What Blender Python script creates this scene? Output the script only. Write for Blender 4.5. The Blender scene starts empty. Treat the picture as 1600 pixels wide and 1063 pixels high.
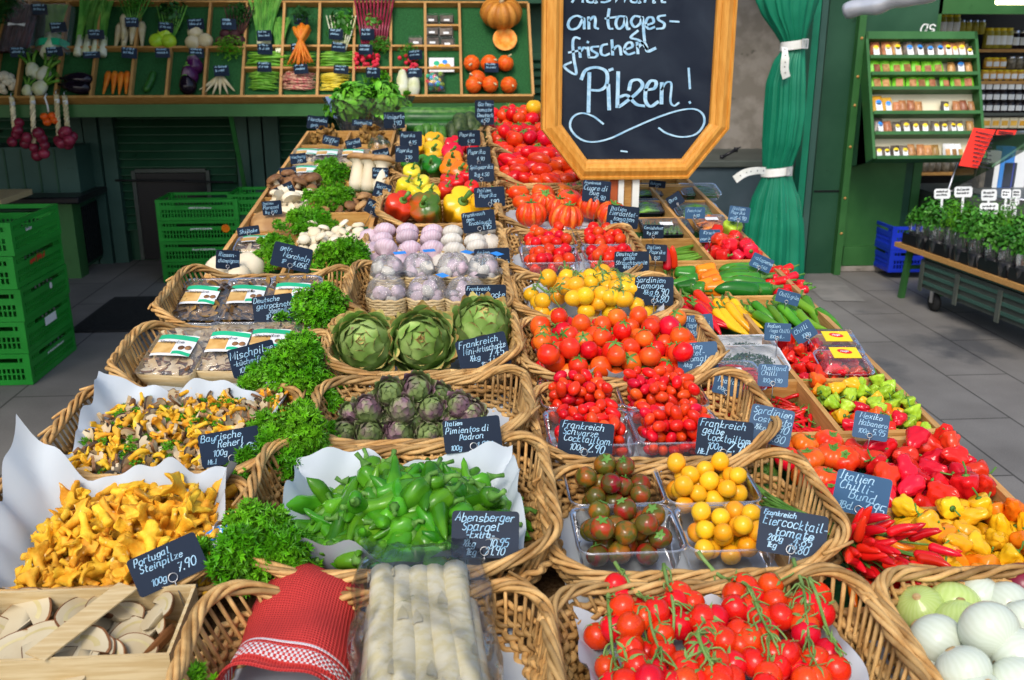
import bpy, math, random
import numpy as np
from mathutils import Matrix, Vector, Euler
S = bpy.context.scene
COL = S.collection
R = math.radians
# ------------------------------------------------------------ camera
F_PX, CX, CY = 1480.0, 800.0, 531.5
PITCH, YAW, EYE = math.atan((531.5 - 75) / F_PX), R(3.9), 1.65
cam = bpy.data.cameras.new('camera'); co = bpy.data.objects.new('camera', cam); COL.objects.link(co)
cam.sensor_width = 36.0; cam.lens = F_PX / 1600 * 36.0
cam.clip_start = 0.05; cam.clip_end = 200
co.location = (0, 0, EYE); co.rotation_euler = (math.pi / 2 - PITCH, 0, -YAW)
cam.dof.use_dof = True; cam.dof.focus_distance = 1.75; cam.dof.aperture_fstop = 9.0
S.camera = co
# ------------------------------------------------------------ light
SUN_EL, SUN_ROT = R(48), R(200)
w = bpy.data.worlds.new('World'); S.world = w; w.use_nodes = True
nt = w.node_tree; bg = nt.nodes['Background']
sky = nt.nodes.new('ShaderNodeTexSky'); sky.sky_type = 'NISHITA'; sky.sun_disc = False
sky.sun_elevation = SUN_EL; sky.sun_rotation = SUN_ROT; sky.air_density = 1.0; sky.dust_density = 2.5
nt.links.new(sky.outputs[0], bg.inputs[0]); bg.inputs[1].default_value = 0.13
sl = bpy.data.lights.new('sun', 'SUN'); so = bpy.data.objects.new('sun', sl); COL.objects.link(so)
sl.energy = 1.05; sl.angle = R(22); sl.color = (1.0, 0.95, 0.88)
so.rotation_euler = Vector((-math.sin(SUN_ROT) * math.cos(SUN_EL), -math.cos(SUN_ROT) * math.cos(SUN_EL), -math.sin(SUN_EL))).to_track_quat('-Z', 'Y').to_euler()
S.view_settings.view_transform = 'Standard'; S.view_settings.look = 'None'
S.view_settings.exposure = 0.85; S.view_settings.gamma = 1.0
cy = S.cycles
cy.use_denoising = True; cy.max_bounces = 6; cy.diffuse_bounces = 3; cy.glossy_bounces = 3; cy.transmission_bounces = 4; cy.transparent_max_bounces = 16
cy.caustics_reflective = False; cy.caustics_refractive = False
# ------------------------------------------------------------ geometry of the picture: pixel rays and the sloping stall plane
_fw = np.array([math.sin(YAW) * math.cos(PITCH), math.cos(YAW) * math.cos(PITCH), -math.sin(PITCH)])
_rt = np.array([math.cos(YAW), -math.sin(YAW), 0.0]); _up = np.cross(_rt, _fw)
_C = np.array([0, 0, EYE])
TA = math.atan(0.0998)
TV = np.array([0, math.cos(TA), math.sin(TA)]); TN = np.array([0, -math.sin(TA), math.cos(TA)]); TO = np.array([0, 0, 0.797])
TM = Matrix(((1, 0, 0, 0), (0, math.cos(TA), -math.sin(TA), 0), (0, math.sin(TA), math.cos(TA), 0.797), (0, 0, 0, 1)))
def ray(x, y): return _fw + _rt * (x - CX) / F_PX - _up * (y - CY) / F_PX
def T(x, y, h=0.0):
    d = ray(x, y); t = ((TO + TN * h - _C) @ TN) / (d @ TN); p = _C + d * t - TO
    return float(p[0]), float(p @ TV), float(t)
def G(x, y, z=0.0):
    d = ray(x, y); return _C + d * ((z - EYE) / d[2])
def W(x, y, Y):
    d = ray(x, y); return _C + d * (Y / d[1])
def TW(u, v, h=0.0): return TM @ Vector((u, v, h))
def region(xl, xr, yn, yf, h):
    m = (xl + xr) / 2
    return T(xl, yn, h)[0], T(xr, yn, h)[0], T(m, yn, h)[1], T(m, yf, h)[1]
def MT(u, v, h, rz=0, rx=0, ry=0, s=1.0):
    m = TM @ Matrix.Translation((u, v, h)) @ Euler((rx, ry, rz)).to_matrix().to_4x4()
    return m @ Matrix.Scale(s, 4) if not isinstance(s, tuple) else m @ Matrix.Diagonal((*s, 1))
def MW(x, y, z, rz=0, rx=0, ry=0, s=1.0):
    m = Matrix.Translation((x, y, z)) @ Euler((rx, ry, rz)).to_matrix().to_4x4()
    return m @ Matrix.Scale(s, 4) if not isinstance(s, tuple) else m @ Matrix.Diagonal((*s, 1))
def rand_rot(rng): return Euler((rng.uniform(0, 6.28), rng.uniform(0, 6.28), rng.uniform(0, 6.28))).to_matrix().to_4x4()

# ------------------------------------------------------------ mesh builder
class MB:
    def __init__(s): s.V = []; s.Q = []; s.T3 = []; s.n = 0
    def add(s, V, Q=None, T3=None, mi=0, var=0.0, smooth=True):
        V = np.asarray(V, dtype=np.float32)
        if Q is not None and len(Q):
            s.Q.append((np.asarray(Q) + s.n, mi, var, smooth))
        if T3 is not None and len(T3):
            s.T3.append((np.asarray(T3) + s.n, mi, var, smooth))
        s.V.append(V); s.n += len(V); return s
    def merge(s, o, M=None, mi=None, var=None):
        b = s.n
        for v in o.V:
            if M is not None:
                a = np.array(M); v = v @ a[:3, :3].T + a[:3, 3]
            s.V.append(v.astype(np.float32))
        s.n += o.n
        for (src, dst) in ((o.Q, s.Q), (o.T3, s.T3)):
            for f, m, va, sm in src: dst.append((f + b, m if mi is None else mi, va if var is None else var, sm))
        return s
    def box(s, x0, y0, z0, x1, y1, z1, mi=0, var=0.0):
        V = [(x0, y0, z0), (x1, y0, z0), (x1, y1, z0), (x0, y1, z0), (x0, y0, z1), (x1, y0, z1), (x1, y1, z1), (x0, y1, z1)]
        return s.add(V, [(0, 3, 2, 1), (4, 5, 6, 7), (0, 1, 5, 4), (1, 2, 6, 5), (2, 3, 7, 6), (3, 0, 4, 7)], mi=mi, var=var, smooth=False)
    def bar(s, a, b, wx, wz, mi=0, var=0.0, up=(0, 0, 1)):
        a = np.array(a, float); b = np.array(b, float); t = b - a; t /= np.linalg.norm(t)
        x = np.cross(t, up); x /= np.linalg.norm(x); z = np.cross(x, t)
        V = [p + x * i * wx / 2 + z * j * wz / 2 for p in (a, b) for i, j in ((-1, -1), (1, -1), (1, 1), (-1, 1))]
        return s.add(V, [(0, 1, 2, 3), (7, 6, 5, 4), (0, 4, 5, 1), (1, 5, 6, 2), (2, 6, 7, 3), (3, 7, 4, 0)], mi=mi, var=var, smooth=False)
    def tube(s, P, r, n=6, mi=0, var=0.0, closed=False, caps=True):
        P = np.asarray(P, float); k = len(P); r = np.broadcast_to(np.asarray(r, float), (k,))
        if closed: t = np.roll(P, -1, 0) - np.roll(P, 1, 0)
        else: t = np.gradient(P, axis=0)
        t /= np.linalg.norm(t, axis=1)[:, None] + 1e-12
        ref = np.zeros(3); ref[int(np.argmin(np.abs(t).mean(0)))] = 1
        x = np.cross(t, ref); x /= np.linalg.norm(x, axis=1)[:, None] + 1e-9; y = np.cross(t, x)
        a = np.arange(n) * 2 * np.pi / n
        V = (P[:, None] + r[:, None, None] * (np.cos(a)[None, :, None] * x[:, None] + np.sin(a)[None, :, None] * y[:, None])).reshape(-1, 3)
        kk = k if closed else k - 1
        i = np.arange(kk)[:, None]; j = np.arange(n)[None]; i2 = (i + 1) % k; j2 = (j + 1) % n
        Q = np.stack([i * n + j, i2 * n + j, i2 * n + j2, i * n + j2], -1).reshape(-1, 4)[:, ::-1]
        T3 = None
        if caps and not closed:
            V = np.vstack([V, P[:1], P[-1:]]); c0, c1 = k * n, k * n + 1; jj = np.arange(n); jn = (jj + 1) % n
            T3 = np.vstack([np.stack([np.full(n, c0), jj, jn], -1), np.stack([np.full(n, c1), (k - 1) * n + jn, (k - 1) * n + jj], -1)])[:, ::-1]
        return s.add(V, Q, T3, mi, var)
    def lathe(s, prof, n=16, mod=None, mi=0, var=0.0, M=None):
        """prof: (k,2) of r,z from bottom to top; mod(theta, t) -> radius factor [, z offset]"""
        prof = np.asarray(prof, float); k = len(prof); a = np.arange(n) * 2 * np.pi / n
        tt = np.linspace(0, 1, k)[:, None]; rr = np.repeat(prof[:, :1], n, 1); zz = np.repeat(prof[:, 1:], n, 1)
        if mod is not None:
            f = mod(a[None], tt)
            if isinstance(f, tuple): zz = zz + f[1]; f = f[0]
            rr = rr * f
        V = np.stack([rr * np.cos(a), rr * np.sin(a), zz], -1).reshape(-1, 3)
        i = np.arange(k - 1)[:, None]; j = np.arange(n)[None]; j2 = (j + 1) % n
        Q = np.stack([i * n + j, i * n + j2, (i + 1) * n + j2, (i + 1) * n + j], -1).reshape(-1, 4)
        if M is not None:
            m = np.array(M); V = V @ m[:3, :3].T + m[:3, 3]
        return s.add(V, Q, None, mi, var)
    def grid(s, X, mi=0, var=0.0, smooth=True):
        X = np.asarray(X, float); k, n = X.shape[:2]
        i = np.arange(k - 1)[:, None]; j = np.arange(n - 1)[None]
        Q = np.stack([i * n + j, i * n + j + 1, (i + 1) * n + j + 1, (i + 1) * n + j], -1).reshape(-1, 4)
        return s.add(X.reshape(-1, 3), Q, None, mi, var, smooth)
    def poly_prism(s, pts, z0, z1, mi=0, var=0.0, mi_side=None, smooth=False):
        """fan-filled prism of a star-shaped outline (list of x,y)"""
        p = np.asarray(pts, float); k = len(p); c = p.mean(0)
        V = np.vstack([np.c_[p, np.full(k, z0)], np.c_[p, np.full(k, z1)], [[*c, z0]], [[*c, z1]]])
        i = np.arange(k); j = (i + 1) % k
        s.add(V, None, np.vstack([np.stack([j, i, np.full(k, 2 * k)], -1), np.stack([i + k, j + k, np.full(k, 2 * k + 1)], -1)]), mi, var, False)
        return s.add(V, np.stack([i, j, j + k, i + k], -1), None, mi if mi_side is None else mi_side, var, smooth)
    def build(s, name, mats):
        me = bpy.data.meshes.new(name)
        V = np.concatenate(s.V); q = sum(len(f[0]) for f in s.Q); t = sum(len(f[0]) for f in s.T3)
        me.vertices.add(len(V)); me.vertices.foreach_set('co', V.ravel())
        fl = s.Q + s.T3
        loops = np.concatenate([f[0].ravel() for f in fl]).astype(np.int32)
        cnt = np.concatenate([np.full(len(f[0]), f[0].shape[1]) for f in fl]).astype(np.int32)
        start = np.concatenate([[0], np.cumsum(cnt)[:-1]]).astype(np.int32)
        me.loops.add(len(loops)); me.loops.foreach_set('vertex_index', loops)
        me.polygons.add(len(cnt)); me.polygons.foreach_set('loop_start', start)
        try: me.polygons.foreach_set('loop_total', cnt)
        except Exception: pass
        me.polygons.foreach_set('material_index', np.concatenate([np.full(len(f[0]), f[1]) for f in fl]).astype(np.int32))
        me.polygons.foreach_set('use_smooth', np.concatenate([np.full(len(f[0]), f[3]) for f in fl]).astype(bool))
        at = me.attributes.new('var', 'FLOAT', 'FACE')
        at.data.foreach_set('value', np.concatenate([np.broadcast_to(np.asarray(f[2], np.float32), (len(f[0]),)) for f in fl]).astype(np.float32))
        for m in (mats if isinstance(mats, (list, tuple)) else [mats]): me.materials.append(m)
        me.update(calc_edges=True)
        return me

# ------------------------------------------------------------ objects
def tag(o, label=None, cat=None, group=None, kind=None):
    if label: o['label'] = label
    if cat: o['category'] = cat
    if group: o['group'] = group
    if kind: o['kind'] = kind
    return o
def node(name, mesh, M=None, parent=None, label=None, cat=None, group=None, kind=None):
    o = bpy.data.objects.new(name, mesh); COL.objects.link(o)
    if parent is not None: o.parent = parent
    if M is not None: o.matrix_basis = M
    return tag(o, label, cat, group, kind)
def build(mb, name, mats, **k): return node(name, mb.build(name, mats), **k)
def place(proto, M, label, cat, group=None, name=None):
    """one more individual of a prototype tree (name, mesh, [children])"""
    root = node(name or proto[0], proto[1], M, None, label, cat, group)
    def kids(p, par):
        for c in p[2]:
            o = node(c[0], c[1], c[3] if len(c) > 3 else None, par); kids(c, o)
    kids(proto, root); return root

# ------------------------------------------------------------ materials
def mat(name, c1, c2=None, rough=0.45, noise=10.0, lo=0.4, hi=0.6, bump=0.0, bscale=60.0, spec=0.5, coat=0.0, rand=0.12, hue=0.0, stretch=None, var=0.0, detail=3.0, dist=0.0, metal=0.0, sss=0.0, world=False, spots=None):
    m = bpy.data.materials.new(name); m.use_nodes = True; t = m.node_tree; L = t.links; N = t.nodes
    b = N['Principled BSDF']; b.inputs['Roughness'].default_value = rough; b.inputs['Specular IOR Level'].default_value = spec * .5
    b.inputs['Coat Weight'].default_value = coat * .3; b.inputs['Coat Roughness'].default_value = 0.12; b.inputs['Metallic'].default_value = metal
    tc = N.new('ShaderNodeTexCoord'); oi = N.new('ShaderNodeObjectInfo')
    src = tc.outputs['Object']
    if stretch:
        mp = N.new('ShaderNodeMapping'); mp.inputs['Scale'].default_value = stretch; L.new(src, mp.inputs[0]); src = mp.outputs[0]
    def mth(op, a, bb):
        n = N.new('ShaderNodeMath'); n.operation = op
        for i, x in enumerate((a, bb)):
            if isinstance(x, (int, float)): n.inputs[i].default_value = x
            else: L.new(x, n.inputs[i])
        return n.outputs[0]
    wv = mth('MULTIPLY', oi.outputs['Random'], 37.0)
    def tex(scale, det=detail):
        n = N.new('ShaderNodeTexNoise'); n.noise_dimensions = '4D'; n.inputs['Scale'].default_value = scale; n.inputs['Detail'].default_value = det
        n.inputs['Distortion'].default_value = dist
        L.new(src, n.inputs['Vector']); L.new(wv, n.inputs['W']); return n.outputs['Fac']
    if c2 is not None:
        r = N.new('ShaderNodeValToRGB'); r.color_ramp.elements[0].position = lo; r.color_ramp.elements[1].position = hi
        r.color_ramp.elements[0].color = (*c1, 1); r.color_ramp.elements[1].color = (*c2, 1)
        L.new(tex(noise), r.inputs[0]); col = r.outputs[0]
    else:
        rgb = N.new('ShaderNodeRGB'); rgb.outputs[0].default_value = (*c1, 1); col = rgb.outputs[0]
    if spots:
        sc, th, cc = spots
        r2 = N.new('ShaderNodeValToRGB'); r2.color_ramp.elements[0].position = th; r2.color_ramp.elements[1].position = th + 0.06
        r2.color_ramp.elements[0].color = (0, 0, 0, 1); r2.color_ramp.elements[1].color = (1, 1, 1, 1); L.new(tex(sc), r2.inputs[0])
        mx = N.new('ShaderNodeMix'); mx.data_type = 'RGBA'; L.new(r2.outputs[0], mx.inputs['Factor']); L.new(col, mx.inputs[6]); mx.inputs[7].default_value = (*cc, 1); col = mx.outputs[2]
    h = N.new('ShaderNodeHueSaturation'); L.new(col, h.inputs['Color'])
    v = mth('ADD', mth('MULTIPLY', oi.outputs['Random'], 2 * rand), 1 - rand)
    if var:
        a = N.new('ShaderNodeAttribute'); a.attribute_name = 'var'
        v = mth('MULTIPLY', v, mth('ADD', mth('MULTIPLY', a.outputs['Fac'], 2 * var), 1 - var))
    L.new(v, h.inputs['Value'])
    if hue: L.new(mth('ADD', mth('MULTIPLY', mth('FRACT', mth('MULTIPLY', oi.outputs['Random'], 13.7), 0), 2 * hue), 0.5 - hue), h.inputs['Hue'])
    L.new(h.outputs[0], b.inputs['Base Color'])
    if bump:
        bn = N.new('ShaderNodeBump'); bn.inputs['Strength'].default_value = bump; bn.inputs['Distance'].default_value = 0.004
        L.new(tex(bscale, 4.0), bn.inputs['Height']); L.new(bn.outputs[0], b.inputs['Normal'])
    if sss:
        b.inputs['Subsurface Weight'].default_value = sss; b.inputs['Subsurface Radius'].default_value = (0.01, 0.006, 0.004)
    return m
def rib_mat(name, c1, c2, freq, lo=0.3, hi=0.7, top=None, rough=0.4, noise=1.0, rand=0.1, zc=None, coat=0.0):
    """meridian stripes round the object's z axis, optional other colour towards the top"""
    m = mat(name, c1, rough=rough, rand=rand, coat=coat); t = m.node_tree; L = t.links; N = t.nodes
    tc = N.new('ShaderNodeTexCoord'); sp = N.new('ShaderNodeSeparateXYZ'); L.new(tc.outputs['Object'], sp.inputs[0])
    at = N.new('ShaderNodeMath'); at.operation = 'ARCTAN2'; L.new(sp.outputs[0], at.inputs[0]); L.new(sp.outputs[1], at.inputs[1])
    nz = N.new('ShaderNodeTexNoise'); nz.inputs['Scale'].default_value = 40; L.new(tc.outputs['Object'], nz.inputs['Vector'])
    ma = N.new('ShaderNodeMath'); ma.operation = 'MULTIPLY_ADD'; L.new(nz.outputs['Fac'], ma.inputs[0]); ma.inputs[1].default_value = noise; L.new(at.outputs[0], ma.inputs[2])
    ml = N.new('ShaderNodeMath'); ml.operation = 'MULTIPLY'; ml.inputs[1].default_value = freq; L.new(ma.outputs[0], ml.inputs[0])
    sn = N.new('ShaderNodeMath'); sn.operation = 'SINE'; L.new(ml.outputs[0], sn.inputs[0])
    mr = N.new('ShaderNodeMapRange'); mr.inputs[1].default_value = -1; L.new(sn.outputs[0], mr.inputs[0])
    r = N.new('ShaderNodeValToRGB'); r.color_ramp.elements[0].position = lo; r.color_ramp.elements[1].position = hi
    r.color_ramp.elements[0].color = (*c1, 1); r.color_ramp.elements[1].color = (*c2, 1); L.new(mr.outputs[0], r.inputs[0]); col = r.outputs[0]
    if top:
        z0, z1, cc = top
        mr2 = N.new('ShaderNodeMapRange'); mr2.inputs[1].default_value = z0; mr2.inputs[2].default_value = z1; L.new(sp.outputs[2], mr2.inputs[0])
        mx = N.new('ShaderNodeMix'); mx.data_type = 'RGBA'; L.new(mr2.outputs[0], mx.inputs['Factor']); L.new(col, mx.inputs[6]); mx.inputs[7].default_value = (*cc, 1); col = mx.outputs[2]
    h = [n for n in N if n.type == 'HUE_SAT'][0]
    L.new(col, h.inputs['Color']); return m
def clear_mat(name, tint=(1, 1, 1), gloss=0.12, haze=0.06, wrinkle=0.0, wscale=60, rough=0.08):
    """thin clear plastic: mostly see-through, glossy by angle, a little milky"""
    m = bpy.data.materials.new(name); m.use_nodes = True; t = m.node_tree; L = t.links; N = t.nodes
    out = N['Material Output']; N.remove(N['Principled BSDF'])
    tr = N.new('ShaderNodeBsdfTransparent'); tr.inputs[0].default_value = (*tint, 1)
    gl = N.new('ShaderNodeBsdfGlossy'); gl.inputs['Roughness'].default_value = rough; gl.inputs[0].default_value = (1, 1, 1, 1)
    df = N.new('ShaderNodeBsdfDiffuse'); df.inputs[0].default_value = (0.85, 0.88, 0.9, 1)
    fr = N.new('ShaderNodeFresnel'); fr.inputs[0].default_value = 1.45
    ad = N.new('ShaderNodeMath'); ad.operation = 'MULTIPLY_ADD'; L.new(fr.outputs[0], ad.inputs[0]); ad.inputs[1].default_value = 0.8; ad.inputs[2].default_value = gloss * 0.3
    m1 = N.new('ShaderNodeMixShader'); m1.inputs[0].default_value = haze; L.new(tr.outputs[0], m1.inputs[1]); L.new(df.outputs[0], m1.inputs[2])
    m2 = N.new('ShaderNodeMixShader'); L.new(ad.outputs[0], m2.inputs[0]); L.new(m1.outputs[0], m2.inputs[1]); L.new(gl.outputs[0], m2.inputs[2])
    L.new(m2.outputs[0], out.inputs[0])
    if wrinkle:
        tc = N.new('ShaderNodeTexCoord'); nz = N.new('ShaderNodeTexNoise'); nz.inputs['Scale'].default_value = wscale; nz.inputs['Detail'].default_value = 3; nz.inputs['Distortion'].default_value = 1.0
        L.new(tc.outputs['Object'], nz.inputs['Vector']); bn = N.new('ShaderNodeBump'); bn.inputs['Strength'].default_value = wrinkle; bn.inputs['Distance'].default_value = 0.01
        L.new(nz.outputs['Fac'], bn.inputs['Height']); L.new(bn.outputs[0], gl.inputs['Normal']); L.new(bn.outputs[0], fr.inputs['Normal'])
    return m

# ------------------------------------------------------------ chalk handwriting: single-stroke letters
GL = {k: v for k, v in (e.split(' ', 1) for e in """a 4i1i0g0e1d3d4f 4i4d5d
b 0m0d2d4e4g3i1i0g
c 4h3i1i0g0e1d3d4e
d 4i2i0h0e1d3d4f 4m4d5d
e 0g4g4h3i1i0g0e1d3d4e
f 4l3m2m1k1c0a 0i3i
g 4i1i0g0e1d3d4f 4i4b3a1a0b
h 0m0d 0g1i3i4h4d5d
i 1i1d2d 1k1l
j 2i2b1a0a 2k2l
k 0m0d 3i0f4d
l 1m1e2d3d
m 0i0d 0g1i2i3h3d 3g4i5i6h6d7d
n 0i0d 0g1i3i4h4d5d
o 2i0h0e2d4e4h2i3i
p 0i0a 0h2i4h4e2d0e
q 4i1i0g0e1d3d4f 4i4a
r 0i0d 0g1i3i
s 4h2i0h1f3f4e2d0d
t 1l1e2d3d 0i3i
u 0i0e1d3d4f 4i4d5d
v 0i2d2d4i
w 0i1d1d3h3h5d5d6i
x 0i4d 4i0d
y 0i0f1d3e4g 4i4b2a0b
z 0i4i4i0d0d4d
ß 0a0k2m3l1i4g3d1d
ü 0i0e1d3d4f 4i4d5d 1k1l 3k3l
A 0d3m3m5d 1g4g
B 0m0d 0m3m4k3i0i 3i5g4d0d
C 5l3m1l0h1e3d5e
D 0m0d 0m3m5j5g3d0d
E 4m0m0m0d0d4d 0i3i
F 0d0m0m4m 0i3i
G 5l3m1l0h1e3d5e5h5h3h
H 0m0d 4m4d 0i4i
ä 4i1i0g0e1d3d4f 4i4d5d 1k1l 3k3l
ö 2i0h0e2d4e4h2i3i 1k1l 3k3l
I 1m1d 0m2m 0d2d
K 0m0d 4m0h0h4d
L 0m0d0d4d
M 0d0m0m3f3f6m6m6d
N 0d0m0m4d4d4m
O 2m0k0f2d4f4k2m
P 0d0m 0m3m4k3h0h
R 0d0m 0m3m4k3i0i 2i4d
S 4l2m0k1i3h4f2d0e
T 2m2d 0m5m
V 0m2d2d4m
W 0m1d1d3k3k5d5d6m
Z 0m4m4m0d0d4d
0 2m0k0f2d4f4k2m
1 0k2m2m2d
2 0k1m3m4k0d0d4d
3 0m4m2i2i4g3d0d
4 3m0g0g5g 3j3d
5 4m0m0m0i3i4g3d0d
6 3m1j0f2d4f3h0g
7 0m4m4m1d 1h3h
8 2m0k4g3d1d0g4k2m
9 4l2m0k1i4i4m4m3d
. 0d0e
, 1e0c
- 0g3g
! 1m1g 1d1e
/ 0d3m
€ 5l3m1k1f3d5e 0i4i 0g4g
½ 0l1m1i 0e4m 3h5h3d5d
& 5d1j2m3k0f1d3d5g
' 1m1k""".split('\n'))}
GP = {}
for _k, _v in GL.items():
    GP[_k] = [[(int(s[i]), ord(s[i + 1]) - ord('d')) for i in range(0, len(s), 2)] for s in _v.split()]
def smooth_path(p, sub=4):
    p = np.asarray(p, float); out = []
    # repeated points are corners: split there
    seg = [[p[0]]]
    for q in p[1:]:
        if np.allclose(q, seg[-1][-1]): seg.append([q])
        else: seg[-1].append(q)
    for sg in seg:
        sg = np.array(sg)
        if len(sg) < 3: out += list(sg); continue
        e = np.vstack([2 * sg[0] - sg[1], sg, 2 * sg[-1] - sg[-2]])
        for i in range(1, len(e) - 2):
            for t in np.linspace(0, 1, sub, endpoint=False):
                a, b, c, d = e[i - 1:i + 3]
                out.append(0.5 * (2 * b + (c - a) * t + (2 * a - 5 * b + 4 * c - d) * t * t + (3 * b - a - 3 * c + d) * t ** 3))
        out.append(sg[-1])
    return np.array(out)
def text_width(s): return sum(3.0 if ch == ' ' else max(x for st in GP.get(ch, GP['-']) for x, y in st) + 1.9 for ch in s) - 1.9
def ribbon(mb, p, wd, z=0.0, mi=0, nib=0.35):
    p = np.asarray(p, float); keep = [0] + [i for i in range(1, len(p)) if np.linalg.norm(p[i] - p[i - 1]) > 1e-7]; p = p[keep]
    if len(p) < 2: return
    t = np.gradient(p, axis=0); t /= np.linalg.norm(t, axis=1)[:, None] + 1e-9
    n = np.stack([-t[:, 1], t[:, 0]], 1); ww = wd * (1 + nib * np.abs(t[:, 1]))[:, None] / 2
    p = p.copy(); p[0] -= t[0] * wd * 0.3; p[-1] += t[-1] * wd * 0.3
    A = np.c_[p + n * ww, np.full(len(p), z)]; B = np.c_[p - n * ww, np.full(len(p), z)]
    mb.grid(np.stack([B, A], 1), mi=mi, smooth=False)
def write(mb, s, x, y, size, wd, z=0.0, slant=0.22, rng=None, mi=0, flip=1):
    """one line of handwriting; size = height of a capital; x,y = baseline start"""
    k = size / 9.0; cx = x
    for ch in s:
        if ch == ' ': cx += 3.0 * k; continue
        g = GP.get(ch, GP['-']); dy = (rng.uniform(-.5, .5) * k if rng else 0); kk = k * (rng.uniform(.92, 1.1) if rng else 1)
        for st in g:
            q = [(cx + (px + slant * py) * kk, y + dy + py * kk) for px, py in st]
            ribbon(mb, smooth_path(q), wd, z, mi)
        cx += (max(px for st in g for px, py in st) + 1.9) * kk
    return cx
def drop(rng, n, x0, x1, y0, y1, r, z0=0.0, K=26, cen=0.0, sq=1.0, far=0.0, cap=None, lap=.9):
    """let n balls of radius r (or a pair of limits) settle into a tray, none above cap; returns (x, y, z, r)"""
    out = np.zeros((0, 4)); mx, my = (x0 + x1) / 2, (y0 + y1) / 2; q = np.random.RandomState(rng.randrange(10 ** 6)); miss = 0
    for _ in range(n):
        ri = rng.uniform(*r) if isinstance(r, tuple) else r
        a, b = max((x1 - x0) / 2 - ri * .8, 0), max((y1 - y0) / 2 - ri * .8, 0)
        x = mx + q.uniform(-a, a, K * 5); y = my + q.uniform(-b, b, K * 5); z = np.full(K * 5, z0 + ri)
        if len(out):
            d2 = (out[:, 0][None] - x[:, None]) ** 2 + (out[:, 1][None] - y[:, None]) ** 2; s = (out[:, 3] + ri)[None] * lap
            z = np.maximum(z, np.where(d2 < s * s, out[:, 2][None] + np.sqrt(np.maximum(s * s - d2, 0)) * sq, -1).max(1))
        c = z + cen * np.hypot((x - mx) / (x1 - x0), (y - my) / (y1 - y0)) - far * (y - y0)
        if cap is not None: c = np.where(z > cap, 9, c)
        i = int(np.argmin(c))
        if c[i] >= 9:
            miss += 1
            if miss > 8: break
            continue
        out = np.vstack([out, (x[i], y[i], z[i], ri)])
    return out
# ------------------------------------------------------------ materials of the place
M = {}
M['wicker'] = mat('wicker', (0.36, 0.19, 0.058), (0.52, 0.32, 0.12), 0.55, 30, bump=0.35, bscale=160, rand=0.08, var=0.4)
M['wood'] = mat('crate_wood', (0.50, 0.24, 0.06), (0.62, 0.34, 0.10), 0.5, 6, bump=0.2, bscale=60, stretch=(3, 3, 22), rand=0.1, spots=(14, 0.66, (0.36, 0.17, 0.05)), var=0.2)
M['wood_y'] = mat('crate_wood_long', (0.52, 0.26, 0.075), (0.64, 0.36, 0.12), 0.5, 6, bump=0.2, bscale=60, stretch=(30, 2, 30), rand=0.08, spots=(14, 0.66, (0.40, 0.2, 0.07)), var=0.2)
M['pale_wood'] = mat('pale_wood', (0.52, 0.37, 0.17), (0.62, 0.48, 0.26), 0.5, 8, bump=0.15, bscale=60, stretch=(2, 25, 25), rand=0.06)
M['liner'] = mat('green_liner', (0.010, 0.06, 0.016), (0.02, 0.11, 0.03), 0.9, 120, bump=0.8, bscale=400)
M['burlap'] = mat('burlap', (0.10, 0.055, 0.02), (0.17, 0.10, 0.045), 0.95, 180, bump=0.7, bscale=300)
M['paper'] = mat('white_paper', (0.44, 0.49, 0.53), (0.52, 0.57, 0.60), 0.5, 5, rand=0.03, bump=0.06, bscale=25)
M['blackboard'] = mat('blackboard', (0.004, 0.012, 0.028), (0.008, 0.019, 0.042), 0.45, 6, spec=0.3, rand=0.1)
M['slate'] = mat('slate_board', (0.009, 0.014, 0.026), (0.026, 0.036, 0.052), 0.6, 4, spec=0.25, dist=1.5, lo=.35, hi=.75, detail=6)
M['chalk'] = mat('chalk', (0.26, 0.48, 0.66), (0.44, 0.66, 0.80), 0.9, 60, rand=0.04)
M['chalk_dim'] = mat('chalk_worn', (0.30, 0.48, 0.62), (0.45, 0.62, 0.74), 0.9, 60)
M['wire'] = mat('steel_wire', (0.42, 0.42, 0.42), rough=0.3, metal=1.0)
M['tag_edge'] = mat('tag_edge', (0.45, 0.45, 0.42), rough=0.6)
M['frame'] = mat('honey_wood', (0.60, 0.25, 0.035), (0.70, 0.33, 0.06), 0.35, 5, stretch=(18, 18, 3), rand=0.02, coat=0.3)
M['clear'] = clear_mat('clear_plastic', haze=0.035, gloss=0.1)
M['film'] = clear_mat('wrinkled_film', haze=0.05, gloss=0.16, wrinkle=0.7, wscale=45, rough=0.12)
M['bag'] = clear_mat('plastic_bag', haze=0.015, gloss=0.08, wrinkle=0.9, wscale=24, rough=0.14)
M['net'] = clear_mat('white_net', haze=0.12, gloss=0.05, wrinkle=0.4, wscale=120)
M['white_foam'] = mat('white_tray', (0.75, 0.77, 0.78), rough=0.4)
M['black_plastic'] = mat('black_plastic', (0.012, 0.012, 0.014), rough=0.3)
M['label_white'] = mat('label_white', (0.75, 0.76, 0.74), rough=0.35)
M['label_green'] = mat('label_green', (0.02, 0.42, 0.20), rough=0.35)
M['label_tan'] = mat('label_tan', (0.55, 0.30, 0.08), (0.7, 0.45, 0.16), 0.4, 30)
M['label_yellow'] = mat('label_yellow', (0.85, 0.62, 0.02), rough=0.35)
M['label_red'] = mat('label_red', (0.70, 0.02, 0.02), rough=0.35)
M['label_blue'] = mat('label_blue', (0.03, 0.25, 0.72), rough=0.4)
M['ink'] = mat('ink', (0.02, 0.02, 0.025), rough=0.6)
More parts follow.
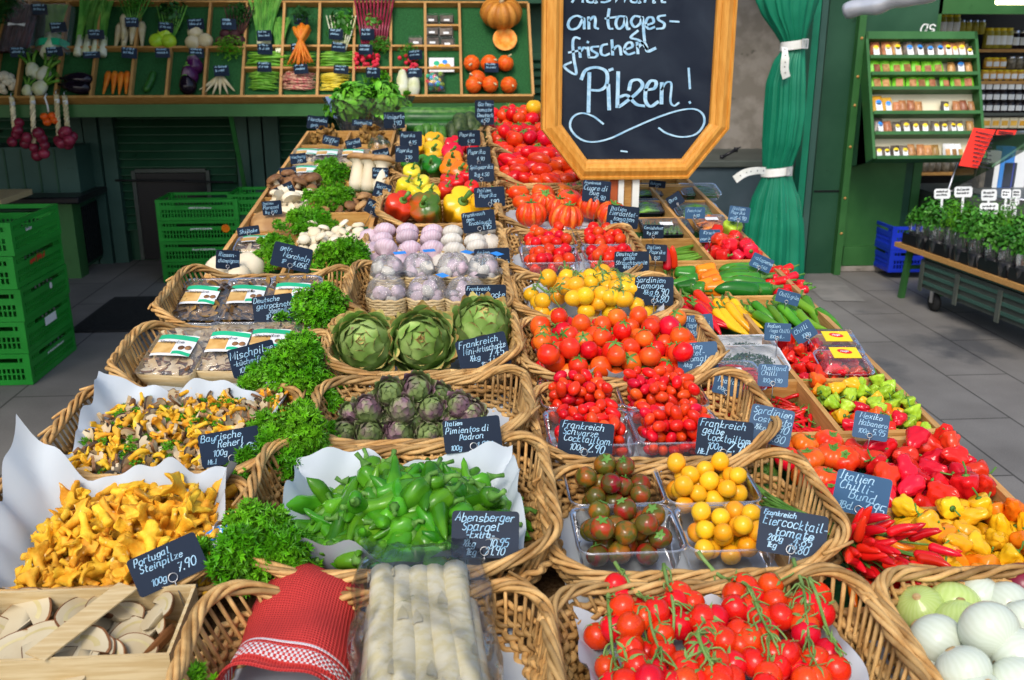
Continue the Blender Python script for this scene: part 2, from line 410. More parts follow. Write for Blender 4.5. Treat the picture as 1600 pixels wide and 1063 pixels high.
# produce
M['tomato'] = mat('tomato_skin', (0.62, 0.010, 0.005), (0.80, 0.045, 0.008), 0.18, 24, rand=0.16, hue=0.009, coat=0.35, spots=None)
M['tomato_or'] = mat('orange_red_tomato_skin', (0.74, 0.045, 0.006), (0.82, 0.11, 0.012), 0.2, 22, rand=0.1, hue=0.015, coat=0.3)
M['tomato_ye'] = mat('yellow_tomato_skin', (0.80, 0.34, 0.008), (0.86, 0.47, 0.02), 0.2, 20, rand=0.06, hue=0.02, coat=0.3)
M['tomato_gr'] = mat('green_tomato_skin', (0.05, 0.16, 0.02), (0.13, 0.27, 0.04), 0.25, 20, rand=0.15, hue=0.01, coat=0.3)
M['tiger'] = mat('tiger_tomato_skin', (0.30, 0.05, 0.010), (0.10, 0.085, 0.012), 0.16, 75, lo=0.40, hi=0.54, rand=0.22, hue=0.03, coat=0.5, stretch=(1, 1, 0.45))
M['oxheart'] = rib_mat('oxheart_skin', (0.76, 0.05, 0.008), (0.80, 0.17, 0.02), 9, 0.55, 0.95, rough=0.22, noise=0.5, coat=0.3)
M['stem'] = mat('green_stem', (0.07, 0.19, 0.025), (0.13, 0.28, 0.05), 0.5, 60, rand=0.15)
M['vine'] = mat('vine_stem', (0.13, 0.24, 0.05), (0.20, 0.32, 0.09), 0.55, 60, rand=0.1)
M['pimiento'] = mat('pimiento_skin', (0.035, 0.17, 0.006), (0.10, 0.32, 0.014), 0.2, 14, rand=0.3, hue=0.016, coat=0.35, bump=0.25, bscale=30)
M['pep_red'] = mat('red_pepper_skin', (0.62, 0.010, 0.008), (0.74, 0.02, 0.012), 0.13, 12, rand=0.15, hue=0.008, coat=0.6)
M['pep_green'] = mat('green_pepper_skin', (0.02, 0.14, 0.012), (0.05, 0.24, 0.02), 0.16, 12, rand=0.2, hue=0.01, coat=0.5)
M['pep_orange'] = mat('orange_pepper_skin', (0.80, 0.15, 0.006), (0.85, 0.24, 0.01), 0.18, 12, rand=0.1, hue=0.012, coat=0.5)
M['pep_yellow'] = mat('yellow_pepper_skin', (0.82, 0.40, 0.008), (0.86, 0.50, 0.015), 0.18, 12, rand=0.08, hue=0.012, coat=0.5)
M['pep_lemon'] = mat('lemon_pepper_skin', (0.78, 0.60, 0.02), (0.82, 0.68, 0.04), 0.18, 12, rand=0.06, coat=0.5)
M['pep_mix'] = mat('turning_pepper_skin', (0.06, 0.14, 0.015), (0.62, 0.07, 0.01), 0.16, 12, lo=0.42, hi=0.6, rand=0.1, coat=0.5)
M['pep_lime'] = mat('lime_habanero_skin', (0.28, 0.48, 0.02), (0.42, 0.60, 0.04), 0.2, 14, rand=0.15, coat=0.4)
M['chili_red'] = mat('red_chilli_skin', (0.60, 0.010, 0.006), (0.70, 0.02, 0.010), 0.13, 10, rand=0.2, hue=0.006, coat=0.6)
M['chili_green'] = mat('green_chilli_skin', (0.06, 0.22, 0.012), (0.14, 0.34, 0.02), 0.17, 9, rand=0.25, hue=0.02, coat=0.5)
M['garlic_p'] = rib_mat('purple_garlic_skin', (0.54, 0.38, 0.43), (0.60, 0.48, 0.52), 22, 0.1, 0.95, rough=0.5, noise=1.0)
M['garlic_w'] = rib_mat('white_garlic_skin', (0.58, 0.53, 0.44), (0.64, 0.60, 0.52), 20, 0.1, 0.95, rough=0.5, noise=1.0)
M['root'] = mat('brown_root_end', (0.42, 0.26, 0.10), (0.55, 0.38, 0.18), 0.9, 120, bump=0.6, bscale=250)
M['onion_w'] = rib_mat('white_onion_skin', (0.57, 0.62, 0.49), (0.60, 0.65, 0.53), 26, 0.1, 0.95, rough=0.18, noise=0.6, rand=0.05, coat=0.4)
M['onion_g'] = rib_mat('greenish_onion_skin', (0.44, 0.56, 0.16), (0.48, 0.59, 0.20), 26, 0.1, 0.95, rough=0.18, noise=0.6, rand=0.08, coat=0.4)
M['onion_r'] = mat('red_onion_skin', (0.16, 0.012, 0.03), (0.28, 0.03, 0.06), 0.25, 14, coat=0.4, rand=0.2)
M['artichoke'] = mat('artichoke_leaf', (0.18, 0.30, 0.06), (0.33, 0.45, 0.14), 0.5, 26, rand=0.08, var=0.35, spots=(38, 0.66, (0.25, 0.17, 0.09)))
M['arti_tip'] = mat('artichoke_tip', (0.30, 0.17, 0.05), (0.46, 0.38, 0.12), 0.7, 50, var=0.3)
M['arti_mini'] = mat('mini_artichoke_leaf', (0.20, 0.27, 0.09), (0.24, 0.14, 0.17), 0.5, 28, lo=0.44, hi=0.6, rand=0.12, var=0.35)
M['chanterelle'] = mat('chanterelle', (0.68, 0.31, 0.012), (0.82, 0.48, 0.035), 0.6, 34, rand=0.2, hue=0.014, bump=0.6, bscale=80, spots=(40, 0.64, (0.80, 0.62, 0.24)))
M['cut'] = mat('mushroom_flesh', (0.54, 0.39, 0.20), (0.66, 0.55, 0.36), 0.65, 24, rand=0.1, bump=0.15, bscale=90, spots=(26, 0.68, (0.50, 0.38, 0.20)))
M['porcini_cut'] = mat('porcini_flesh', (0.44, 0.35, 0.20), (0.56, 0.49, 0.33), 0.6, 9, rand=0.07, bump=0.2, bscale=70, spots=(16, 0.60, (0.42, 0.30, 0.13)))
M['porcini_cap'] = mat('porcini_cap', (0.10, 0.04, 0.015), (0.22, 0.09, 0.03), 0.5, 20, rand=0.15)
M['brown_cap'] = mat('brown_mushroom_cap', (0.15, 0.065, 0.025), (0.30, 0.15, 0.06), 0.55, 26, rand=0.25)
M['dark_cap'] = mat('dark_gills', (0.035, 0.022, 0.015), (0.08, 0.05, 0.03), 0.7, 30, rand=0.2)
M['tan_cap'] = mat('tan_mushroom_cap', (0.36, 0.19, 0.07), (0.48, 0.28, 0.11), 0.5, 20, rand=0.12)
M['cream'] = mat('cream_mushroom', (0.70, 0.60, 0.40), (0.78, 0.70, 0.52), 0.5, 14, rand=0.08)
M['dried'] = mat('dried_mushroom', (0.20, 0.10, 0.025), (0.42, 0.24, 0.06), 0.75, 40, rand=0.3)
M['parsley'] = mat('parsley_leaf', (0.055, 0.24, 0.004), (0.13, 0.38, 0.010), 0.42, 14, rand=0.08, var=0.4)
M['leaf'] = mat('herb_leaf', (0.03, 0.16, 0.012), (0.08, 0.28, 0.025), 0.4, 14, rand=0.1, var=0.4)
M['leaf_d'] = mat('dark_leaf', (0.012, 0.07, 0.012), (0.03, 0.13, 0.02), 0.45, 14, rand=0.1, var=0.4)
M['leek'] = mat('leek_leaf', (0.06, 0.24, 0.03), (0.16, 0.40, 0.06), 0.4, 10, var=0.3)
M['cucumber'] = mat('cucumber_skin', (0.012, 0.075, 0.012), (0.03, 0.13, 0.02), 0.3, 18, rand=0.1, stretch=(1, 1, 1), bump=0.15)
M['courgette'] = mat('courgette_skin', (0.035, 0.13, 0.015), (0.08, 0.22, 0.03), 0.35, 50, rand=0.15)
M['avocado'] = mat('avocado_skin', (0.022, 0.045, 0.012), (0.06, 0.09, 0.025), 0.4, 60, rand=0.2, bump=0.5, bscale=120)
M['bean'] = mat('bean_skin', (0.10, 0.30, 0.02), (0.20, 0.44, 0.05), 0.4, 18, rand=0.15, var=0.3)
M['bean_y'] = mat('wax_bean_skin', (0.66, 0.52, 0.03), (0.76, 0.62, 0.08), 0.4, 18, rand=0.1, var=0.3)
M['bean_r'] = mat('borlotti_skin', (0.52, 0.12, 0.12), (0.68, 0.45, 0.28), 0.4, 60, rand=0.1, var=0.3)
M['carrot'] = mat('carrot_skin', (0.72, 0.16, 0.01), (0.80, 0.26, 0.02), 0.45, 20, rand=0.1, var=0.2)
M['root_w'] = mat('pale_root', (0.64, 0.54, 0.28), (0.74, 0.65, 0.42), 0.55, 20, rand=0.08, var=0.2)
M['beet'] = mat('beet_skin', (0.04, 0.012, 0.016), (0.09, 0.03, 0.03), 0.7, 20, rand=0.2)
M['aubergine'] = mat('aubergine_skin', (0.006, 0.004, 0.008), (0.012, 0.006, 0.014), 0.12, 20, coat=0.6)
M['aub_v'] = mat('striped_aubergine_skin', (0.06, 0.008, 0.06), (0.30, 0.22, 0.26), 0.15, 12, lo=0.55, hi=0.7, coat=0.5)
M['pumpkin'] = rib_mat('orange_pumpkin_skin', (0.70, 0.085, 0.008), (0.74, 0.13, 0.012), 10, rough=0.35, rand=0.1)
M['pumpkin_big'] = rib_mat('ribbed_pumpkin_skin', (0.42, 0.15, 0.02), (0.60, 0.25, 0.04), 10, 0.3, 0.9, rough=0.45, noise=0.3)
M['pump_flesh'] = mat('pumpkin_flesh', (0.72, 0.22, 0.02), (0.78, 0.34, 0.05), 0.5, 30)
M['asparagus'] = mat('white_asparagus', (0.74, 0.65, 0.36), (0.79, 0.73, 0.52), 0.4, 16, rand=0.06, stretch=(6, 6, 1), var=0.12)
M['chicory'] = mat('chicory_leaf', (0.66, 0.70, 0.36), (0.78, 0.80, 0.62), 0.4, 20, rand=0.06, var=0.2)
M['radish'] = mat('radish_skin', (0.60, 0.012, 0.04), (0.70, 0.05, 0.08), 0.3, 20, rand=0.15)
M['towel'] = None
# background
M['wall_green'] = mat('dark_green_paint', (0.015, 0.065, 0.032), (0.024, 0.085, 0.044), 0.45, 3, rand=0.05, bump=0.05, spots=(9, 0.68, (0.008, 0.03, 0.014)))
M['wall_teal'] = mat('teal_grey_paint', (0.034, 0.085, 0.066), (0.046, 0.105, 0.082), 0.5, 3, rand=0.05, spots=(9, 0.7, (0.012, 0.035, 0.026)))
M['green_paint'] = mat('green_paint', (0.030, 0.115, 0.030), (0.042, 0.145, 0.040), 0.4, 4, rand=0.05, spots=(7, 0.68, (0.02, 0.085, 0.022)), bump=0.04)
M['green_bright'] = mat('bright_green_paint', (0.035, 0.16, 0.04), (0.045, 0.19, 0.05), 0.4, 4, rand=0.05)
M['concrete'] = mat('concrete', (0.19, 0.17, 0.14), (0.27, 0.245, 0.21), 0.85, 8, bump=0.4, bscale=30, spots=(14, 0.64, (0.12, 0.11, 0.09)))
M['tub'] = mat('dark_blue_grey_paint', (0.035, 0.055, 0.065), (0.05, 0.072, 0.085), 0.5, 4)
M['curtain'] = mat('green_tarpaulin', (0.006, 0.165, 0.085), (0.010, 0.20, 0.105), 0.38, 5, rand=0.03, bump=0.05)
M['strap'] = mat('white_strap', (0.68, 0.68, 0.60), (0.76, 0.76, 0.70), 0.5, 20)
M['crate_green'] = mat('green_crate_plastic', (0.012, 0.22, 0.022), (0.018, 0.27, 0.03), 0.38, 4, rand=0.12)
M['crate_blue'] = mat('blue_crate_plastic', (0.008, 0.03, 0.45), (0.012, 0.04, 0.55), 0.38, 4, rand=0.1)
M['mat_black'] = mat('rubber_mat', (0.012, 0.013, 0.014), (0.022, 0.023, 0.024), 0.7, 80, bump=0.5, bscale=120)
M['cream_panel'] = mat('cream_panel', (0.62, 0.56, 0.38), (0.68, 0.62, 0.44), 0.6, 4)
M['red_card'] = mat('red_card', (0.80, 0.03, 0.015), rough=0.5)
M['silver_foil'] = mat('silver_tarpaulin', (0.50, 0.51, 0.53), (0.62, 0.63, 0.65), 0.35, 6, metal=0.4, bump=0.3, bscale=14)
M['cart_grey'] = mat('grey_green_metal', (0.055, 0.065, 0.055), (0.075, 0.085, 0.072), 0.5, 5)
M['rubber'] = mat('black_rubber', (0.02, 0.02, 0.02), rough=0.7)
M['terracotta'] = mat('terracotta_plastic', (0.45, 0.10, 0.03), rough=0.6)
M['honey'] = mat('honey_jar', (0.60, 0.30, 0.03), (0.70, 0.42, 0.07), 0.15, 10, coat=0.5)
M['oil'] = mat('oil_jar', (0.30, 0.26, 0.03), (0.42, 0.36, 0.05), 0.12, 10, coat=0.5)
M['dark_jar'] = mat('dark_jar', (0.012, 0.010, 0.014), (0.03, 0.02, 0.02), 0.12, 10, coat=0.5)
M['grey_jar'] = mat('spice_jar', (0.10, 0.085, 0.06), (0.20, 0.17, 0.12), 0.2, 30, coat=0.4, rand=0.3)
M['spice'] = mat('spice_bag', (0.30, 0.13, 0.04), (0.46, 0.24, 0.09), 0.3, 50, rand=0.35, hue=0.03, coat=0.4)
M['spice_d'] = mat('dark_spice_bag', (0.07, 0.06, 0.05), (0.16, 0.13, 0.10), 0.3, 50, rand=0.35, coat=0.4)
M['tea_bag'] = mat('lime_green_packet', (0.16, 0.55, 0.02), (0.22, 0.62, 0.04), 0.35, 10, rand=0.06)
M['chrome'] = mat('bright_metal', (0.7, 0.7, 0.72), rough=0.3, metal=1.0)
M['tube_layer'] = mat('porcini_tubes', (0.44, 0.36, 0.16), (0.54, 0.46, 0.24), 0.7, 30)
M['basil'] = mat('basil_leaf', (0.07, 0.28, 0.012), (0.15, 0.42, 0.03), 0.35, 14, rand=0.1, var=0.35)
M['blackboard_blue'] = mat('blue_chalkboard', (0.018, 0.065, 0.14), (0.028, 0.09, 0.18), 0.4, 6, spec=0.5, rand=0.12)  # black board with the sky's blue reflection put into its colour
# ------------------------------------------------------------ produce prototypes: (name, mesh, [children])
prng = random.Random(5)
def sphere_prof(r, sz=1.0, k=12, dimple=0.0, point=0.0):
    out = []
    for i in range(k + 1):
        a = math.pi * i / k - math.pi / 2; x = math.cos(a) * r; z = math.sin(a) * r * sz
        if a > 0: z -= dimple * r * math.exp(-(x / r / 0.33) ** 2)
        out.append((max(x, 0.0), z))
    return out
def calyx_mesh(r, z, n=5, ln=0.8, stem=0.35, lift=0.15, seed=0):
    g = random.Random(seed); mb = MB()
    for i in range(n):
        a = i * 2 * math.pi / n + g.uniform(-.2, .2); L_ = r * ln * g.uniform(.8, 1.2); curl = g.uniform(-.1, .5) * lift * 2
        X = []
        for t in np.linspace(0, 1, 6):
            d = L_ * t; wd = r * 0.13 * (math.sin(math.pi * min(1, t * .9 + .12))) + 0.0002; zz = z - r * (1 - math.sqrt(max(0, 1 - (d / r) ** 2 * .8))) + r * .05 + curl * r * t * t * 2
            c = np.array([math.cos(a) * d, math.sin(a) * d, zz]); s_ = np.array([-math.sin(a), math.cos(a), 0]) * wd
            X.append([c - s_, c + np.array([0, 0, .03 * r]), c + s_])
        mb.grid(X)
    if stem: mb.tube([(0, 0, z - r * .1), (r * .02, 0, z + stem * r * .5), (r * .08, r * .04, z + stem * r)], [r * .09, r * .07, r * .09], 6)
    return mb
def tomato(name, r, sz, m, ribs=0, ribd=0.0, seed=0, calyx=True, dim=0.12, n=22, stemlen=0.35, ln=0.75, cm='stem'):
    g = random.Random(seed); ph = g.uniform(0, 6); ecc = g.uniform(-.045, .045)
    def md(a, t):
        f = 1 + ecc * np.cos(2 * a + ph) + .02 * np.cos(3 * a - ph) + 0 * t
        if ribs: f = f * (1 - ribd * (1 - np.abs(np.cos(a * ribs / 2 + ph + .3 * np.sin(a * 2)))) ** 1.5 * np.clip(t * 1.6 - .1, 0, 1))
        return f
    mb = MB(); mb.lathe(sphere_prof(r, sz, 12, dim), n, md)
    kids = []
    if calyx: kids = [('calyx', calyx_mesh(r, r * sz - dim * r * .8, 5, ln, stemlen, seed=seed).build('calyx', M[cm]), [])]
    return (name, mb.build(name, M[m]), kids)
def pepper_mesh(r, h, lobes=4, taper=0.75, lob=0.12, seed=0, n=28, bend=0.0, wr=0.0, tip=0.12):
    """blocky pepper, stem end at the top (+z), lying along z"""
    g = random.Random(seed); ph = g.uniform(0, 6); am = [g.uniform(.6, 1.3) for _ in range(lobes)]; wph = [g.uniform(0, 6) for _ in range(4)]
    prof = []
    for t in np.linspace(0, 1, 15):
        rr = (taper + (1 - taper) * min(1, t * 1.35)); e = min(t / .16, (1 - t) / .14, 1.0); rr *= math.sqrt(max(0, 1 - (1 - e) ** 2)) if e < 1 else 1
        z = h * (t - .5)
        if t > .93: z -= h * .07 * (t - .93) / .07
        if t < .05: z += h * tip * (1 - t / .05) * .5
        prof.append((rr * r, z))
    def md(a, t):
        k = np.abs(np.cos((a - ph) * lobes / 2)); f = 1 - lob * 1.6 * (1 - k) ** 2.2 - lob * .3
        f = f * (1 + .06 * np.cos(a + wph[0]))
        if wr: f = f * (1 + wr * np.sin(3 * a + 9 * t + wph[1]) * np.sin(t * 7 + wph[2]) + wr * .7 * np.sin(5 * a - 13 * t + wph[3]))
        return np.broadcast_to(f, (15, n)), 0.10 * r * np.cos((a - ph) * lobes / 1) * (t < .2) * -.5 + 0 * a
    mb = MB(); mb.lathe(prof, n, md)
    if bend:
        for i, v in enumerate(mb.V): v[:, 0] += bend * (v[:, 2] / h) ** 2 * r
    return mb
def pepper(name, m, r, h, stem=0.5, **k):
    mb = pepper_mesh(r, h, **k); st = MB()
    st.lathe([(0.0, h * .38), (r * .34, h * .415), (r * .16, h * .455), (r * .13, h * .47)], 8)
    st.tube([(0, 0, h * .45), (r * .05, 0, h * .5 + stem * r * .4), (r * .25, r * .1, h * .5 + stem * r)], [r * .12, r * .11, r * .14], 7)
    return (name, mb.build(name, M[m]), [('stem', st.build('stem', M['stem']), [])])
def chili(name, m, L_, r, bend=0.2, seed=0, stem=0.25, blunt=0.5, n=10, wr=0.0, cap=True, flat=1.0, stem_m='stem'):
    """long pepper along +x, stem at x=0"""
    g = random.Random(seed); k = 14; P = []; rr = []
    b2 = g.uniform(-.6, .6) * bend
    for t in np.linspace(0, 1, k):
        P.append((L_ * t, L_ * bend * (t * t - t * .2) + b2 * L_ * .25 * math.sin(t * 5), L_ * .05 * math.sin(t * 3 + seed)))
        e = min(1, t / .10); e = math.sqrt(1 - (1 - e) ** 2); e2 = (1 - t ** (2.2 + blunt * 3)) ** .7 if t < 1 else 0.02
        rr.append(max(r * (.55 + .45 * e) * (1.0 - (1 - blunt) * .45 * t) * e2 * (1 + (wr * math.sin(t * 11 + seed * 2))), r * .04))
    mb = MB(); mb.tube(P, rr, n)
    if wr:
        for v in mb.V:
            a = np.arctan2(v[:, 2], v[:, 1]); v[:, 1:] *= (1 + wr * .8 * np.cos(a * 3 + v[:, :1].T[0] / L_ * 4))[:, None]
    kids = []
    if stem:
        st = MB(); d = g.uniform(-.3, .3)
        st.tube([(L_ * .015, 0, 0), (-L_ * .02, 0, 0), (-L_ * stem * .5, -L_ * stem * .12, L_ * .01), (-L_ * stem, L_ * stem * d, L_ * .02)], [r * .62, r * .4, min(r * .2, .004), min(r * .26, .0045)], 7)
        kids = [('stem', st.build('stem', M[stem_m]), [])]
    return (name, mb.build(name, M[m]), kids)
def habanero(name, m, r, seed=0, L_=1.25):
    mb = pepper_mesh(r, r * 2 * L_, lobes=random.Random(seed).choice((3, 3, 4)), taper=.42, lob=.13, seed=seed, n=26, wr=.085, tip=.0)
    h = r * 2 * L_; st = MB(); g = random.Random(seed)
    st.lathe([(0, h * .40), (r * .30, h * .43), (r * .12, h * .465), (r * .09, h * .48)], 8)
    st.tube([(0, 0, h * .46), (r * .06, 0, h * .5 + r * .25), (r * g.uniform(-.5, .5), r * .3, h * .5 + r * .7)], [r * .09, r * .07, r * .08], 6)
    return (name, mb.build(name, M[m]), [('stem', st.build('stem', M['stem']), [])])
def garlic(name, m, r, seed=0, stalk=False):
    g = random.Random(seed); ph = g.uniform(0, 6)
    prof = [(0, -.62), (.25, -.66), (.5, -.60), (.8, -.42), (.98, -.12), (1, .08), (.9, .32), (.62, .52), (.34, .66), (.2, .85), (.17, 1.05 if stalk else .9), (0, 1.06 if stalk else .9)]
    mb = MB(); mb.lathe([(a * r, b * r) for a, b in prof], 30, lambda a, t: 1 - .09 * (1 - np.abs(np.cos(a * 4 + ph))) ** 1.5 * (t < .9) + 0 * t)
    rt_ = MB(); rt_.lathe([(0, -.70 * r), (.22 * r, -.70 * r), (.30 * r, -.645 * r), (.2 * r, -.6 * r)][::-1], 12); tp_ = MB(); tp_.lathe([(0.0, .91 * r + (.16 * r if stalk else 0)), (.15 * r, .90 * r + (.16 * r if stalk else 0)), (.16 * r, .86 * r)], 8)
    return (name, mb.build(name, M[m]), [('root_end', rt_.build('root_end', M['root']), []), ('neck_end', tp_.build('neck_end', M['root']), [])])
def onion(name, m, r, seed=0, sz=0.86):
    mb = MB(); prof = sphere_prof(r, sz, 14); prof = prof[:-2] + [(r * .2, r * sz * .985), (r * .13, r * sz * 1.07), (0, r * sz * 1.09)]
    mb.lathe(prof, 28, lambda a, t: 1 + .015 * np.cos(3 * a + seed) + 0 * t)
    rt_ = MB(); rt_.lathe([(0, -r * sz * 1.03), (r * .14, -r * sz * 1.03), (r * .22, -r * sz * .965)][::-1], 12); tp_ = MB()
    tp_.lathe([(r * .17, r * sz * 1.05), (r * .10, r * sz * 1.12), (0, r * sz * 1.13)], 10)
    return (name, mb.build(name, M[m]), [('root_end', rt_.build('root_end', M['root']), []), ('neck_end', tp_.build('neck_end', M['root']), [])])
def artichoke(name, m, r, rows, seed=0, tipm=1, el=1.1, wide=1.0):
    """overlapping bracts spiralling up to a closed top (+z)"""
    g = random.Random(seed); mb = MB(); mb.lathe(sphere_prof(r * .8, el, 8), 14, mi=0, var=0.3)
    ga = 2.39996; n = rows
    for i in range(n):
        t = (i + .5) / n; lat = math.radians(-50 + 132 * t ** .95); az = i * ga + g.uniform(-.08, .08)
        sc = r * (.62 - .30 * t) * g.uniform(.93, 1.07) * wide; open_ = .26 * math.sin(math.pi * t) * g.uniform(.6, 1.5) + .08
        # local frame on the ellipsoid
        cz, sz_ = math.sin(lat), math.cos(lat)
        p = np.array([sz_ * r * .80, 0, cz * r * .80 * el]); tn = np.array([-cz, 0, sz_ * el]); tn /= np.linalg.norm(tn); nr = np.array([tn[2], 0, -tn[0]]); bi = np.array([0, 1, 0])
        X = []; nx = 7
        for j, q in enumerate(np.linspace(0, 1, 8)):
            wd = sc * .60 * (math.sin(math.pi * (.16 + .70 * q)) ** .8) * (1 if q < .93 else .55); row = []
            for s_ in np.linspace(-1, 1, nx):
                out = open_ * sc * q * q * 1.3 + .10 * sc * (1 - s_ * s_) + r * .03 - .03 * sc * (1 - q)
                if q > .85: out += .12 * sc * (q - .85) / .15 * g.uniform(.5, 1.2)
                v = p + tn * (sc * (1.18 * q - .35) - (.10 * sc * s_ * s_ if q > .7 else 0)) + nr * (out - .42 * (sc * (q - .3)) ** 2 / r) + bi * wd * s_ - nr * (wd * s_) ** 2 / r * .55
                row.append(v)
            X.append(row)
        X = np.array(X); ca, sa = math.cos(az), math.sin(az); X = X @ np.array([[ca, sa, 0], [-sa, ca, 0], [0, 0, 1]])
        va = g.uniform(.1, 1)
        mb.grid(X[:7], 0, va); mb.grid(X[6:], tipm, va)
    return (name, mb.build(name, [M[m], M['arti_tip']]), [])
def chanterelle(name, L_, seed=0):
    g = random.Random(seed); k = 14; ph = [g.uniform(0, 6) for _ in range(4)]; cw = g.uniform(.26, .44); sw = g.uniform(.10, .16)
    prof = [(0, 0), (sw * .9, .0), (sw, .06), (sw * .9, .3), (sw * 1.1, .5), (cw * .55, .72), (cw * .9, .86), (cw, .93), (cw * .96, .965), (cw * .7, .93), (cw * .35, .86), (0, .80)]
    nn = 28
    def md(a, t):
        wv = .22 * np.sin(3 * a + ph[0]) + .13 * np.sin(5 * a + ph[1]) + .07 * np.sin(9 * a + ph[2]); e = np.clip((t - .45) / .25, 0, 1)
        return 1 + wv * e, (.13 * np.sin(2 * a + ph[2]) + .09 * np.sin(4 * a + ph[3])) * L_ * e * (1 - np.clip((t - .8) / .2, 0, 1))
    mb = MB(); mb.lathe([(a * L_, b * L_) for a, b in prof], nn, md)
    bx = g.uniform(-.3, .3); by = g.uniform(-.3, .3)
    for v in mb.V:
        z = v[:, 2] / L_; v[:, 0] += L_ * bx * np.sin(z * 2.2); v[:, 1] += L_ * by * z * z; v[:, 2] -= L_ * .5
    return (name, mb.build(name, M['chanterelle']), [])
def mush_slice(name, r, mcap, th=0.3, seed=0, mcut='cut'):
    """lengthwise slice of a mushroom: cap arch and stalk, pale cut faces, skin round the side"""
    g = random.Random(seed); cw = r; ch = r * g.uniform(.6, .85); sw = r * g.uniform(.28, .42); sh = r * g.uniform(.7, 1.2); out = []
    for a in np.linspace(0, math.pi, 13): out.append((math.cos(a) * cw, math.sin(a) * ch * (1 + .08 * g.uniform(-1, 1))))
    out += [(-cw * .82, -ch * .18), (-sw * 1.3, -ch * .06), (-sw, -sh * .5), (-sw * 1.15, -sh), (sw * .9, -sh * 1.05), (sw, -sh * .5), (sw * 1.3, -ch * .06), (cw * .82, -ch * .18)]
    mb = MB(); mb.poly_prism(out, -r * th / 2, r * th / 2, 0, 0, 1, True)
    for v in mb.V:
        v[:, 2] += .18 * r * np.sin(v[:, 0] / r * 1.5 + seed) * (v[:, 1] / r)
    return (name, mb.build(name, [M[mcut], M[mcap]]), [])
def porcini_half(name, r, seed=0):
    g = random.Random(seed); out = []; cw = r; ch = r * g.uniform(.62, .8); sw = r * g.uniform(.34, .5); sh = r * g.uniform(1.0, 1.5)
    for a in np.linspace(-.25, math.pi + .25, 17): out.append((math.cos(a) * cw * (1 + .04 * math.sin(5 * a + seed)), max(math.sin(a), -.2) * ch))
    out += [(-sw * 1.1, -ch * .05), (-sw * 1.05, -sh * .5), (-sw * 1.25, -sh * .85), (-sw * .6, -sh), (sw * .7, -sh), (sw * 1.2, -sh * .8), (sw, -sh * .4), (sw * 1.1, -ch * .05)]
    out = np.array(out); mb = MB(); k = len(out); c = np.array([0.0, .1 * r])
    # flat cut face on top (+z), rounded back below
    rings = [(1.0, 0.0), (.97, -.10), (.85, -.24), (.6, -.36), (.25, -.42)]
    V = np.concatenate([np.c_[c + (out - c) * f, np.full(k, z * r)] for f, z in rings])
    iscap = np.array([(out[i][1] > -ch * .22 and abs(out[i][0]) > sw * .9) or out[i][1] > 0 for i in range(k)])
    i = np.arange(k); j = (i + 1) % k
    for q in range(len(rings) - 1):
        F = np.stack([q * k + i, (q + 1) * k + i, (q + 1) * k + j, q * k + j], -1)
        mb.add(V, F[iscap], None, 1); mb.add(V, F[~iscap], None, 0)
    Vt = np.vstack([np.c_[out, np.zeros(k)], np.c_[c + (out - c) * .93, np.full(k, .012 * r)], [[*c, .0]]])
    rq = np.stack([i, j, j + k, i + k], -1); mb.add(Vt, rq[iscap], None, 1); mb.add(Vt, rq[~iscap], None, 0); tb = np.array([[math.cos(a) * cw * f, max(math.sin(a) * ch * f * .8, -.12 * ch) + .02 * r, .0125 * r] for f in (.55, .72) for a in np.linspace(.15, math.pi - .15, 14)]); mb.grid(tb.reshape(2, 14, 3), 2); mb.add(Vt, None, np.stack([i + k, j + k, np.full(k, 2 * k)], -1), 0)
    return (name, mb.build(name, [M['porcini_cut'], M['porcini_cap'], M['tube_layer']]), [])
def cap_mushroom(name, r, mcap, mst='cut', stalk=0.8, flat=0.62, seed=0, sw=0.36):
    mb = MB(); mb.lathe([(sw * r * .8, -stalk * r), (sw * r, -stalk * r * .9), (sw * r * .8, -.1 * r)], 10, mi=1); mb.lathe([(0, -stalk * r), (sw * r * .8, -stalk * r)][::1], 10, mi=1)
    mb.lathe([(sw * r * .7, -.02 * r), (r * .8, -.14 * r), (r, -.02 * r)], 18, mi=1)
    mb.lathe([(r, -.02 * r), (r * 1.0, .12 * r), (r * .88, flat * r * .62), (r * .6, flat * r * .9), (r * .3, flat * r), (0, flat * r)], 18)
    return (name, mb.build(name, [M[mcap], M[mst]]), [])
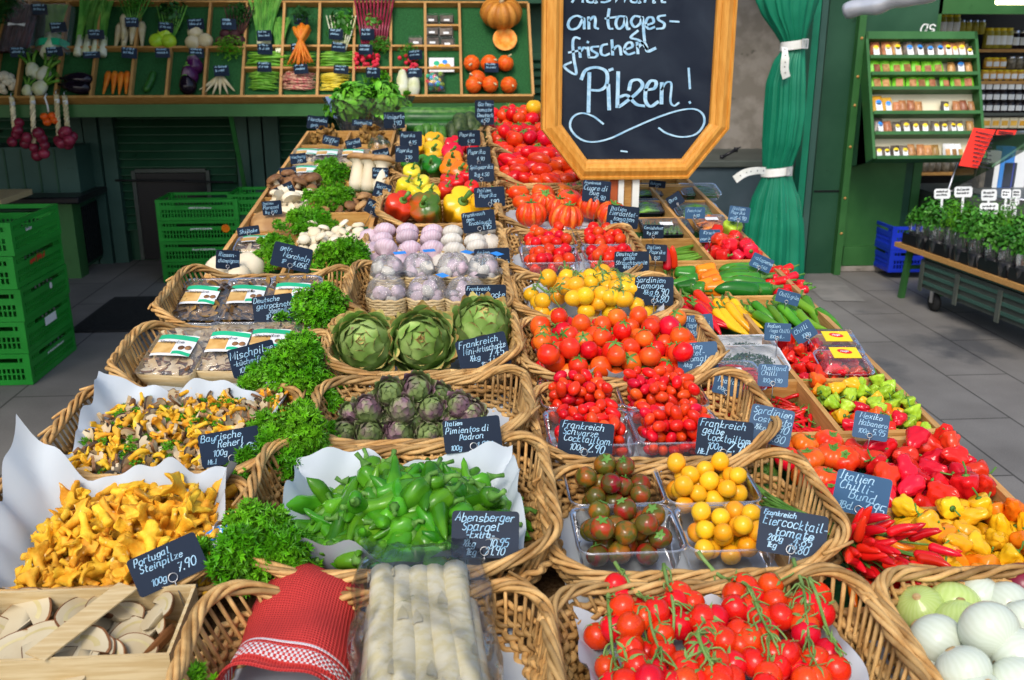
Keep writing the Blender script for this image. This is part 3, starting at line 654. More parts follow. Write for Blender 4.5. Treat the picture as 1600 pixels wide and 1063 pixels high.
def leaf_clump(mb, rng, c, rad, n, size, flat=0.7, up=0.5, frilly=True, vr=(0, 1), shell=0.55, mi=0):
    """n small leaves spread through a dome; each a frilled little fan of several folded lobes"""
    for _ in range(n):
        d = np.array([rng.gauss(0, 1), rng.gauss(0, 1), rng.gauss(0, 1)]); d /= np.linalg.norm(d); d[2] = abs(d[2]) * 1.0 - .25
        q = rng.uniform(shell, 1.0) ** .8; p = np.array(c) + d * np.array([rad[0], rad[1], rad[2]]) * q
        nrm = d + np.array([rng.uniform(-.7, .7), rng.uniform(-.7, .7), rng.uniform(-.2, .9)]) * up * 1.6; nrm /= np.linalg.norm(nrm)
        t = np.cross(nrm, [rng.uniform(-1, 1), rng.uniform(-1, 1), rng.uniform(-1, 1)]); t /= np.linalg.norm(t) + 1e-9; b = np.cross(nrm, t)
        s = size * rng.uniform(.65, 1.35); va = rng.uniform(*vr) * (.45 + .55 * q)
        if frilly:
            V = [p - t * s * .5]; lob = 5
            for i in range(lob * 2 + 1):
                a = (i / (lob * 2) - .5) * 3.6; rr = s * (1.0 if i % 2 else .52) * (1.0 if abs(a) < 1.2 else .75)
                V.append(p + t * (math.cos(a) * rr * .75) + b * math.sin(a) * rr * .85 + nrm * ((.22 if i % 2 else -.16) * s + rng.uniform(-.12, .12) * s))
            V[0] = p - nrm * s * .12
            F = [(0, i, i + 1) for i in range(1, len(V) - 1)]; mb.add(V, None, F, mi, va, False)
        else:
            ln = s * 1.5; X = []
            for u, wd in ((0, .08), (.3, .42), (.6, .42), (.85, .22), (1, .02)):
                cc = p + t * ln * (u - .3) - nrm * ln * .25 * u * u; X.append([cc - b * wd * s + nrm * .1 * s, cc - nrm * .02 * s, cc + b * wd * s + nrm * .1 * s])
            mb.grid(X, mi, va)
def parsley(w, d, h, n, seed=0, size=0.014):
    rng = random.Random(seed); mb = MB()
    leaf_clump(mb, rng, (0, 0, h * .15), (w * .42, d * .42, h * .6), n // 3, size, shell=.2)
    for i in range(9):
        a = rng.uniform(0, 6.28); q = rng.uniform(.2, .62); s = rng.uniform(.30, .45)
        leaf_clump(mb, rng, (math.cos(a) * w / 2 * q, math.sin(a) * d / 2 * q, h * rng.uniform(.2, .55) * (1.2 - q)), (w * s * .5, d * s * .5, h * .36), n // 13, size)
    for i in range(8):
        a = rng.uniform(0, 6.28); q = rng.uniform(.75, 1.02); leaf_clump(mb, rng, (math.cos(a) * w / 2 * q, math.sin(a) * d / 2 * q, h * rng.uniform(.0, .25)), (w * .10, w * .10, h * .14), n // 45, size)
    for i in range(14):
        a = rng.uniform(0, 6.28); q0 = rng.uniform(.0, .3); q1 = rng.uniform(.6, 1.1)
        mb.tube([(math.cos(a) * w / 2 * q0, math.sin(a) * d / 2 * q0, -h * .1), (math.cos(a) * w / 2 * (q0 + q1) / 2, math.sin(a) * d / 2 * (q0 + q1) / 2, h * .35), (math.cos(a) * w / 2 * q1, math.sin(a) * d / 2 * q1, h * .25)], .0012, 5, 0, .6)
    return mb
def cyl_veg(name, m, L_, r, seed=0, bend=.05, ends=.5, n=14, cap=None):
    g = random.Random(seed); P = [(L_ * (t - .5), L_ * bend * (t - .5) ** 2 * 4, 0) for t in np.linspace(0, 1, 12)]
    rr = [r * max(.06, (1 - abs(2 * t - 1) ** (4 + 8 * ends)) ** .5) * (1 + .03 * math.sin(t * 9 + seed)) for t in np.linspace(0, 1, 12)]
    mb = MB(); mb.tube(P, rr, n); return (name, mb.build(name, M[m]), [])
# ------------------------------------------------------------ ground
def pavement_mat():
    m = mat('concrete_slabs', (0.15, 0.14, 0.127), (0.21, 0.198, 0.18), 0.72, 3.0, lo=.35, hi=.7, bump=0.25, bscale=70, spots=(1.1, 0.60, (0.085, 0.085, 0.085)), detail=8); t = m.node_tree; L = t.links; N = t.nodes
    tc = N.new('ShaderNodeTexCoord'); mp = N.new('ShaderNodeMapping'); mp.inputs['Rotation'].default_value = (0, 0, R(90)); mp.inputs['Location'].default_value = (0.35, 0.12, 0); L.new(tc.outputs['Object'], mp.inputs[0])
    br = N.new('ShaderNodeTexBrick'); br.inputs['Scale'].default_value = 1; br.inputs['Brick Width'].default_value = 1.2; br.inputs['Row Height'].default_value = .34; br.inputs['Mortar Size'].default_value = .006; br.inputs['Mortar Smooth'].default_value = .4
    br.inputs['Color1'].default_value = (1, 1, 1, 1); br.inputs['Color2'].default_value = (.86, .87, .88, 1); br.inputs['Mortar'].default_value = (.32, .32, .32, 1); L.new(mp.outputs[0], br.inputs['Vector'])
    b = N['Principled BSDF']; old = b.inputs['Base Color'].links[0].from_socket
    sp = N.new('ShaderNodeTexNoise'); sp.inputs['Scale'].default_value = 190; L.new(tc.outputs['Object'], sp.inputs['Vector'])
    rr = N.new('ShaderNodeMapRange'); rr.inputs[3].default_value = .7; rr.inputs[4].default_value = 1.3; L.new(sp.outputs['Fac'], rr.inputs[0])
    m1 = N.new('ShaderNodeMix'); m1.data_type = 'RGBA'; m1.blend_type = 'MULTIPLY'; m1.inputs['Factor'].default_value = 1; L.new(old, m1.inputs[6]); L.new(br.outputs['Color'], m1.inputs[7])
    m2 = N.new('ShaderNodeVectorMath'); m2.operation = 'SCALE'; L.new(m1.outputs[2], m2.inputs[0]); L.new(rr.outputs[0], m2.inputs['Scale']); L.new(m2.outputs[0], b.inputs['Base Color'])
    return m
g_ = MB(); g_.add([(-60, -60, 0), (60, -60, 0), (60, 60, 0), (-60, 60, 0)], [(0, 1, 2, 3)], smooth=False); build(g_, 'ground', pavement_mat(), kind='structure')
def bx(name, m, a, b, parent=None, label=None, cat=None, group=None, kind=None, bevel=0.0):
    mb = MB(); mb.box(*[min(p, q) for p, q in zip(a, b)], *[max(p, q) for p, q in zip(a, b)]); o = build(mb, name, m, parent=parent, label=label, cat=cat, group=group, kind=kind)
    if bevel:
        md = o.modifiers.new('b', 'BEVEL'); md.width = bevel; md.segments = 2
    return o
# metal cover / paler slab near the curtain, mats
p = [G(1287, 471), G(1250, 436), G(1315, 440), G(1352, 472)]
mb = MB(); mb.add([(q[0], q[1], .004) for q in p], [(0, 1, 2, 3)], smooth=False); build(mb, 'pale_slab', mat('pale_slab', (.17, .165, .15), (.22, .21, .19), .8, 6, bump=.2), kind='structure')
a, b = G(108, 521), G(420, 467); mb = MB()
mb.box(a[0], a[1], .004, b[0] + .3, b[1], .016)
for i in range(26): mb.box(a[0] + .01, a[1] + .012 + i * .031, .0165, b[0] + .29, a[1] + .03 + i * .031, .0195)
build(mb, 'rubber_mat', M['mat_black'], label='long black rubber mat on the floor between the crates and the stall', cat='mat')
# ------------------------------------------------------------ the back kiosk: wall, shutters, sloping display
YW = 7.75
wl = node('kiosk_wall', None, None, None, 'dark green kiosk wall with louvred panels behind the sloping vegetable display', 'wall')
bx('wall_panel', M['wall_green'], (-7, YW, 0), (1.55, YW + .2, 3.4), wl)
for x0, x1 in ((115, 140), (141, 163), (164, 186), (373, 393), (394, 414), (416, 440)):
    a, b = W(x0, 250, YW - .06), W(x1 - 1, 250, YW - .06); bx('post', M['wall_teal'], (a[0], YW - .10 - .03 * (x0 % 2), 0), (b[0], YW - .002, 1.75), wl)
def louvre(x0, x1, z0, z1):
    a, b = W(x0, 280, YW)[0], W(x1, 280, YW)[0]; mb = MB(); n = int((z1 - z0) / .062)
    for i in range(n):
        z = z0 + i * (z1 - z0) / n; mb.add([(a, YW - .045, z), (b, YW - .045, z), (b, YW - .005, z + .058), (a, YW - .005, z + .058), (a, YW - .045, z + .008), (b, YW - .045, z + .008)], [(0, 1, 2, 3), (0, 4, 5, 1), (4, 3, 2, 5)], smooth=False)
    build(mb, 'louvre', M['wall_green'], parent=wl)
louvre(188, 372, .25, 1.62); louvre(441, 640, .25, 1.62); louvre(-60, 113, .1, 1.62); louvre(642, 900, .25, 1.62)
mb = MB(); mb.tube([W(365, 285, YW - .12), W(180, 282, YW - .12)], .008, 6); build(mb, 'cable', M['rubber'], parent=wl)
a, b = W(229, 405, YW - .05), W(321, 270, YW - .05)
dr = bx('hatch_door', M['black_plastic'], (a[0], YW - .075, max(.02, a[2])), (b[0], YW - .048, b[2]), None, 'low black hatch door in the kiosk wall behind the far crates', 'hatch')
mb = MB(); x0, x1, z0, z1 = a[0] - .02, b[0] + .02, max(.02, a[2]), b[2] + .02
mb.bar((x0, YW - .06, z0), (x0, YW - .06, z1), .03, .03, up=(0, 1, 0)); mb.bar((x1, YW - .06, z0), (x1, YW - .06, z1), .03, .03, up=(0, 1, 0)); mb.bar((x0 + .015, YW - .06, z1 - .0), (x1 - .015, YW - .06, z1), .03, .028); build(mb, 'frame', M['cart_grey'], parent=dr)
# cabinet on the wall at the far left and bench
a, b = W(-40, 318, 7.3), W(117, 230, 7.3); cb = bx('cabinet', M['wall_teal'], (a[0], 7.3, a[2]), (b[0], 7.66, b[2]), None, 'grey green planked cabinet hanging below the onion braids', 'cabinet')
for x in (10, 36, 62, 88): q = W(x, 275, 7.3); bx('batten', M['wall_green'], (q[0], 7.292, a[2] + .01), (q[0] + .012, 7.299, b[2] - .01), cb)
bn = node('bench_box', None, None, None, 'dark green bench box with a black top behind the left crates', 'bench')
a, b = W(96, 435, 7.15), W(-40, 318, 7.15); zt = W(100, 318, 7.1)[2]
bx('top', M['black_plastic'], (b[0], 7.05, zt), (W(128, 318, 7.1)[0], 7.70, zt + .05), bn, bevel=.012)
bx('leg', M['green_paint'], (W(97, 435, 7.15)[0], 7.12, 0), (W(130, 435, 7.15)[0], 7.28, zt - .002), bn)
xr = W(130, 435, 7.15)[0]; bx('side_panel', M['wall_green'], (xr - .05, 7.282, .05), (xr - .01, 7.66, zt - .003), bn)
mb = MB()
for i in range(9): mb.box(xr - .0098, 7.30 + i * .04, .08, xr + .004, 7.318 + i * .04, zt - .06)
build(mb, 'slats', M['black_plastic'], parent=bn)
q = W(3, 310, 6.6); bx('wooden_board', M['pale_wood'], (q[0] - .3, 6.4, q[2] - .02), (q[0] + .08, 6.9, q[2] + .02), None, 'end of a pale wooden board just showing above the left crates', 'board', bevel=.004)
bx('rear_wall', M['concrete'], (1.56, 8.62, 0), (7.5, 8.8, 3.4), None, 'plain grey rear wall closing the gap behind the concrete pillar', 'wall')
# sloping display: plane from the front edge (Y 6.95) rising to the back
SP0 = np.array([0, 6.95, 1.315]); SA = math.atan2(.61, .45); SVv = np.array([0, math.cos(SA), math.sin(SA)]); SN = np.array([0, -math.sin(SA), math.cos(SA)])
SM = Matrix(((1, 0, 0, 0), (0, SVv[1], SN[1], SP0[1]), (0, SVv[2], SN[2], SP0[2]), (0, 0, 0, 1)))
def SX(x, y, h=0.0):
    d = ray(x, y); t = ((SP0 + SN * h - _C) @ SN) / (d @ SN); p = _C + d * t - SP0; return float(p[0]), float(p @ SVv), float(t)
def MS_(u, v, h, rz=0, rx=0, ry=0, s=1.0):
    m = SM @ Matrix.Translation((u, v, h)) @ Euler((rx, ry, rz)).to_matrix().to_4x4(); return m @ Matrix.Scale(s, 4)
dsp = node('display_rack', None, SM, None, 'long sloping wooden display of vegetable compartments on the back wall', 'display')
xl_, xr_ = -3.35, SX(832, 150)[0]; Lh = .77
mb = MB(); mb.box(xl_, -.01, -.03, xr_, Lh, -.001); build(mb, 'back_board', M['liner'], parent=dsp)
o = bx('front_lip', M['wood'], (xl_, -.028, -.03), (xr_, -.011, .052), dsp); o = bx('top_rail', M['wood'], (xl_, Lh + .001, -.03), (xr_, Lh + .016, .05), dsp)
cols = [30, 91, 146, 207, 263, 321, 380, 440, 497, 553, 611, 666, 721, 832]
us = [xl_ + .25] + [SX(x, 146)[0] for x in cols]
for i, u in enumerate(us): bx('divider', M['wood_y'], (u - .009, -.0105, 0), (u + .009, Lh, .05), dsp)
def srow(y, i0, i1):
    for i in range(i0, i1):
        v = SX((cols[i - 1] + cols[i]) / 2 if i else 10, y)[1]; bx('shelf_board', M['wood'], (us[i] + .0092, v - .008, 0), (us[i + 1] - .0092, v + .008, .048), dsp)
srow(80, 0, 7); srow(78, 7, 13); srow(112, 7, 13); srow(46, 12, 13)
bx('green_beam', M['green_paint'], (xl_, 6.93, 1.19), (xr_ + .02, 7.02, 1.275), None, 'green beam running under the front edge of the vegetable display', 'beam')
bx('green_fascia', M['wall_green'], (-7, 7.50, 1.97), (1.5, 7.60, 2.6), None, 'dark green fascia board above the vegetable display', 'fascia')
br_ = MB(); a, b = W(356, 158, 7.0), W(384, 300, 7.6); br_.bar(a, b, .03, .03); build(br_, 'bracket', M['green_bright'], label='slim green diagonal bracket holding up the display', cat='bracket')
# unseen roof and awning, added to darken the back and the left side
bx('kiosk_roof', M['wall_green'], (-7.5, 6.95, 2.8), (4.9, 9.6, 2.9), None, 'wide dark green roof over the back of the market stalls', 'roof')
bx('side_awning', M['wall_green'], (-7.5, 2.2, 2.65), (-1.75, 6.93, 2.72), None, 'dark green side awning over the stacked crates', 'awning')
# side wall closing the place on the far left, buildings of the square behind the camera are left to the sky
bx('side_wall', M['wall_green'], (-7.4, 1.7, 0), (-7.2, 9.5, 2.74), None, 'dark green side wall left of the stalls', 'wall')

# ------------------------------------------------------------ green plastic crates
def plastic_crate(w, d, h, m, seed=0):
    o = []
    mb = MB(); t = .012
    for sx in (-1, 1):
        for sy in (-1, 1): mb.box(sx * w / 2 - (t * 2.4 if sx > 0 else 0), sy * d / 2 - (t * 2.4 if sy > 0 else 0), 0, sx * w / 2 + (t * 2.4 if sx < 0 else 0), sy * d / 2 + (t * 2.4 if sy < 0 else 0), h)
    for face in range(4):
        L_ = w if face < 2 else d
        def put(a0, a1, z0, z1, dep=.0):
            a0, a1 = a0 * L_ / 2 , a1 * L_ / 2; e = t * 2.4
            a0 = max(a0, -L_ / 2 + e + .0004); a1 = min(a1, L_ / 2 - e - .0004)
            s = 1 if face % 2 else -1; q0, q1 = sorted((s * ((d if face < 2 else w) / 2 - dep), s * ((d if face < 2 else w) / 2 - t)))
            if face < 2: mb.box(a0, q0, z0, a1, q1, z1)
            else: mb.box(q0, a0, z0, q1, a1, z1)
        put(-1, 1, h * .86, h, .0); put(-1, 1, h * .52, h * .72, .001); put(-1, 1, 0, h * .16, .0005); put(-1, 1, h * .33, h * .37, .002)
        n = int(L_ / .022)
        for i in range(n):
            if i % 1 == 0:
                c = -1 + 2 * (i + .5) / n; put(c - .005 / L_, c + .011 / L_, h * .161, h * .329, .003); put(c - .005 / L_, c + .011 / L_, h * .371, h * .519, .003)
                if i < n * .22 or i > n * .78: put(c - .005 / L_, c + .011 / L_, h * .721, h * .859, .003)
        for c in (-.5, 0, .5): put(c - .03, c + .03, h * .16, h * .86, .0015) if False else None
    mb.box(-w / 2 + .03, -d / 2 + .03, .004, w / 2 - .03, d / 2 - .03, .012)
    return mb.build('plastic_crate', M[m])
def scribble(mb, x0, x1, y, size, wd, g, z=0.0, mi=0):
    """illegible handwriting"""
    x = x0; P = []
    while x < x1:
        P.append((x, y + g.uniform(-.1, .1) * size)); P.append((x + size * .18, y + g.uniform(.4, 1.0) * size)); x += size * g.uniform(.32, .5)
        if g.random() < .22 and len(P) > 3: ribbon(mb, smooth_path(P, 2), wd, z, mi); P = []; x += size * .3
    if len(P) > 2: ribbon(mb, smooth_path(P, 2), wd, z, mi)
PC = plastic_crate(.41, .60, .165, 'crate_green'); PCF = plastic_crate(.58, .38, .150, 'crate_green'); gcr = random.Random(3)
words_l = ('topmost green plastic crate of the left stack, open and showing a white print', 'second green crate from the top of the left stack, with a red print', 'third green crate from the top of the left stack, with a round white sticker', 'fourth green crate from the top of the left stack, with a white label', 'lowest green crate of the left stack, standing on the pavement')
for i in range(5):
    k = 4 - i; o = place(('plastic_crate', PC, []), MW(-2.335 + gcr.uniform(-.006, .006), 5.02, .003 + i * .1675, gcr.uniform(-.01, .01)), words_l[k], 'crate', 'green crates stacked at the left')
    mb = MB(); ml = MB()
    if k == 0: write(mb, 'Gemüse', -.14, .096, .016, .003); 
    elif k == 1: scribble(mb, -.12, .06, .09, .035, .006, gcr)
    elif k == 2: mb.lathe([(.018, 0), (0, .0006)], 14, M=Matrix.Translation((.06, .10, 0)))
    elif k == 3: mb.add([(-.06, .075, 0), (.09, .075, 0), (.09, .12, 0), (-.06, .12, 0)], [(0, 1, 2, 3)], smooth=False)
    else: scribble(mb, -.08, .14, .095, .012, .003, gcr)
    build(mb, 'print', M['label_red'] if k == 1 else M['label_white'], parent=o, M=Matrix.Translation((.2062, 0, 0)) @ Matrix(((0, 0, 1, 0), (1, 0, 0, 0), (0, 1, 0, 0), (0, 0, 0, 1))))
for i in range(4):
    k = 3 - i; o = place(('plastic_crate', PCF, []), MW(-1.80, 7.12, .003 + i * .152), ('topmost green crate of the far stack, open at the top', 'second green crate of the far stack, with an orange sticker', 'third green crate from the top of the far stack', 'lowest green crate of the far stack')[k], 'crate', 'green crates in the far stack')
    mb = MB(); scribble(mb, -.06, .1, .086, .014, .003, gcr)
    build(mb, 'print', M['label_white'], parent=o, M=Matrix.Translation((0, -.1915, 0)) @ Matrix.Rotation(math.pi / 2, 4, 'X'))
    if k == 1:
        mb = MB(); mb.lathe([(.03, 0), (0, .0006)], 14); build(mb, 'sticker', M['pep_orange'], parent=o, M=Matrix.Translation((.19, -.1915, .092)) @ Matrix.Rotation(math.pi / 2, 4, 'X'))
q = W(396, 330, 7.0); place(('plastic_crate', PCF, []), MW(q[0] + .12, 7.15, q[2] - .02), 'single green crate half hidden behind the stall, right of the far stack', 'crate')
bx('crate_stand', M['wall_green'], (q[0] - .15, 6.98, 0), (q[0] + .4, 7.32, q[2] - .022), None, 'low dark green stand under the single green crate', 'stand')

# ------------------------------------------------------------ right side: pillar, tub, curtain, green panels
a, b = W(1088, 200, 7.9), W(1222, 200, 7.9)
bx('concrete_pillar', M['concrete'], (a[0] - .2, 7.9, 0), (b[0] + .05, 8.5, 3.2), None, 'grey stained concrete pillar behind the big chalkboard', 'pillar')
bx('dark_panel', M['wall_green'], (b[0] + .06, 7.92, 0), (b[0] + .6, 8.1, 3.2), None, 'dark panel behind the curtain', 'panel')
a, b = W(1075, 262, 6.9), W(1215, 262, 6.9); tb = bx('tub', M['tub'], (a[0] - .1, 6.9, .02), (b[0] + .1, 7.7, a[2]), None, 'dark blue grey box behind the crates, next to the green curtain', 'box', bevel=.01)
bx('rim', M['cart_grey'], (a[0] - .13, 6.87, a[2] + .001), (b[0] + .13, 7.72, a[2] + .05), tb, bevel=.008)
mb = MB(); a, b = W(1128, 246, 7.0), W(1150, 234, 7.0); mb.tube([a, (np.array(a) + b) / 2, b], [.012, .012, .012], 8); mb.tube([b, np.array(b) + (b - a) * .35], [.008, .004], 6)
for q in (a, b): mb.lathe([(0, -.016), (.016, -.016), (.016, .016), (0, .016)], 8, M=Matrix.Translation(q))
build(mb, 'black_latch', M['black_plastic'], label='black latch with a chrome tip lying on the dark box', cat='latch')
# gathered tarpaulin curtain
def at_c(y): return W(0, y, 6.3)
prof = [(-60, 1186, 1285, .10), (0, 1186, 1277, .10), (25, 1195, 1270, .09), (50, 1211, 1262, .075), (68, 1221, 1258, .055), (80, 1222, 1258, .06), (95, 1211, 1258, .08), (130, 1200, 1258, .11), (180, 1196, 1257, .12), (225, 1193, 1250, .11), (255, 1192, 1240, .075), (268, 1193, 1236, .062), (280, 1190, 1238, .075), (310, 1176, 1246, .11), (350, 1166, 1250, .14), (390, 1161, 1250, .15), (430, 1158, 1248, .16), (480, 1155, 1246, .165), (560, 1150, 1242, .17)]
rows_ = []; nC = 132
yy = np.linspace(-60, 560, 90); pa = np.array(prof)
for y in yy:
    xl, xr, dp = (np.interp(y, pa[:, 0], pa[:, k]) for k in (1, 2, 3)); A, B = W(xl, y, 6.3), W(xr, y, 6.3); cxx, hw = (A[0] + B[0]) / 2, (B[0] - A[0]) / 2; tight = np.interp(hw, [.07, .2], [.25, 1])
    ang = np.linspace(0, 2 * np.pi, nC, endpoint=False)
    pl = 1 + tight * (.10 * np.sin(9 * ang + y * .006) + .07 * np.sin(17 * ang + 1.3 + y * .004) + .05 * np.sin(5 * ang - y * .011)) + .035 * np.sin(31 * ang)
    rows_.append(np.stack([cxx + hw * np.cos(ang) * pl * .95, 6.3 + dp * np.sin(ang) * pl, np.full(nC, A[2])], 1))
X = np.array(rows_); X = np.concatenate([X, X[:, :1]], 1); mb = MB(); mb.grid(X[::-1])
cu_ = build(mb, 'curtain', M['curtain'], label='green tarpaulin curtain gathered with two white straps', cat='curtain')
def strap(y, xl, xr, tail, lab):
    A, B = W(xl, y, 6.3), W(xr, y - 2, 6.3); c = (A + B) / 2; hw = (B[0] - A[0]) / 2; hh = .027; n = 40; Xs = []
    for dz in (-hh, hh):
        ang = np.linspace(0, 2 * np.pi, n); Xs.append(np.stack([c[0] + hw * np.cos(ang), c[1] + .085 * np.sin(ang), np.full(n, c[2] + dz) + .012 * np.cos(ang)], 1))
    mb = MB(); mb.grid(np.array(Xs))
    P = smooth_path(np.array([W(x, yq, Yq) for x, yq, Yq in tail]), 5); t = np.gradient(P, axis=0); t /= np.linalg.norm(t, axis=1)[:, None]; nn = np.cross(t, [0, 1, 0]); mb.grid(np.stack([P - nn * hh, P + nn * hh], 1))
    sm = build(mb, 'strap', M['strap'], label=lab, cat='strap')
    bk = MB(); bk.box(-.02, -.004, -.03, -.014, .004, .03); bk.box(.014, -.004, -.03, .02, .004, .03); bk.box(-.0138, -.004, .024, .0138, .004, .03); bk.box(-.0138, -.004, -.03, .0138, .004, -.024); build(bk, 'buckle', M['chrome'], parent=sm, M=Matrix.Translation((c[0] + hw * .55, c[1] - .088, c[2] + .006)))
    hl = MB()
    for i in range(5): hl.lathe([(.004, 0), (0, .001)], 8, M=Matrix.Translation(P[int((i + .7) / 6 * len(P))] + np.array([0, -.003, 0])) @ Matrix.Rotation(math.pi / 2, 4, 'X'))
    build(hl, 'holes', M['rubber'], parent=sm)
strap(71, 1220, 1259, [(1226, 74, 6.19), (1227, 90, 6.14), (1226, 108, 6.14), (1229, 122, 6.15)], 'upper white strap of the green curtain, its end hanging down')
strap(268, 1190, 1237, [(1196, 267, 6.20), (1180, 267, 6.15), (1163, 271, 6.12), (1148, 281, 6.12)], 'lower white strap of the green curtain, its end sticking out to the left')
def vbar(name, m, x0, x1, yb, Y, d, lab, cat, top=2.74, z0=0.0, grp=None):
    a, b = W(x0, yb, Y), W(x1, yb, Y); return bx(name, m, (a[0], Y, z0), (b[0], Y + d, top), None, lab, cat, grp)
vbar('green_post', M['curtain'], 1236, 1246, 425, 6.6, .10, 'narrow bright green post right behind the curtain', 'post')
vbar('green_post', M['wall_teal'], 1247, 1256, 428, 6.62, .12, 'narrow dark green post beside the bright one', 'post')
pn = vbar('kiosk_door', M['wall_green'], 1258, 1301, 425, 6.9, .05, 'dark green open kiosk door leaf right of the curtain', 'door')
z = W(1280, 300, 6.9)[2]; x0, x1 = W(1258, 425, 6.9)[0], W(1301, 425, 6.9)[0]; bx('cross_rail', M['black_plastic'], (x0 + .01, 6.893, z), (x1 - .01, 6.899, z + .012), pn)
ps = vbar('kiosk_post', M['green_paint'], 1303, 1313, 427, 6.84, .12, 'pale green kiosk post with bolts, between dark door and green panel', 'post')
for y in (60, 120, 165, 230, 310, 365): q = W(1308 + (427 - y) * .105, y, 6.84); mb = MB(); mb.lathe([(.011, 0), (.007, .006), (0, .007)], 8); build(mb, 'bolt', M['wood'], parent=ps, M=Matrix.Translation((q[0], 6.838, q[2])) @ Matrix.Rotation(math.pi / 2, 4, 'X'))
kp = vbar('green_boarding', M['green_paint'], 1314, 1398, 410, 6.95, .06, 'big green wooden kiosk panel behind the spice rack', 'panel', z0=.05)
bx('plinth', M['green_paint'], (W(1314, 410, 6.95)[0] + .002, 6.93, .05), (W(1392, 410, 6.95)[0], 6.949, .2), kp)
vbar('kiosk_post', M['wall_green'], 1399, 1410, 400, 7.0, .10, 'dark green kiosk post right of the big green panel', 'post')
vbar('kiosk_post', M['green_paint'], 1411, 1424, 400, 7.02, .12, 'green kiosk post beside the jar shelves', 'post')
bx('kerb_stone', M['concrete'], (2.95, 6.93, 0), (4.4, 7.3, .048), None, 'low worn concrete step under the green kiosk panel', 'step', bevel=.01)
YB = 7.9
bx('jar_alcove', M['black_plastic'], (3.3, YB + .25, 0), (5.2, YB + .3, 3.0), None, 'dark back of the alcove with the jar shelves', 'wall')
a = W(1455, 25, 7.1); bx('alcove_lintel', M['green_paint'], (3.2, 7.02, W(1500, 22, 7.02)[2]), (5.2, 7.14, 2.74), None, 'green lintel above the jar shelves', 'lintel')
for i, (y, x0) in enumerate(((77, 1440), (127, 1440), (177, 1440), (270, 1425), (325, 1425), (200, 1440))):
    if i == 5: continue
    p0 = W(x0, y, YB - .08); bx('jar_shelf', M['wood'] if i != 2 else M['cart_grey'], (p0[0] - .25, YB - .08, p0[2] - .025), (5.2, YB + .2, p0[2]), None, ('top wooden shelf of oil bottles in the alcove', 'second wooden shelf with honey jars in the alcove', 'grey shelf with cream boxes in the alcove', 'wooden shelf of spice jars below the rack', 'lowest shelf of jars beside the herb bench')[i], 'shelf')
def jar_mesh(r, h, body, lid, lab):
    mb = MB(); mb.lathe([(0, 0), (r, 0), (r, h * .78), (r * .8, h * .86), (r * .72, h * .88)], 14)
    l_ = MB(); l_.lathe([(r * .78, h * .86), (r * .8, h), (0, h)], 14)
    b = MB(); n = 8; an = np.linspace(-2.3, -.8, n); b.grid([[(r * 1.01 * math.cos(q), r * 1.01 * math.sin(q), z_) for q in an] for z_ in (h * .18, h * .62)])
    return ('jar', mb.build('jar', M[body]), [('lid', l_.build('lid', M[lid]), [])] + ([('label', b.build('label', M[lab]), [])] if lab else []))
JARS = {'oil': jar_mesh(.042, .16, 'oil', 'label_yellow', 'label_white'), 'small': jar_mesh(.036, .11, 'oil', 'chrome', None), 'honey': jar_mesh(.036, .085, 'honey', 'label_yellow', 'label_white'), 'dark': jar_mesh(.040, .095, 'dark_jar', 'black_plastic', 'label_white'), 'spice': jar_mesh(.038, .10, 'grey_jar', 'chrome', None), 'pickle': jar_mesh(.04, .14, 'dark_jar', 'chrome', 'label_white')}
def jars(kind, xs, y, lab, grp, Y=None):
    for x in xs: q = W(x, y, Y or YB - .03); place(JARS[kind], MW(q[0], Y or YB - .03, q[2] + .001), lab, 'jar', grp)
jars('oil', [1469, 1479, 1490], 55, 'slim oil bottle at the left of the top alcove shelf', 'oil bottles left')
jars('small', [1500, 1510, 1521, 1531], 54, 'small pale jar on the top alcove shelf', 'small jars on the top shelf'); jars('oil', [1542, 1552, 1562, 1572], 76, 'tall oil bottle with a yellow cap, right on the top alcove shelf', 'tall oil bottles'); jars('pickle', [1583, 1594, 1606], 76, 'dark pickle jar at the right edge of the top shelf', 'dark pickle jars')
jars('honey', [1537, 1548, 1559, 1570, 1581, 1592], 126, 'honey jar in the lower row of the second alcove shelf', 'honey jars, lower row'); jars('honey', [1542, 1553, 1564], 107, 'honey jar in the upper row of the second alcove shelf', 'honey jars, upper row'); jars('spice', [1578, 1590, 1602], 108, 'pale jar right of the honey jars', 'pale jars beside the honey')
for k, y in enumerate((176, 159, 143)): jars('dark', [1530 + i * 11.5 for i in range(7)], y, 'dark jam jar with a white label in the %s row' % ('bottom', 'middle', 'top')[k], 'dark jam jars, %s row' % ('bottom', 'middle', 'top')[k])
for i in range(5):
    q = W(1540 + i * 14, 200, YB - .04); o = bx('cream_box', M['cream_panel'], (q[0] - .038, YB - .05, q[2]), (q[0] + .034, YB + .05, q[2] + .085), None, 'cream and gold box on the grey alcove shelf', 'box', 'cream boxes'); bx('label', M['honey'], (q[0] - .028, YB - .0535, q[2] + .02), (q[0] + .024, YB - .0505, q[2] + .06), o)
jars('spice', [1434, 1443, 1452, 1462, 1475, 1487], 270, 'small grey spice jar on the shelf below the rack', 'grey spice jars'); jars('pickle', [1436, 1450, 1464, 1478], 324, 'dark jar on the lowest shelf beside the herb bench', 'dark jars on the lowest shelf')
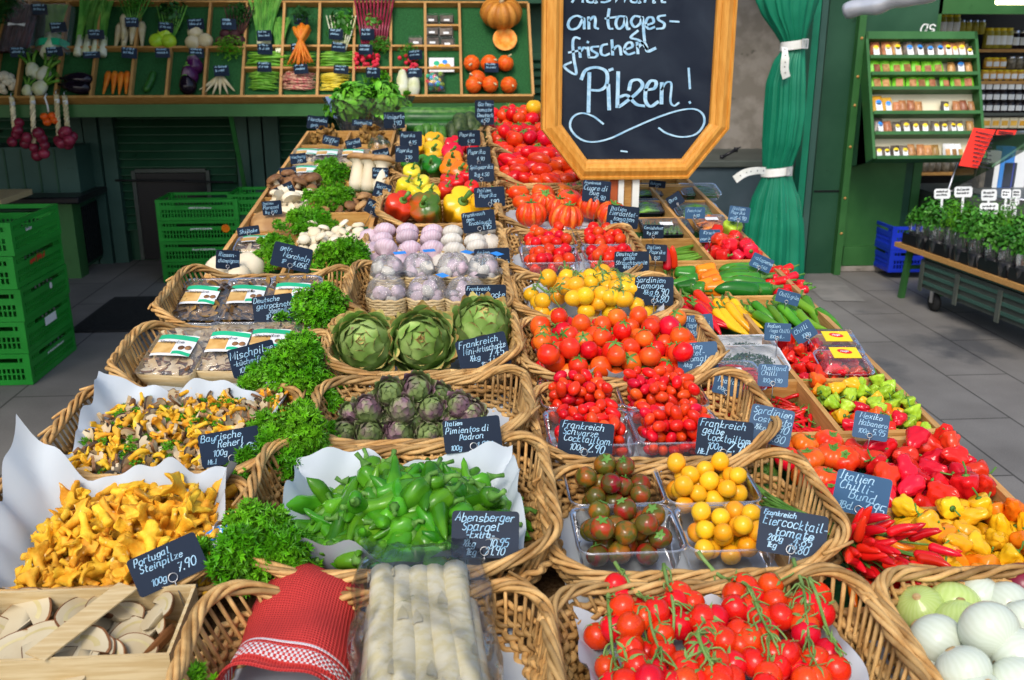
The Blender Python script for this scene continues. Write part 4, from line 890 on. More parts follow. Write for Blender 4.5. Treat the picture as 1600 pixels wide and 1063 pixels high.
# spice rack: leaning cabinet of six narrow shelves
TLr, TRr, BLr, BRr = W(1359, 49, 6.85), W(1524, 55, 6.85), W(1366, 248, 6.5), W(1527, 245, 6.5)
rw = (TRr[0] - TLr[0]); zt_, zb_ = TLr[2], BLr[2]; rh = math.hypot(zt_ - zb_, .35); ra = math.atan2(.35, zt_ - zb_)
RMx = Matrix.Translation((TLr[0] - .01, 6.5, zb_)) @ Matrix.Rotation(-ra, 4, 'X')   # local: x right, z up the face, y into the rack
rk = node('spice_rack', None, RMx, None, 'green leaning rack with six cream backed shelves of spice packets', 'rack')
bx('back_panel', M['cream_panel'], (0, .09, 0), (rw, .10, rh), rk)
bx('side_panel', M['green_paint'], (-.022, 0, 0), (-.001, .12, rh), rk); bx('side_panel', M['green_paint'], (rw + .001, 0, 0), (rw + .022, .12, rh), rk)
bx('top_board', M['green_paint'], (-.022, 0, rh - .055), (rw + .022, .089, rh + .0), rk)
def rk_at(x, y, dy=0.04):
    inv = RMx.inverted(); o_ = inv @ Vector(_C); d_ = (inv.to_3x3() @ Vector(ray(x, y))); t = (dy - o_.y) / d_.y; p = o_ + d_ * t; return p.x, p.z
rys = [88, 114, 137, 175, 207, 245]; shz = []
for y in rys:
    z = rk_at(1440, y, .0)[1]; shz.append(z); mb = MB(); mb.box(0.0, 0, z - .018, rw, .0895, z); mb.box(0.0, -.012, z - .018, rw, -.0005, z + .006); build(mb, 'shelf', M['green_paint'], parent=rk)
mb = MB(); mb.add([(-.0221, .0, 0), (-.0221, .12, 0), (-.0221, .12, rh), (-.0221, .42, .05)], [(0, 1, 2)] and None, [(0, 1, 3), (1, 2, 3)]); build(mb, 'side_gusset', M['wall_green'], parent=rk)
def packet(m, w, h, lab_m, cap_m):
    mb = MB(); X = [[(w * .5 * a * (1 - .12 * abs(b - .5) * 2 * (b > .5)), -.014 * (1 - a * a) * (1 - (2 * b - 1) ** 4), h * b) for a in np.linspace(-1, 1, 9)] for b in np.linspace(0, 1, 9)]; mb.grid(X); X2 = [[(p[0], -p[1] + .001, p[2]) for p in r_] for r_ in X]; mb.grid([r_[::-1] for r_ in X2])
    kids = []
    if lab_m:
        b = MB(); b.box(-w * .28, -.0165, h * .12, w * .28, -.0158, h * .55); kids.append(('label', b.build('label', M[lab_m]), []))
    if cap_m:
        b = MB(); b.lathe([(w * .28, 0), (w * .24, .001), (0, .001)], 12, M=Matrix.Translation((0, -.0155, h * .55)) @ Matrix.Rotation(math.pi / 2, 4, 'X')); kids.append(('seal', b.build('seal', M[cap_m]), []))
    return ('spice_packet', mb.build('spice_packet', M[m]), kids)
PK = {'y': packet('spice', .055, .10, 'label_white', 'label_yellow'), 'd': packet('spice_d', .058, .10, 'label_white', 'label_blue'), 'g': packet('tea_bag', .062, .095, 'spice', None), 't': packet('honey', .058, .10, 'label_white', 'label_blue'), 's': packet('spice_d', .05, .075, 'label_white', 'label_yellow'), 'r': packet('spice', .045, .075, None, None), 'w': packet('label_white', .04, .08, 'spice', None)}
def packs_row(row_, items, what):
    for x, k in items:
        px_, _ = rk_at(x, rys[row_] - 8); s_ = rng0.uniform(1.2, 1.42)
        place(PK[k], RMx @ Matrix.Translation((px_, .045, shz[row_] + .001)) @ Euler((-.1, rng0.uniform(-.06, .06), rng0.uniform(-.2, .2))).to_matrix().to_4x4() @ Matrix.Scale(s_, 4), {'y': 'spice packet with white label and yellow seal on the %s shelf of the rack', 'd': 'dark spice packet with blue seal on the %s shelf of the rack', 'g': 'lime green packet on the %s shelf of the rack', 't': 'honey coloured packet on the %s shelf of the rack', 's': 'dark packet with yellow seal on the %s shelf of the rack', 'r': 'small unlabelled brown packet on the %s shelf of the rack', 'w': 'slim white packet on the %s shelf of the rack'}[k] % what, 'packet', 'packets %s %s' % (k, what))
rng0 = random.Random(9)
packs_row(0, [(1369, 'y'), (1388, 'y'), (1403, 'y'), (1422, 'd'), (1437, 'd'), (1454, 'd'), (1468, 'd'), (1481, 'y'), (1492, 'y'), (1503, 'y'), (1515, 's')], 'top'); packs_row(1, [(1369, 'g'), (1384, 'g'), (1401, 'g'), (1417, 'g'), (1433, 'g'), (1450, 'g'), (1466, 'g'), (1487, 'r'), (1501, 'd'), (1515, 'r')], 'second'); packs_row(2, [(1370, 'g'), (1384, 'g'), (1404, 'g'), (1425, 'g'), (1440, 'g'), (1455, 'g'), (1477, 'g'), (1495, 'g'), (1512, 'g')], 'third')
packs_row(3, [(1373, 't'), (1388, 't'), (1402, 'r'), (1413, 'r'), (1425, 'r'), (1436, 'r'), (1477, 's'), (1495, 'r'), (1508, 'r'), (1520, 'r')], 'fourth'); packs_row(4, [(1374, 'd'), (1388, 'r'), (1402, 's'), (1416, 's'), (1431, 's'), (1445, 's'), (1462, 's'), (1475, 's'), (1488, 's'), (1500, 's'), (1518, 'r')], 'fifth'); packs_row(5, [(1373, 's'), (1386, 's'), (1400, 's'), (1413, 's'), (1427, 'r'), (1440, 'r'), (1450, 'r'), (1462, 'r'), (1480, 'w'), (1490, 'w'), (1500, 'w')], 'lowest')
# lettering on the green panel behind the rack
mb = MB(); q = W(1438, 50, 6.94); write(mb, 'gs', 0, 0, .09, .008); build(mb, 'lettering', M['label_white'], M=Matrix.Translation(q) @ Matrix.Rotation(math.pi / 2, 4, 'X'), parent=None, label='white letters gs on the dark panel above the spice rack', cat='lettering')
bx('upper_panel', M['wall_green'], (q[0] - .5, 6.945, W(1400, 52, 6.945)[2] - .05), (q[0] + .12, 6.949, 2.74), None, 'dark green panel above the spice rack', 'panel')
# silver roll
mb = MB(); a, b = W(1322, 18, 5.6), W(1470, -14, 5.2); k = 26; P = np.array([a + (b - a) * t + np.array([0, 0, .006 * math.sin(t * 14)]) for t in np.linspace(0, 1, k)]); mb.tube(P, [.045 * (1 + .08 * math.sin(t * 23)) for t in np.linspace(0, 1, k)], 18)
ro = build(mb, 'tarpaulin_roll', M['silver_foil'], label='silver grey rolled tarpaulin at the top edge of the photo', cat='roll'); mb = MB(); mb.tube([a, a - (b - a) * .02], [.018, .018], 10); build(mb, 'tube_hole', M['black_plastic'], parent=ro)
# lamp under the lintel, lit
em = bpy.data.materials.new('lit_lamp'); em.use_nodes = True; em.node_tree.nodes['Principled BSDF'].inputs['Emission Color'].default_value = (1, .86, .5, 1); em.node_tree.nodes['Principled BSDF'].inputs['Emission Strength'].default_value = 5
a = W(1578, 3, 6.3); lp = node('strip_lamp', None, Matrix.Translation(a), None, 'lit strip lamp at the top right corner', 'lamp'); mb = MB(); mb.tube([(-.09, 0, 0), (.3, 0, 0)], .018, 10); build(mb, 'tube', em, parent=lp); bx('housing', M['green_bright'], (-.1, -.02, .02), (.3, .05, .05), lp)

# ------------------------------------------------------------ herb bench, blue crate, cart, glass case, red cards
ZB = W(1400, 372, 6.33)[2]
E0, E1 = G(1398, 378, ZB), G(1640, 462, ZB); dirb = (E1 - E0) / np.linalg.norm(E1 - E0); nrb = np.array([-dirb[1], dirb[0], 0]); nrb = nrb if nrb[1] > 0 else -nrb
Lb = np.linalg.norm(E1 - E0); HB = Matrix(((dirb[0], nrb[0], 0, E0[0]), (dirb[1], nrb[1], 0, E0[1]), (0, 0, 1, ZB), (0, 0, 0, 1)))
hb = node('bench_table', None, HB, None, 'low wooden bench on green folding legs carrying the potted herbs', 'bench')
bx('board', M['wood_y'], (0, 0, -.03), (Lb + .6, .45, 0), hb)
for y in (.06, .36):
    mb = MB(); mb.bar((.10, y, -.031), (.06, y, -ZB), .035, .035, up=(0, 1, 0)); build(mb, 'leg', M['green_paint'], parent=hb)
mb = MB(); mb.bar((.09, .08, -.16), (.09, .34, -.16), .025, .025); mb.bar((.10, .21, -.16), (.40, .21, -.035), .025, .02, up=(0, 1, 0)); build(mb, 'stretcher', M['green_paint'], parent=hb)
q = G(1385, 412); PB = plastic_crate(.36, .36, .17, 'crate_blue')
for i in range(2): place(('plastic_crate', PB, []), MW(3.44, 6.98 - .12, .004 + i * .172 if False else .052 + i * .172), ('lower', 'upper')[i] + ' blue plastic crate behind the bench leg', 'crate', 'blue crates behind the bench')
ct = node('metal_cart', None, HB @ Matrix.Translation((.28, .03, -ZB)), None, 'grey green metal cart on castors under the herb bench', 'cart')
bx('body', M['cart_grey'], (0, 0, .14), (Lb, .5, ZB - .06), ct)
for i in range(4): bx('rail', M['wall_teal'], (.04, -.012, .17 + i * .055), (Lb - .05, -.001, .19 + i * .055), ct)
for x in (.03, .40, .8): bx('post', M['cart_grey'], (x, -.022, .12), (x + .035, -.0125, ZB - .07), ct)
for x in (.14, Lb - .1):
    w_ = MB(); w_.lathe([(0, -.014), (.055, -.014), (.062, 0), (.055, .014), (0, .014)], 18, M=Matrix.Translation((x, .04, .062)) @ Matrix.Rotation(math.pi / 2, 4, 'X')); wh = build(w_, 'castor', M['rubber'], parent=ct); w_ = MB(); w_.lathe([(.03, -.018), (0, -.018)], 12, M=Matrix.Translation((x, .04, .062)) @ Matrix.Rotation(math.pi / 2, 4, 'X')); w_.bar((x, .015, .06), (x, .015, .14), .03, .008, up=(0, 1, 0)); build(w_, 'fork', M['chrome'], parent=wh)
HERBS = []
for i in range(5):
    mb = MB(); g = random.Random(40 + i); hgt = (.16, .20, .14, .22, .18)[i]
    leaf_clump(mb, g, (0, 0, hgt * .5), (.078, .078, hgt * .72), 400, (.012, .008, .016, .009, .013)[i], frilly=i in (1, 3), shell=.15)
    for k in range(12): a = g.uniform(0, 6.28); mb.tube([(0.01 * math.cos(a), .01 * math.sin(a), 0), (.03 * math.cos(a), .03 * math.sin(a), hgt * .6)], .0015, 4, 0, .4)
    pot = MB(); pot.lathe([(0, -.07), (.033, -.07), (.045, 0), (.041, 0), (.036, -.01), (0, -.01)], 16); slv = MB(); slv.lathe([(.036, -.068), (.044, .0), (.052, hgt * .4)], 18, lambda a, t: 1 + .06 * np.sin(6 * a) * t)
    HERBS.append(('potted_herb', mb.build('potted_herb', M['leaf' if i % 2 == 0 else 'parsley']), [('pot', pot.build('pot', M['black_plastic' if i != 2 else 'terracotta']), []), ('sleeve', slv.build('sleeve', M['clear']), [])]))
gh = random.Random(6)
for r_ in range(3):
    for i in range(9):
        x = .12 + i * .135 + gh.uniform(-.015, .015); y = .07 + r_ * .14
        place(HERBS[gh.randrange(5)], HB @ Matrix.Translation((x, y, .085)) @ Matrix.Rotation(gh.uniform(0, 6), 4, 'Z') @ Matrix.Scale(gh.uniform(.95, 1.55), 4), 'potted herb in a clear sleeve, %s row on the bench' % ('front', 'middle', 'rear')[r_], 'herb pot', 'potted herbs, %s row' % ('front', 'middle', 'rear')[r_])
for i in range(5):
    mb = MB(); w_ = .24
    mb.box(0, 0, .002, w_, .40, .006); mb.box(0, 0, .0062, w_, .006, .075); mb.box(0, .394, .0062, w_, .40, .05); mb.box(0, .0062, .0062, .006, .3938, .05); mb.box(w_ - .006, .0062, .0062, w_, .3938, .05)
    build(mb, 'plant_tray', M['black_plastic'], M=HB @ Matrix.Translation((.05 + i * .27, .02, .0)), label='black plastic tray holding herb pots on the bench', cat='tray', group='black herb trays')
for i, (x, y, wd_, hh_) in enumerate(((1472, 303, 27, 16), (1505, 300, 30, 17), (1545, 305, 26, 18), (1545, 326, 31, 18), (1572, 325, 18, 10), (1572, 303, 16, 14), (1588, 303, 14, 14), (1585, 315, 16, 12))):
    p_ = W(x, y, 5.95 if i != 3 else 5.6); k = (5.95 if i != 3 else 5.6) / F_PX; mb = MB(); w_, h_ = wd_ * k, hh_ * k
    mb.poly_prism([(-w_ / 2 * .85, -h_ / 2), (w_ / 2 * .85, -h_ / 2), (w_ / 2, -h_ * .3), (w_ / 2, h_ * .35), (w_ / 2 * .8, h_ / 2), (-w_ / 2 * .8, h_ / 2), (-w_ / 2, h_ * .35), (-w_ / 2, -h_ * .3)], 0, .003); mb.box(-.008, -h_ / 2 - .12, .0005, .008, -h_ / 2 - .0005, .0025)
    o = build(mb, 'plant_sign', M['label_white'], M=Matrix.Translation(p_) @ Matrix.Rotation(math.pi / 2 - .15, 4, 'X'), label=('white plastic herb sign, leftmost above the pots', 'white herb sign second from left, in front of another', 'white herb sign above the large front one', 'largest white herb sign standing in the front pots', 'small white herb sign right of the largest', 'pale herb sign in the back near the right edge', 'pale herb sign at the right edge', 'small pale herb sign low at the right edge')[i], cat='sign', group='herb signs')
    mb = MB(); g = random.Random(i); [scribble(mb, -w_ * .36, w_ * .3, h_ * (.12 - .32 * q), h_ * .2, .004, g) for q in range(2)]; build(mb, 'lettering', M['ink'], parent=o, M=Matrix.Translation((0, 0, .0035)))
# glass display case
gA, gB, gC, gD = W(1480, 300, 6.6), W(1512, 210, 6.9), W(1660, 205, 6.2), W(1660, 320, 5.9)
gc = node('glass_case', None, None, None, 'slanted glass counter case behind the potted herbs', 'display case')
mb = MB(); mb.add([gA, gB, gC, gD], [(0, 1, 2, 3)], smooth=False); build(mb, 'glass_pane', M['clear'], parent=gc)
mb = MB(); mb.tube([gB, gC], .014, 8); mb.tube([gA, gB], .006, 8); mb.tube([gA, gD], .012, 8); build(mb, 'frame', M['chrome'], parent=gc)
mb = MB(); x0 = gA[0] + .05; mb.box(x0, 6.5, ZB + .02, x0 + 1.4, 7.4, gA[2] - .05); build(mb, 'counter', M['cart_grey'], parent=gc)
for i, (x, y, m) in enumerate(((1555, 245, 'label_white'), (1578, 238, 'label_blue'), (1598, 245, 'label_white'), (1545, 262, 'grey_jar'), (1580, 262, 'crate_blue'))):
    p_ = W(x, y, 7.1); bx('packed_carton', M[m], (p_[0] - .06, 7.1, gA[2] - .049 + .0), (p_[0] + .05, 7.2, p_[2] + .04), None, ('white carton inside the glass case, left', 'blue and white carton inside the glass case', 'white carton inside the glass case at the right edge', 'grey carton inside the glass case, low on the left', 'bright blue crate inside the glass case')[i], 'carton', bevel=.004)
cA = [W(1521, 200, 6.0), W(1556, 203, 6.0), W(1528, 263, 5.85), W(1498, 259, 5.85)]
def flat_card(name, quad, th, m, lab, cat, nl=6):
    a_, b_, c_, d_ = [Vector(q) for q in quad]; ex = (b_ - a_).normalized(); n_ = ex.cross(d_ - a_).normalized(); mb = MB(); V = [tuple(q) for q in (a_, b_, c_, d_)] + [tuple(q + n_ * th) for q in (a_, b_, c_, d_)]
    mb.add(V, [(3, 2, 1, 0), (4, 5, 6, 7), (0, 1, 5, 4), (1, 2, 6, 5), (2, 3, 7, 6), (3, 0, 4, 7)], smooth=False); o = build(mb, name, M[m], label=lab, cat=cat)
    if n_.y > 0: n_ = -n_; off = .0015
    else: off = th + .0015
    t_ = MB(); g = random.Random(2); w_, h_ = (b_ - a_).length, (d_ - a_).length
    for q in range(nl): scribble(t_, w_ * .12, w_ * .85, -h_ * (q + 1) / (nl + 1), h_ * .35 / nl, .0035, g)
    ey = -(d_ - a_).normalized(); mt = Matrix((ex.to_4d(), ey.to_4d(), n_.to_4d(), Vector((0, 0, 0, 1)))).transposed(); mt.translation = a_ + n_ * off
    build(t_, 'lettering', M['ink'], parent=o, M=mt); return o
flat_card('notice_card', cA, .002, 'red_card', 'tall bright red handwritten notice hanging askew on the glass case', 'notice', 9)
flat_card('notice_card', [W(1558, 203, 6.0), W(1589, 204, 5.95), W(1586, 211, 5.95), W(1555, 211, 6.0)], .002, 'red_card', 'small red strip notice right of the tall red one', 'notice', 2)
# ------------------------------------------------------------ big chalkboard on its post
YS = 3.0
def Sg(x, y): p = W(x, y, YS); return np.array([p[0], p[2]])
xl, xr, zb = Sg(846, 200)[0], Sg(1139, 205)[0], Sg(990, 281)[1]; zc = Sg(846, 203)[1]; cxl, cxr = Sg(907, 279)[0], Sg(1074, 281)[0]; ht = .92; zt2 = zb + ht
sgn = node('chalkboard_sign', None, Matrix.Translation((0, YS, 0)), None, 'big octagonal chalkboard in a honey wood frame announcing mushrooms', 'sign')
ch = zc - zb
def octo(o_):
    k = o_ * math.tan(math.pi / 8); dx = (cxl - xl)
    return np.array([(cxl + k * .8, zb + o_), (cxr - k * .8, zb + o_), (xr - o_, zc + k * .6), (xr - o_, zt2 - ch - k * .6), (cxr - k * .8, zt2 - o_), (cxl + k * .8, zt2 - o_), (xl + o_, zt2 - ch - k * .6), (xl + o_, zc + k * .6)])
pf = [(0, .03), (0, -.004), (.003, -.012), (.010, -.014), (.012, -.010), (.016, -.012), (.030, -.020), (.040, -.020), (.048, -.013), (.050, -.009), (.056, -.008), (.062, -.004), (.064, .004), (.064, .012)]
X = np.array([np.c_[octo(o_)[:, 0], np.full(8, dy), octo(o_)[:, 1]] for o_, dy in pf]); X = np.concatenate([X, X[:, :1]], 1); mb = MB(); mb.grid(X, smooth=False)
build(mb, 'frame', M['frame'], parent=sgn)
oc = octo(.0642); mb = MB(); mb.add([(x, .010, z) for x, z in oc] + [(np.mean(oc[:, 0]), .010, np.mean(oc[:, 1]))], None, [(i, (i + 1) % 8, 8) for i in range(8)], smooth=False); oc2 = octo(.002); mb.add([(x, .028, z) for x, z in oc2] + [(np.mean(oc2[:, 0]), .028, np.mean(oc2[:, 1]))], None, [((i + 1) % 8, i, 8) for i in range(8)], smooth=False); build(mb, 'board', M['slate'], parent=sgn)
strokes = """395,100 360,88 325,105 312,140 330,163 370,150 398,100 402,160;425,95 428,160;428,115 455,92 464,112 462,150 480,160;540,50 533,110 540,155 560,160;518,103 582,94;628,92 592,93 577,130 592,160 620,140 632,95 640,158 655,158;718,96 682,90 662,120 682,150 712,130 724,95 732,180 737,228;700,170 660,208 708,225 752,275;745,140 785,125 780,98 755,100 742,135 760,160 792,150;852,85 815,92 815,110 845,130 840,155 803,160;878,118 927,121;378,215 350,208 338,240 345,330 355,412 290,370 330,345;315,292 375,280;375,262 380,318;380,288 398,265 412,268;422,262 427,315;418,232 425,236;482,258 445,262 445,280 475,300 460,318 425,318;530,245 500,255 495,295 515,308 542,298;555,222 560,305;560,278 585,255 600,265 606,305;625,276 668,260 660,235 635,245 625,280 645,302 682,292;695,235 700,298;700,262 730,235 745,260 755,285 797,268;430,405 428,500 425,622;385,440 410,390 470,374 525,400 525,470 490,500 440,500;535,470 538,540 540,608;540,390 560,383;590,400 588,500 585,595;650,500 663,452 705,444 725,475 690,520 620,575 595,592;600,537 640,530 690,578 735,588;740,500 790,490 800,455 770,450 745,490 742,560 770,590 812,565;832,460 830,575;830,500 855,460 885,465 880,560 900,587 927,570;981,378 985,440 988,492;985,564 990,573;508,688 450,645 385,628 335,655 325,710 370,765 440,788 540,770 660,715 800,655 920,615 1010,605 1060,635 1065,690 1020,745 940,760 860,740 815,710;605,838 640,842"""
wr_ = MB(); P0 = MB()
for i, s_ in enumerate(strokes.split(';')):
    q = np.array([[float(v) for v in p_.split(',')] for p_ in s_.split()]); q[:, 1] *= -1; th = 10 if i < 23 else (13 if i < 33 else 8); ribbon(P0, smooth_path(q, 6), th, 0, nib=.6)
write(P0, 'Auswahl', 335, -12, 105, 10)
for V, in zip(P0.V): 
    pts_ = [Sg(800 + x * .2823, -y * .2823) for x, y, _ in V]; wr_.V.append(np.array([(p_[0], .0075, p_[1]) for p_ in pts_], np.float32))
wr_.Q = P0.Q; wr_.T3 = P0.T3; wr_.n = P0.n; build(wr_, 'lettering', M['chalk'], parent=sgn)
for x0, x1, m, dy in ((955, 966, 'terracotta', .012), (966.5, 975, 'strap', .004), (976, 988, 'wood', .016), (988.5, 999, 'strap', .004)):
    a, b = Sg(x0, 300)[0], Sg(x1, 300)[0]; zbt = TW(0, YS / math.cos(TA), 0).z - .03; bx('post', M[m], (a, dy - .001, zbt), (b, dy + .02, zb + .004 - (.0 if m != 'wood' else 0)), sgn)
# ------------------------------------------------------------ the sloping stall
rng = random.Random(11)
def box_obj(name, m, x0, y0, z0, x1, y1, z1, **k):
    mb = MB(); mb.box(x0, y0, z0, x1, y1, z1); return build(mb, name, m, **k)
st = node('market_stall', None, TM, None, 'long sloping market stall table carrying all the baskets and wooden crates', 'stall')
box_obj('table_top', M['wood_y'], -.64, .30, -.05, .875, 4.62, -.006, parent=st)
for u in (-.60, .82):
    for v in (.45, 2.4, 4.5):
        p = TW(u, v, -.05); o = box_obj('leg', M['green_paint'], -.03, -.03, -p.z / math.cos(TA), .03, .03, 0, parent=st)
        o.matrix_basis = Matrix.Translation((u, v, -.05)) @ Matrix.Rotation(-TA, 4, 'X')
X = [[(u, v, (0.0 if -.63 < u < .43 else -.0) + .0015 * math.sin(u * 60 + v * 9) * math.sin(v * 40)) for u in np.linspace(-.66, .44, 60)] for v in np.linspace(.28, 4.62, 120)]
bc = MB(); bc.grid(X); bc.grid([[(u, .28, z) for u in np.linspace(-.66, .44, 10)] for z in (-.5, -.2, 0)])
build(bc, 'burlap_cloth', M['burlap'], M=TM, label='coarse brown burlap cloth covering the stall under the baskets', cat='cloth')

def crate(u0, u1, v0, v1, us, vs, label, wall=.058, th=.012):
    """flat wooden crate divided into cells, green lining in each"""
    c = node('wooden_crate', None, MT(u0, v0, 0), None, label, 'crate', None); Wd, D = u1 - u0, v1 - v0
    a = MB(); a.box(0, 0, 0, Wd, D, .006); build(a, 'base', M['wood'], parent=c)
    a = MB(); a.box(th, th, .0065, Wd - th, D - th, .0095); build(a, 'green_lining', M['liner'], parent=c)
    for (p, q) in (((0, 0), (Wd, th)), ((0, D - th), (Wd, D))):
        a = MB(); a.box(p[0], p[1], .006, q[0], q[1], wall, var=rng.random()); build(a, 'end_board', M['wood'], parent=c)
    for x in (0, Wd - th):
        a = MB(); a.box(x, th, .006, x + th, D - th, wall + .001, var=rng.random()); build(a, 'side_board', M['wood_y'], parent=c)
    for u in us:
        a = MB(); a.box(u - u0 - .005, th, .0098, u - u0 + .005, D - th, wall - .003, var=rng.random()); build(a, 'divider', M['wood_y'], parent=c)
    xs = [th] + [u - u0 for u in us] + [Wd - th]
    for v in vs:
        for x0_, x1_ in zip(xs[:-1], xs[1:]):
            a = MB(); a.box(x0_ + (.0052 if x0_ > th else 0), v - v0 - .006, .0098, x1_ - (.0052 if x1_ < Wd - th else 0), v - v0 + .006, wall - .004, var=rng.random()); build(a, 'divider', M['wood'], parent=c)
    return c
crate(.455, .868, 1.035, 1.492, [.648], [1.272], 'honey coloured wooden crate holding yellow and red habaneros at the near right corner')
crate(.462, .868, 1.505, 2.455, [.685], [1.735, 1.967, 2.212], 'long wooden crate of eight cells with chillies, small peppers and clamshell boxes')
crate(.475, .872, 2.475, 3.33, [.715], [2.70, 2.93, 3.14], 'wooden crate with round red peppers, okra and green beans in its cells')
crate(.482, .875, 3.345, 3.80, [.735], [3.57], 'small wooden crate of courgettes, furthest on the right edge of the stall')
crate(-.622, -.225, 2.405, 2.80, [-.43], [2.61], 'wooden crate with three big white mushrooms, at the left edge behind the baskets')
crate(-.622, -.225, 2.815, 3.44, [-.43], [3.03, 3.235], 'wooden crate of brown mushrooms and parasol caps on the left edge')
crate(-.622, -.225, 3.455, 4.42, [-.43], [3.66, 3.87, 4.12], 'furthest wooden crate on the left with dried mushrooms at its back')

# ------------------------------------------------------------ wicker baskets
def rrect(a, b, rc, n):
    """n points evenly spaced round a rounded rectangle of half sizes a, b; also the outward normals"""
    P = []
    for cx_, cy_, s in ((a - rc, b - rc, 0), (-a + rc, b - rc, 1), (-a + rc, -b + rc, 2), (a - rc, -b + rc, 3)):
        for t in np.linspace(0, math.pi / 2, 14): P.append((cx_ + rc * math.cos(t + s * math.pi / 2), cy_ + rc * math.sin(t + s * math.pi / 2)))
    P = np.array(P + [P[0]]); d = np.r_[0, np.cumsum(np.linalg.norm(np.diff(P, axis=0), axis=1))]
    q = np.linspace(0, d[-1], n, endpoint=False); Q = np.stack([np.interp(q, d, P[:, 0]), np.interp(q, d, P[:, 1])], 1)
    t = np.roll(Q, -1, 0) - np.roll(Q, 1, 0); t /= np.linalg.norm(t, axis=1)[:, None]
    return Q, np.stack([t[:, 1], -t[:, 0]], 1), d[-1]
def basket(u0, u1, v0, v1, label, h=.095, hoop=(.02, .03), rc=.07, flare=.035, rows=10, seed=0, front=0.0):
    g = random.Random(seed); a, b = (u1 - u0) / 2, (v1 - v0) / 2
    def rimz(Q):
        x = Q[:, 0] / a; e = np.clip((np.abs(x) - .45) / .5, 0, 1); e = e * e * (3 - 2 * e)
        return h + np.where(x < 0, hoop[0], hoop[1]) * e - front * (Q[:, 1] < -b * .5) * (1 - e)
    mb = MB(); _, _, per = rrect(a, b, rc, 40); ns = int(per / .03) * 2; npt = ns * 4
    for j in range(rows):                                   # woven courses
        f = (j + .5) / rows; Q, Nn, _ = rrect(a - flare * (1 - f), b - flare * (1 - f), rc, npt); s = np.arange(npt) / npt
        wv = .0038 * np.sin(np.pi * s * ns + j * math.pi) + .0012 * np.sin(s * 50 + j * 3)
        zz = .010 + (h - front - .020) * f + .0014 * np.sin(s * 37 + j * 2.1) + .0012 * np.sin(s * 91 + j) + front * .0
        P = np.c_[Q + Nn * wv[:, None], zz]
        for q in range(3):                                  # each course of several rods laid end to end
            i0, i1 = int(npt * q / 3) - 2, int(npt * (q + 1) / 3) + 2
            mb.tube(P.take(range(i0, i1), 0, mode='wrap') + np.array([0, 0, g.uniform(-.0012, .0012)]), .0043 * g.uniform(.85, 1.15), 5, 0, g.random())
    Qb, Nb, _ = rrect(a - flare, b - flare, rc, ns); Qr, Nr, _ = rrect(a, b, rc, ns); rz = rimz(Qr); sk = g.uniform(1, 2)
    for i in range(ns):                                     # upright stakes, leaning in the open ends
        lean = Qr[(i + 1) % ns] - Qr[i]; top = Qr[i] + lean * (.6 if abs(Qr[i][0]) > a * .75 else .1)
        P = [(*Qb[i], .006), (*(Qb[i] * .45 + Qr[i] * .55), h * .5), (*top, rz[i] - .004)]
        mb.tube(smooth_path(np.array(P), 3), .0027 * g.uniform(.85, 1.2), 5, 0, g.random())
    for y in np.arange(-b + flare + .01, b - flare, .011):  # base weave
        x1 = a - flare - max(0, rc - (b - flare - abs(y))) * .5; xx = np.linspace(-x1, x1, 24)
        mb.tube(np.c_[xx, np.full(24, y), .006 + .002 * np.sin(np.arange(24) * math.pi / 1.5 + y * 280)], .004, 5, 0, g.random())
    o = build(mb, 'wicker_basket', M['wicker'], M=MT((u0 + u1) / 2, (v0 + v1) / 2, 0), label=label, cat='basket')
    rm = MB(); n = int(per / .0075)
    Q, Nn, _ = rrect(a, b, rc, n); z = rimz(Q); s = np.arange(n) / n
    for k in range(5):                                      # plaited border of five rods
        ph = k * 2 * math.pi / 5; tw = round(per / .16)
        aa = 2 * math.pi * s * tw + ph + .4 * np.sin(s * 40 + k); rr = .0062 + .001 * np.sin(s * 60 + k * 2)
        P = np.c_[Q + Nn * (np.cos(aa) * rr + .001)[:, None], z + np.sin(aa) * rr * .9]
        for q in range(4):
            i0, i1 = int(n * q / 4) - 2, int(n * (q + 1) / 4) + 3
            rm.tube(P.take(range(i0, i1), 0, mode='wrap'), .0037 * g.uniform(.85, 1.15), 6, 0, g.random())
    for _ in range(5):                                      # a few loose rod ends
        i = g.randrange(n); p = np.array([*Q[i], z[i]]); t = np.array([*(Q[(i + 3) % n] - Q[i]), 0]); t /= np.linalg.norm(t)
        rm.tube([p - t * .02, p + np.array([*Nn[i], .4]) * .009, p + t * .03 + np.array([*Nn[i], .3]) * .016], [.003, .003, .0022], 5, 0, g.random())
    build(rm, 'plaited_rim', M['wicker'], parent=o)
    return o
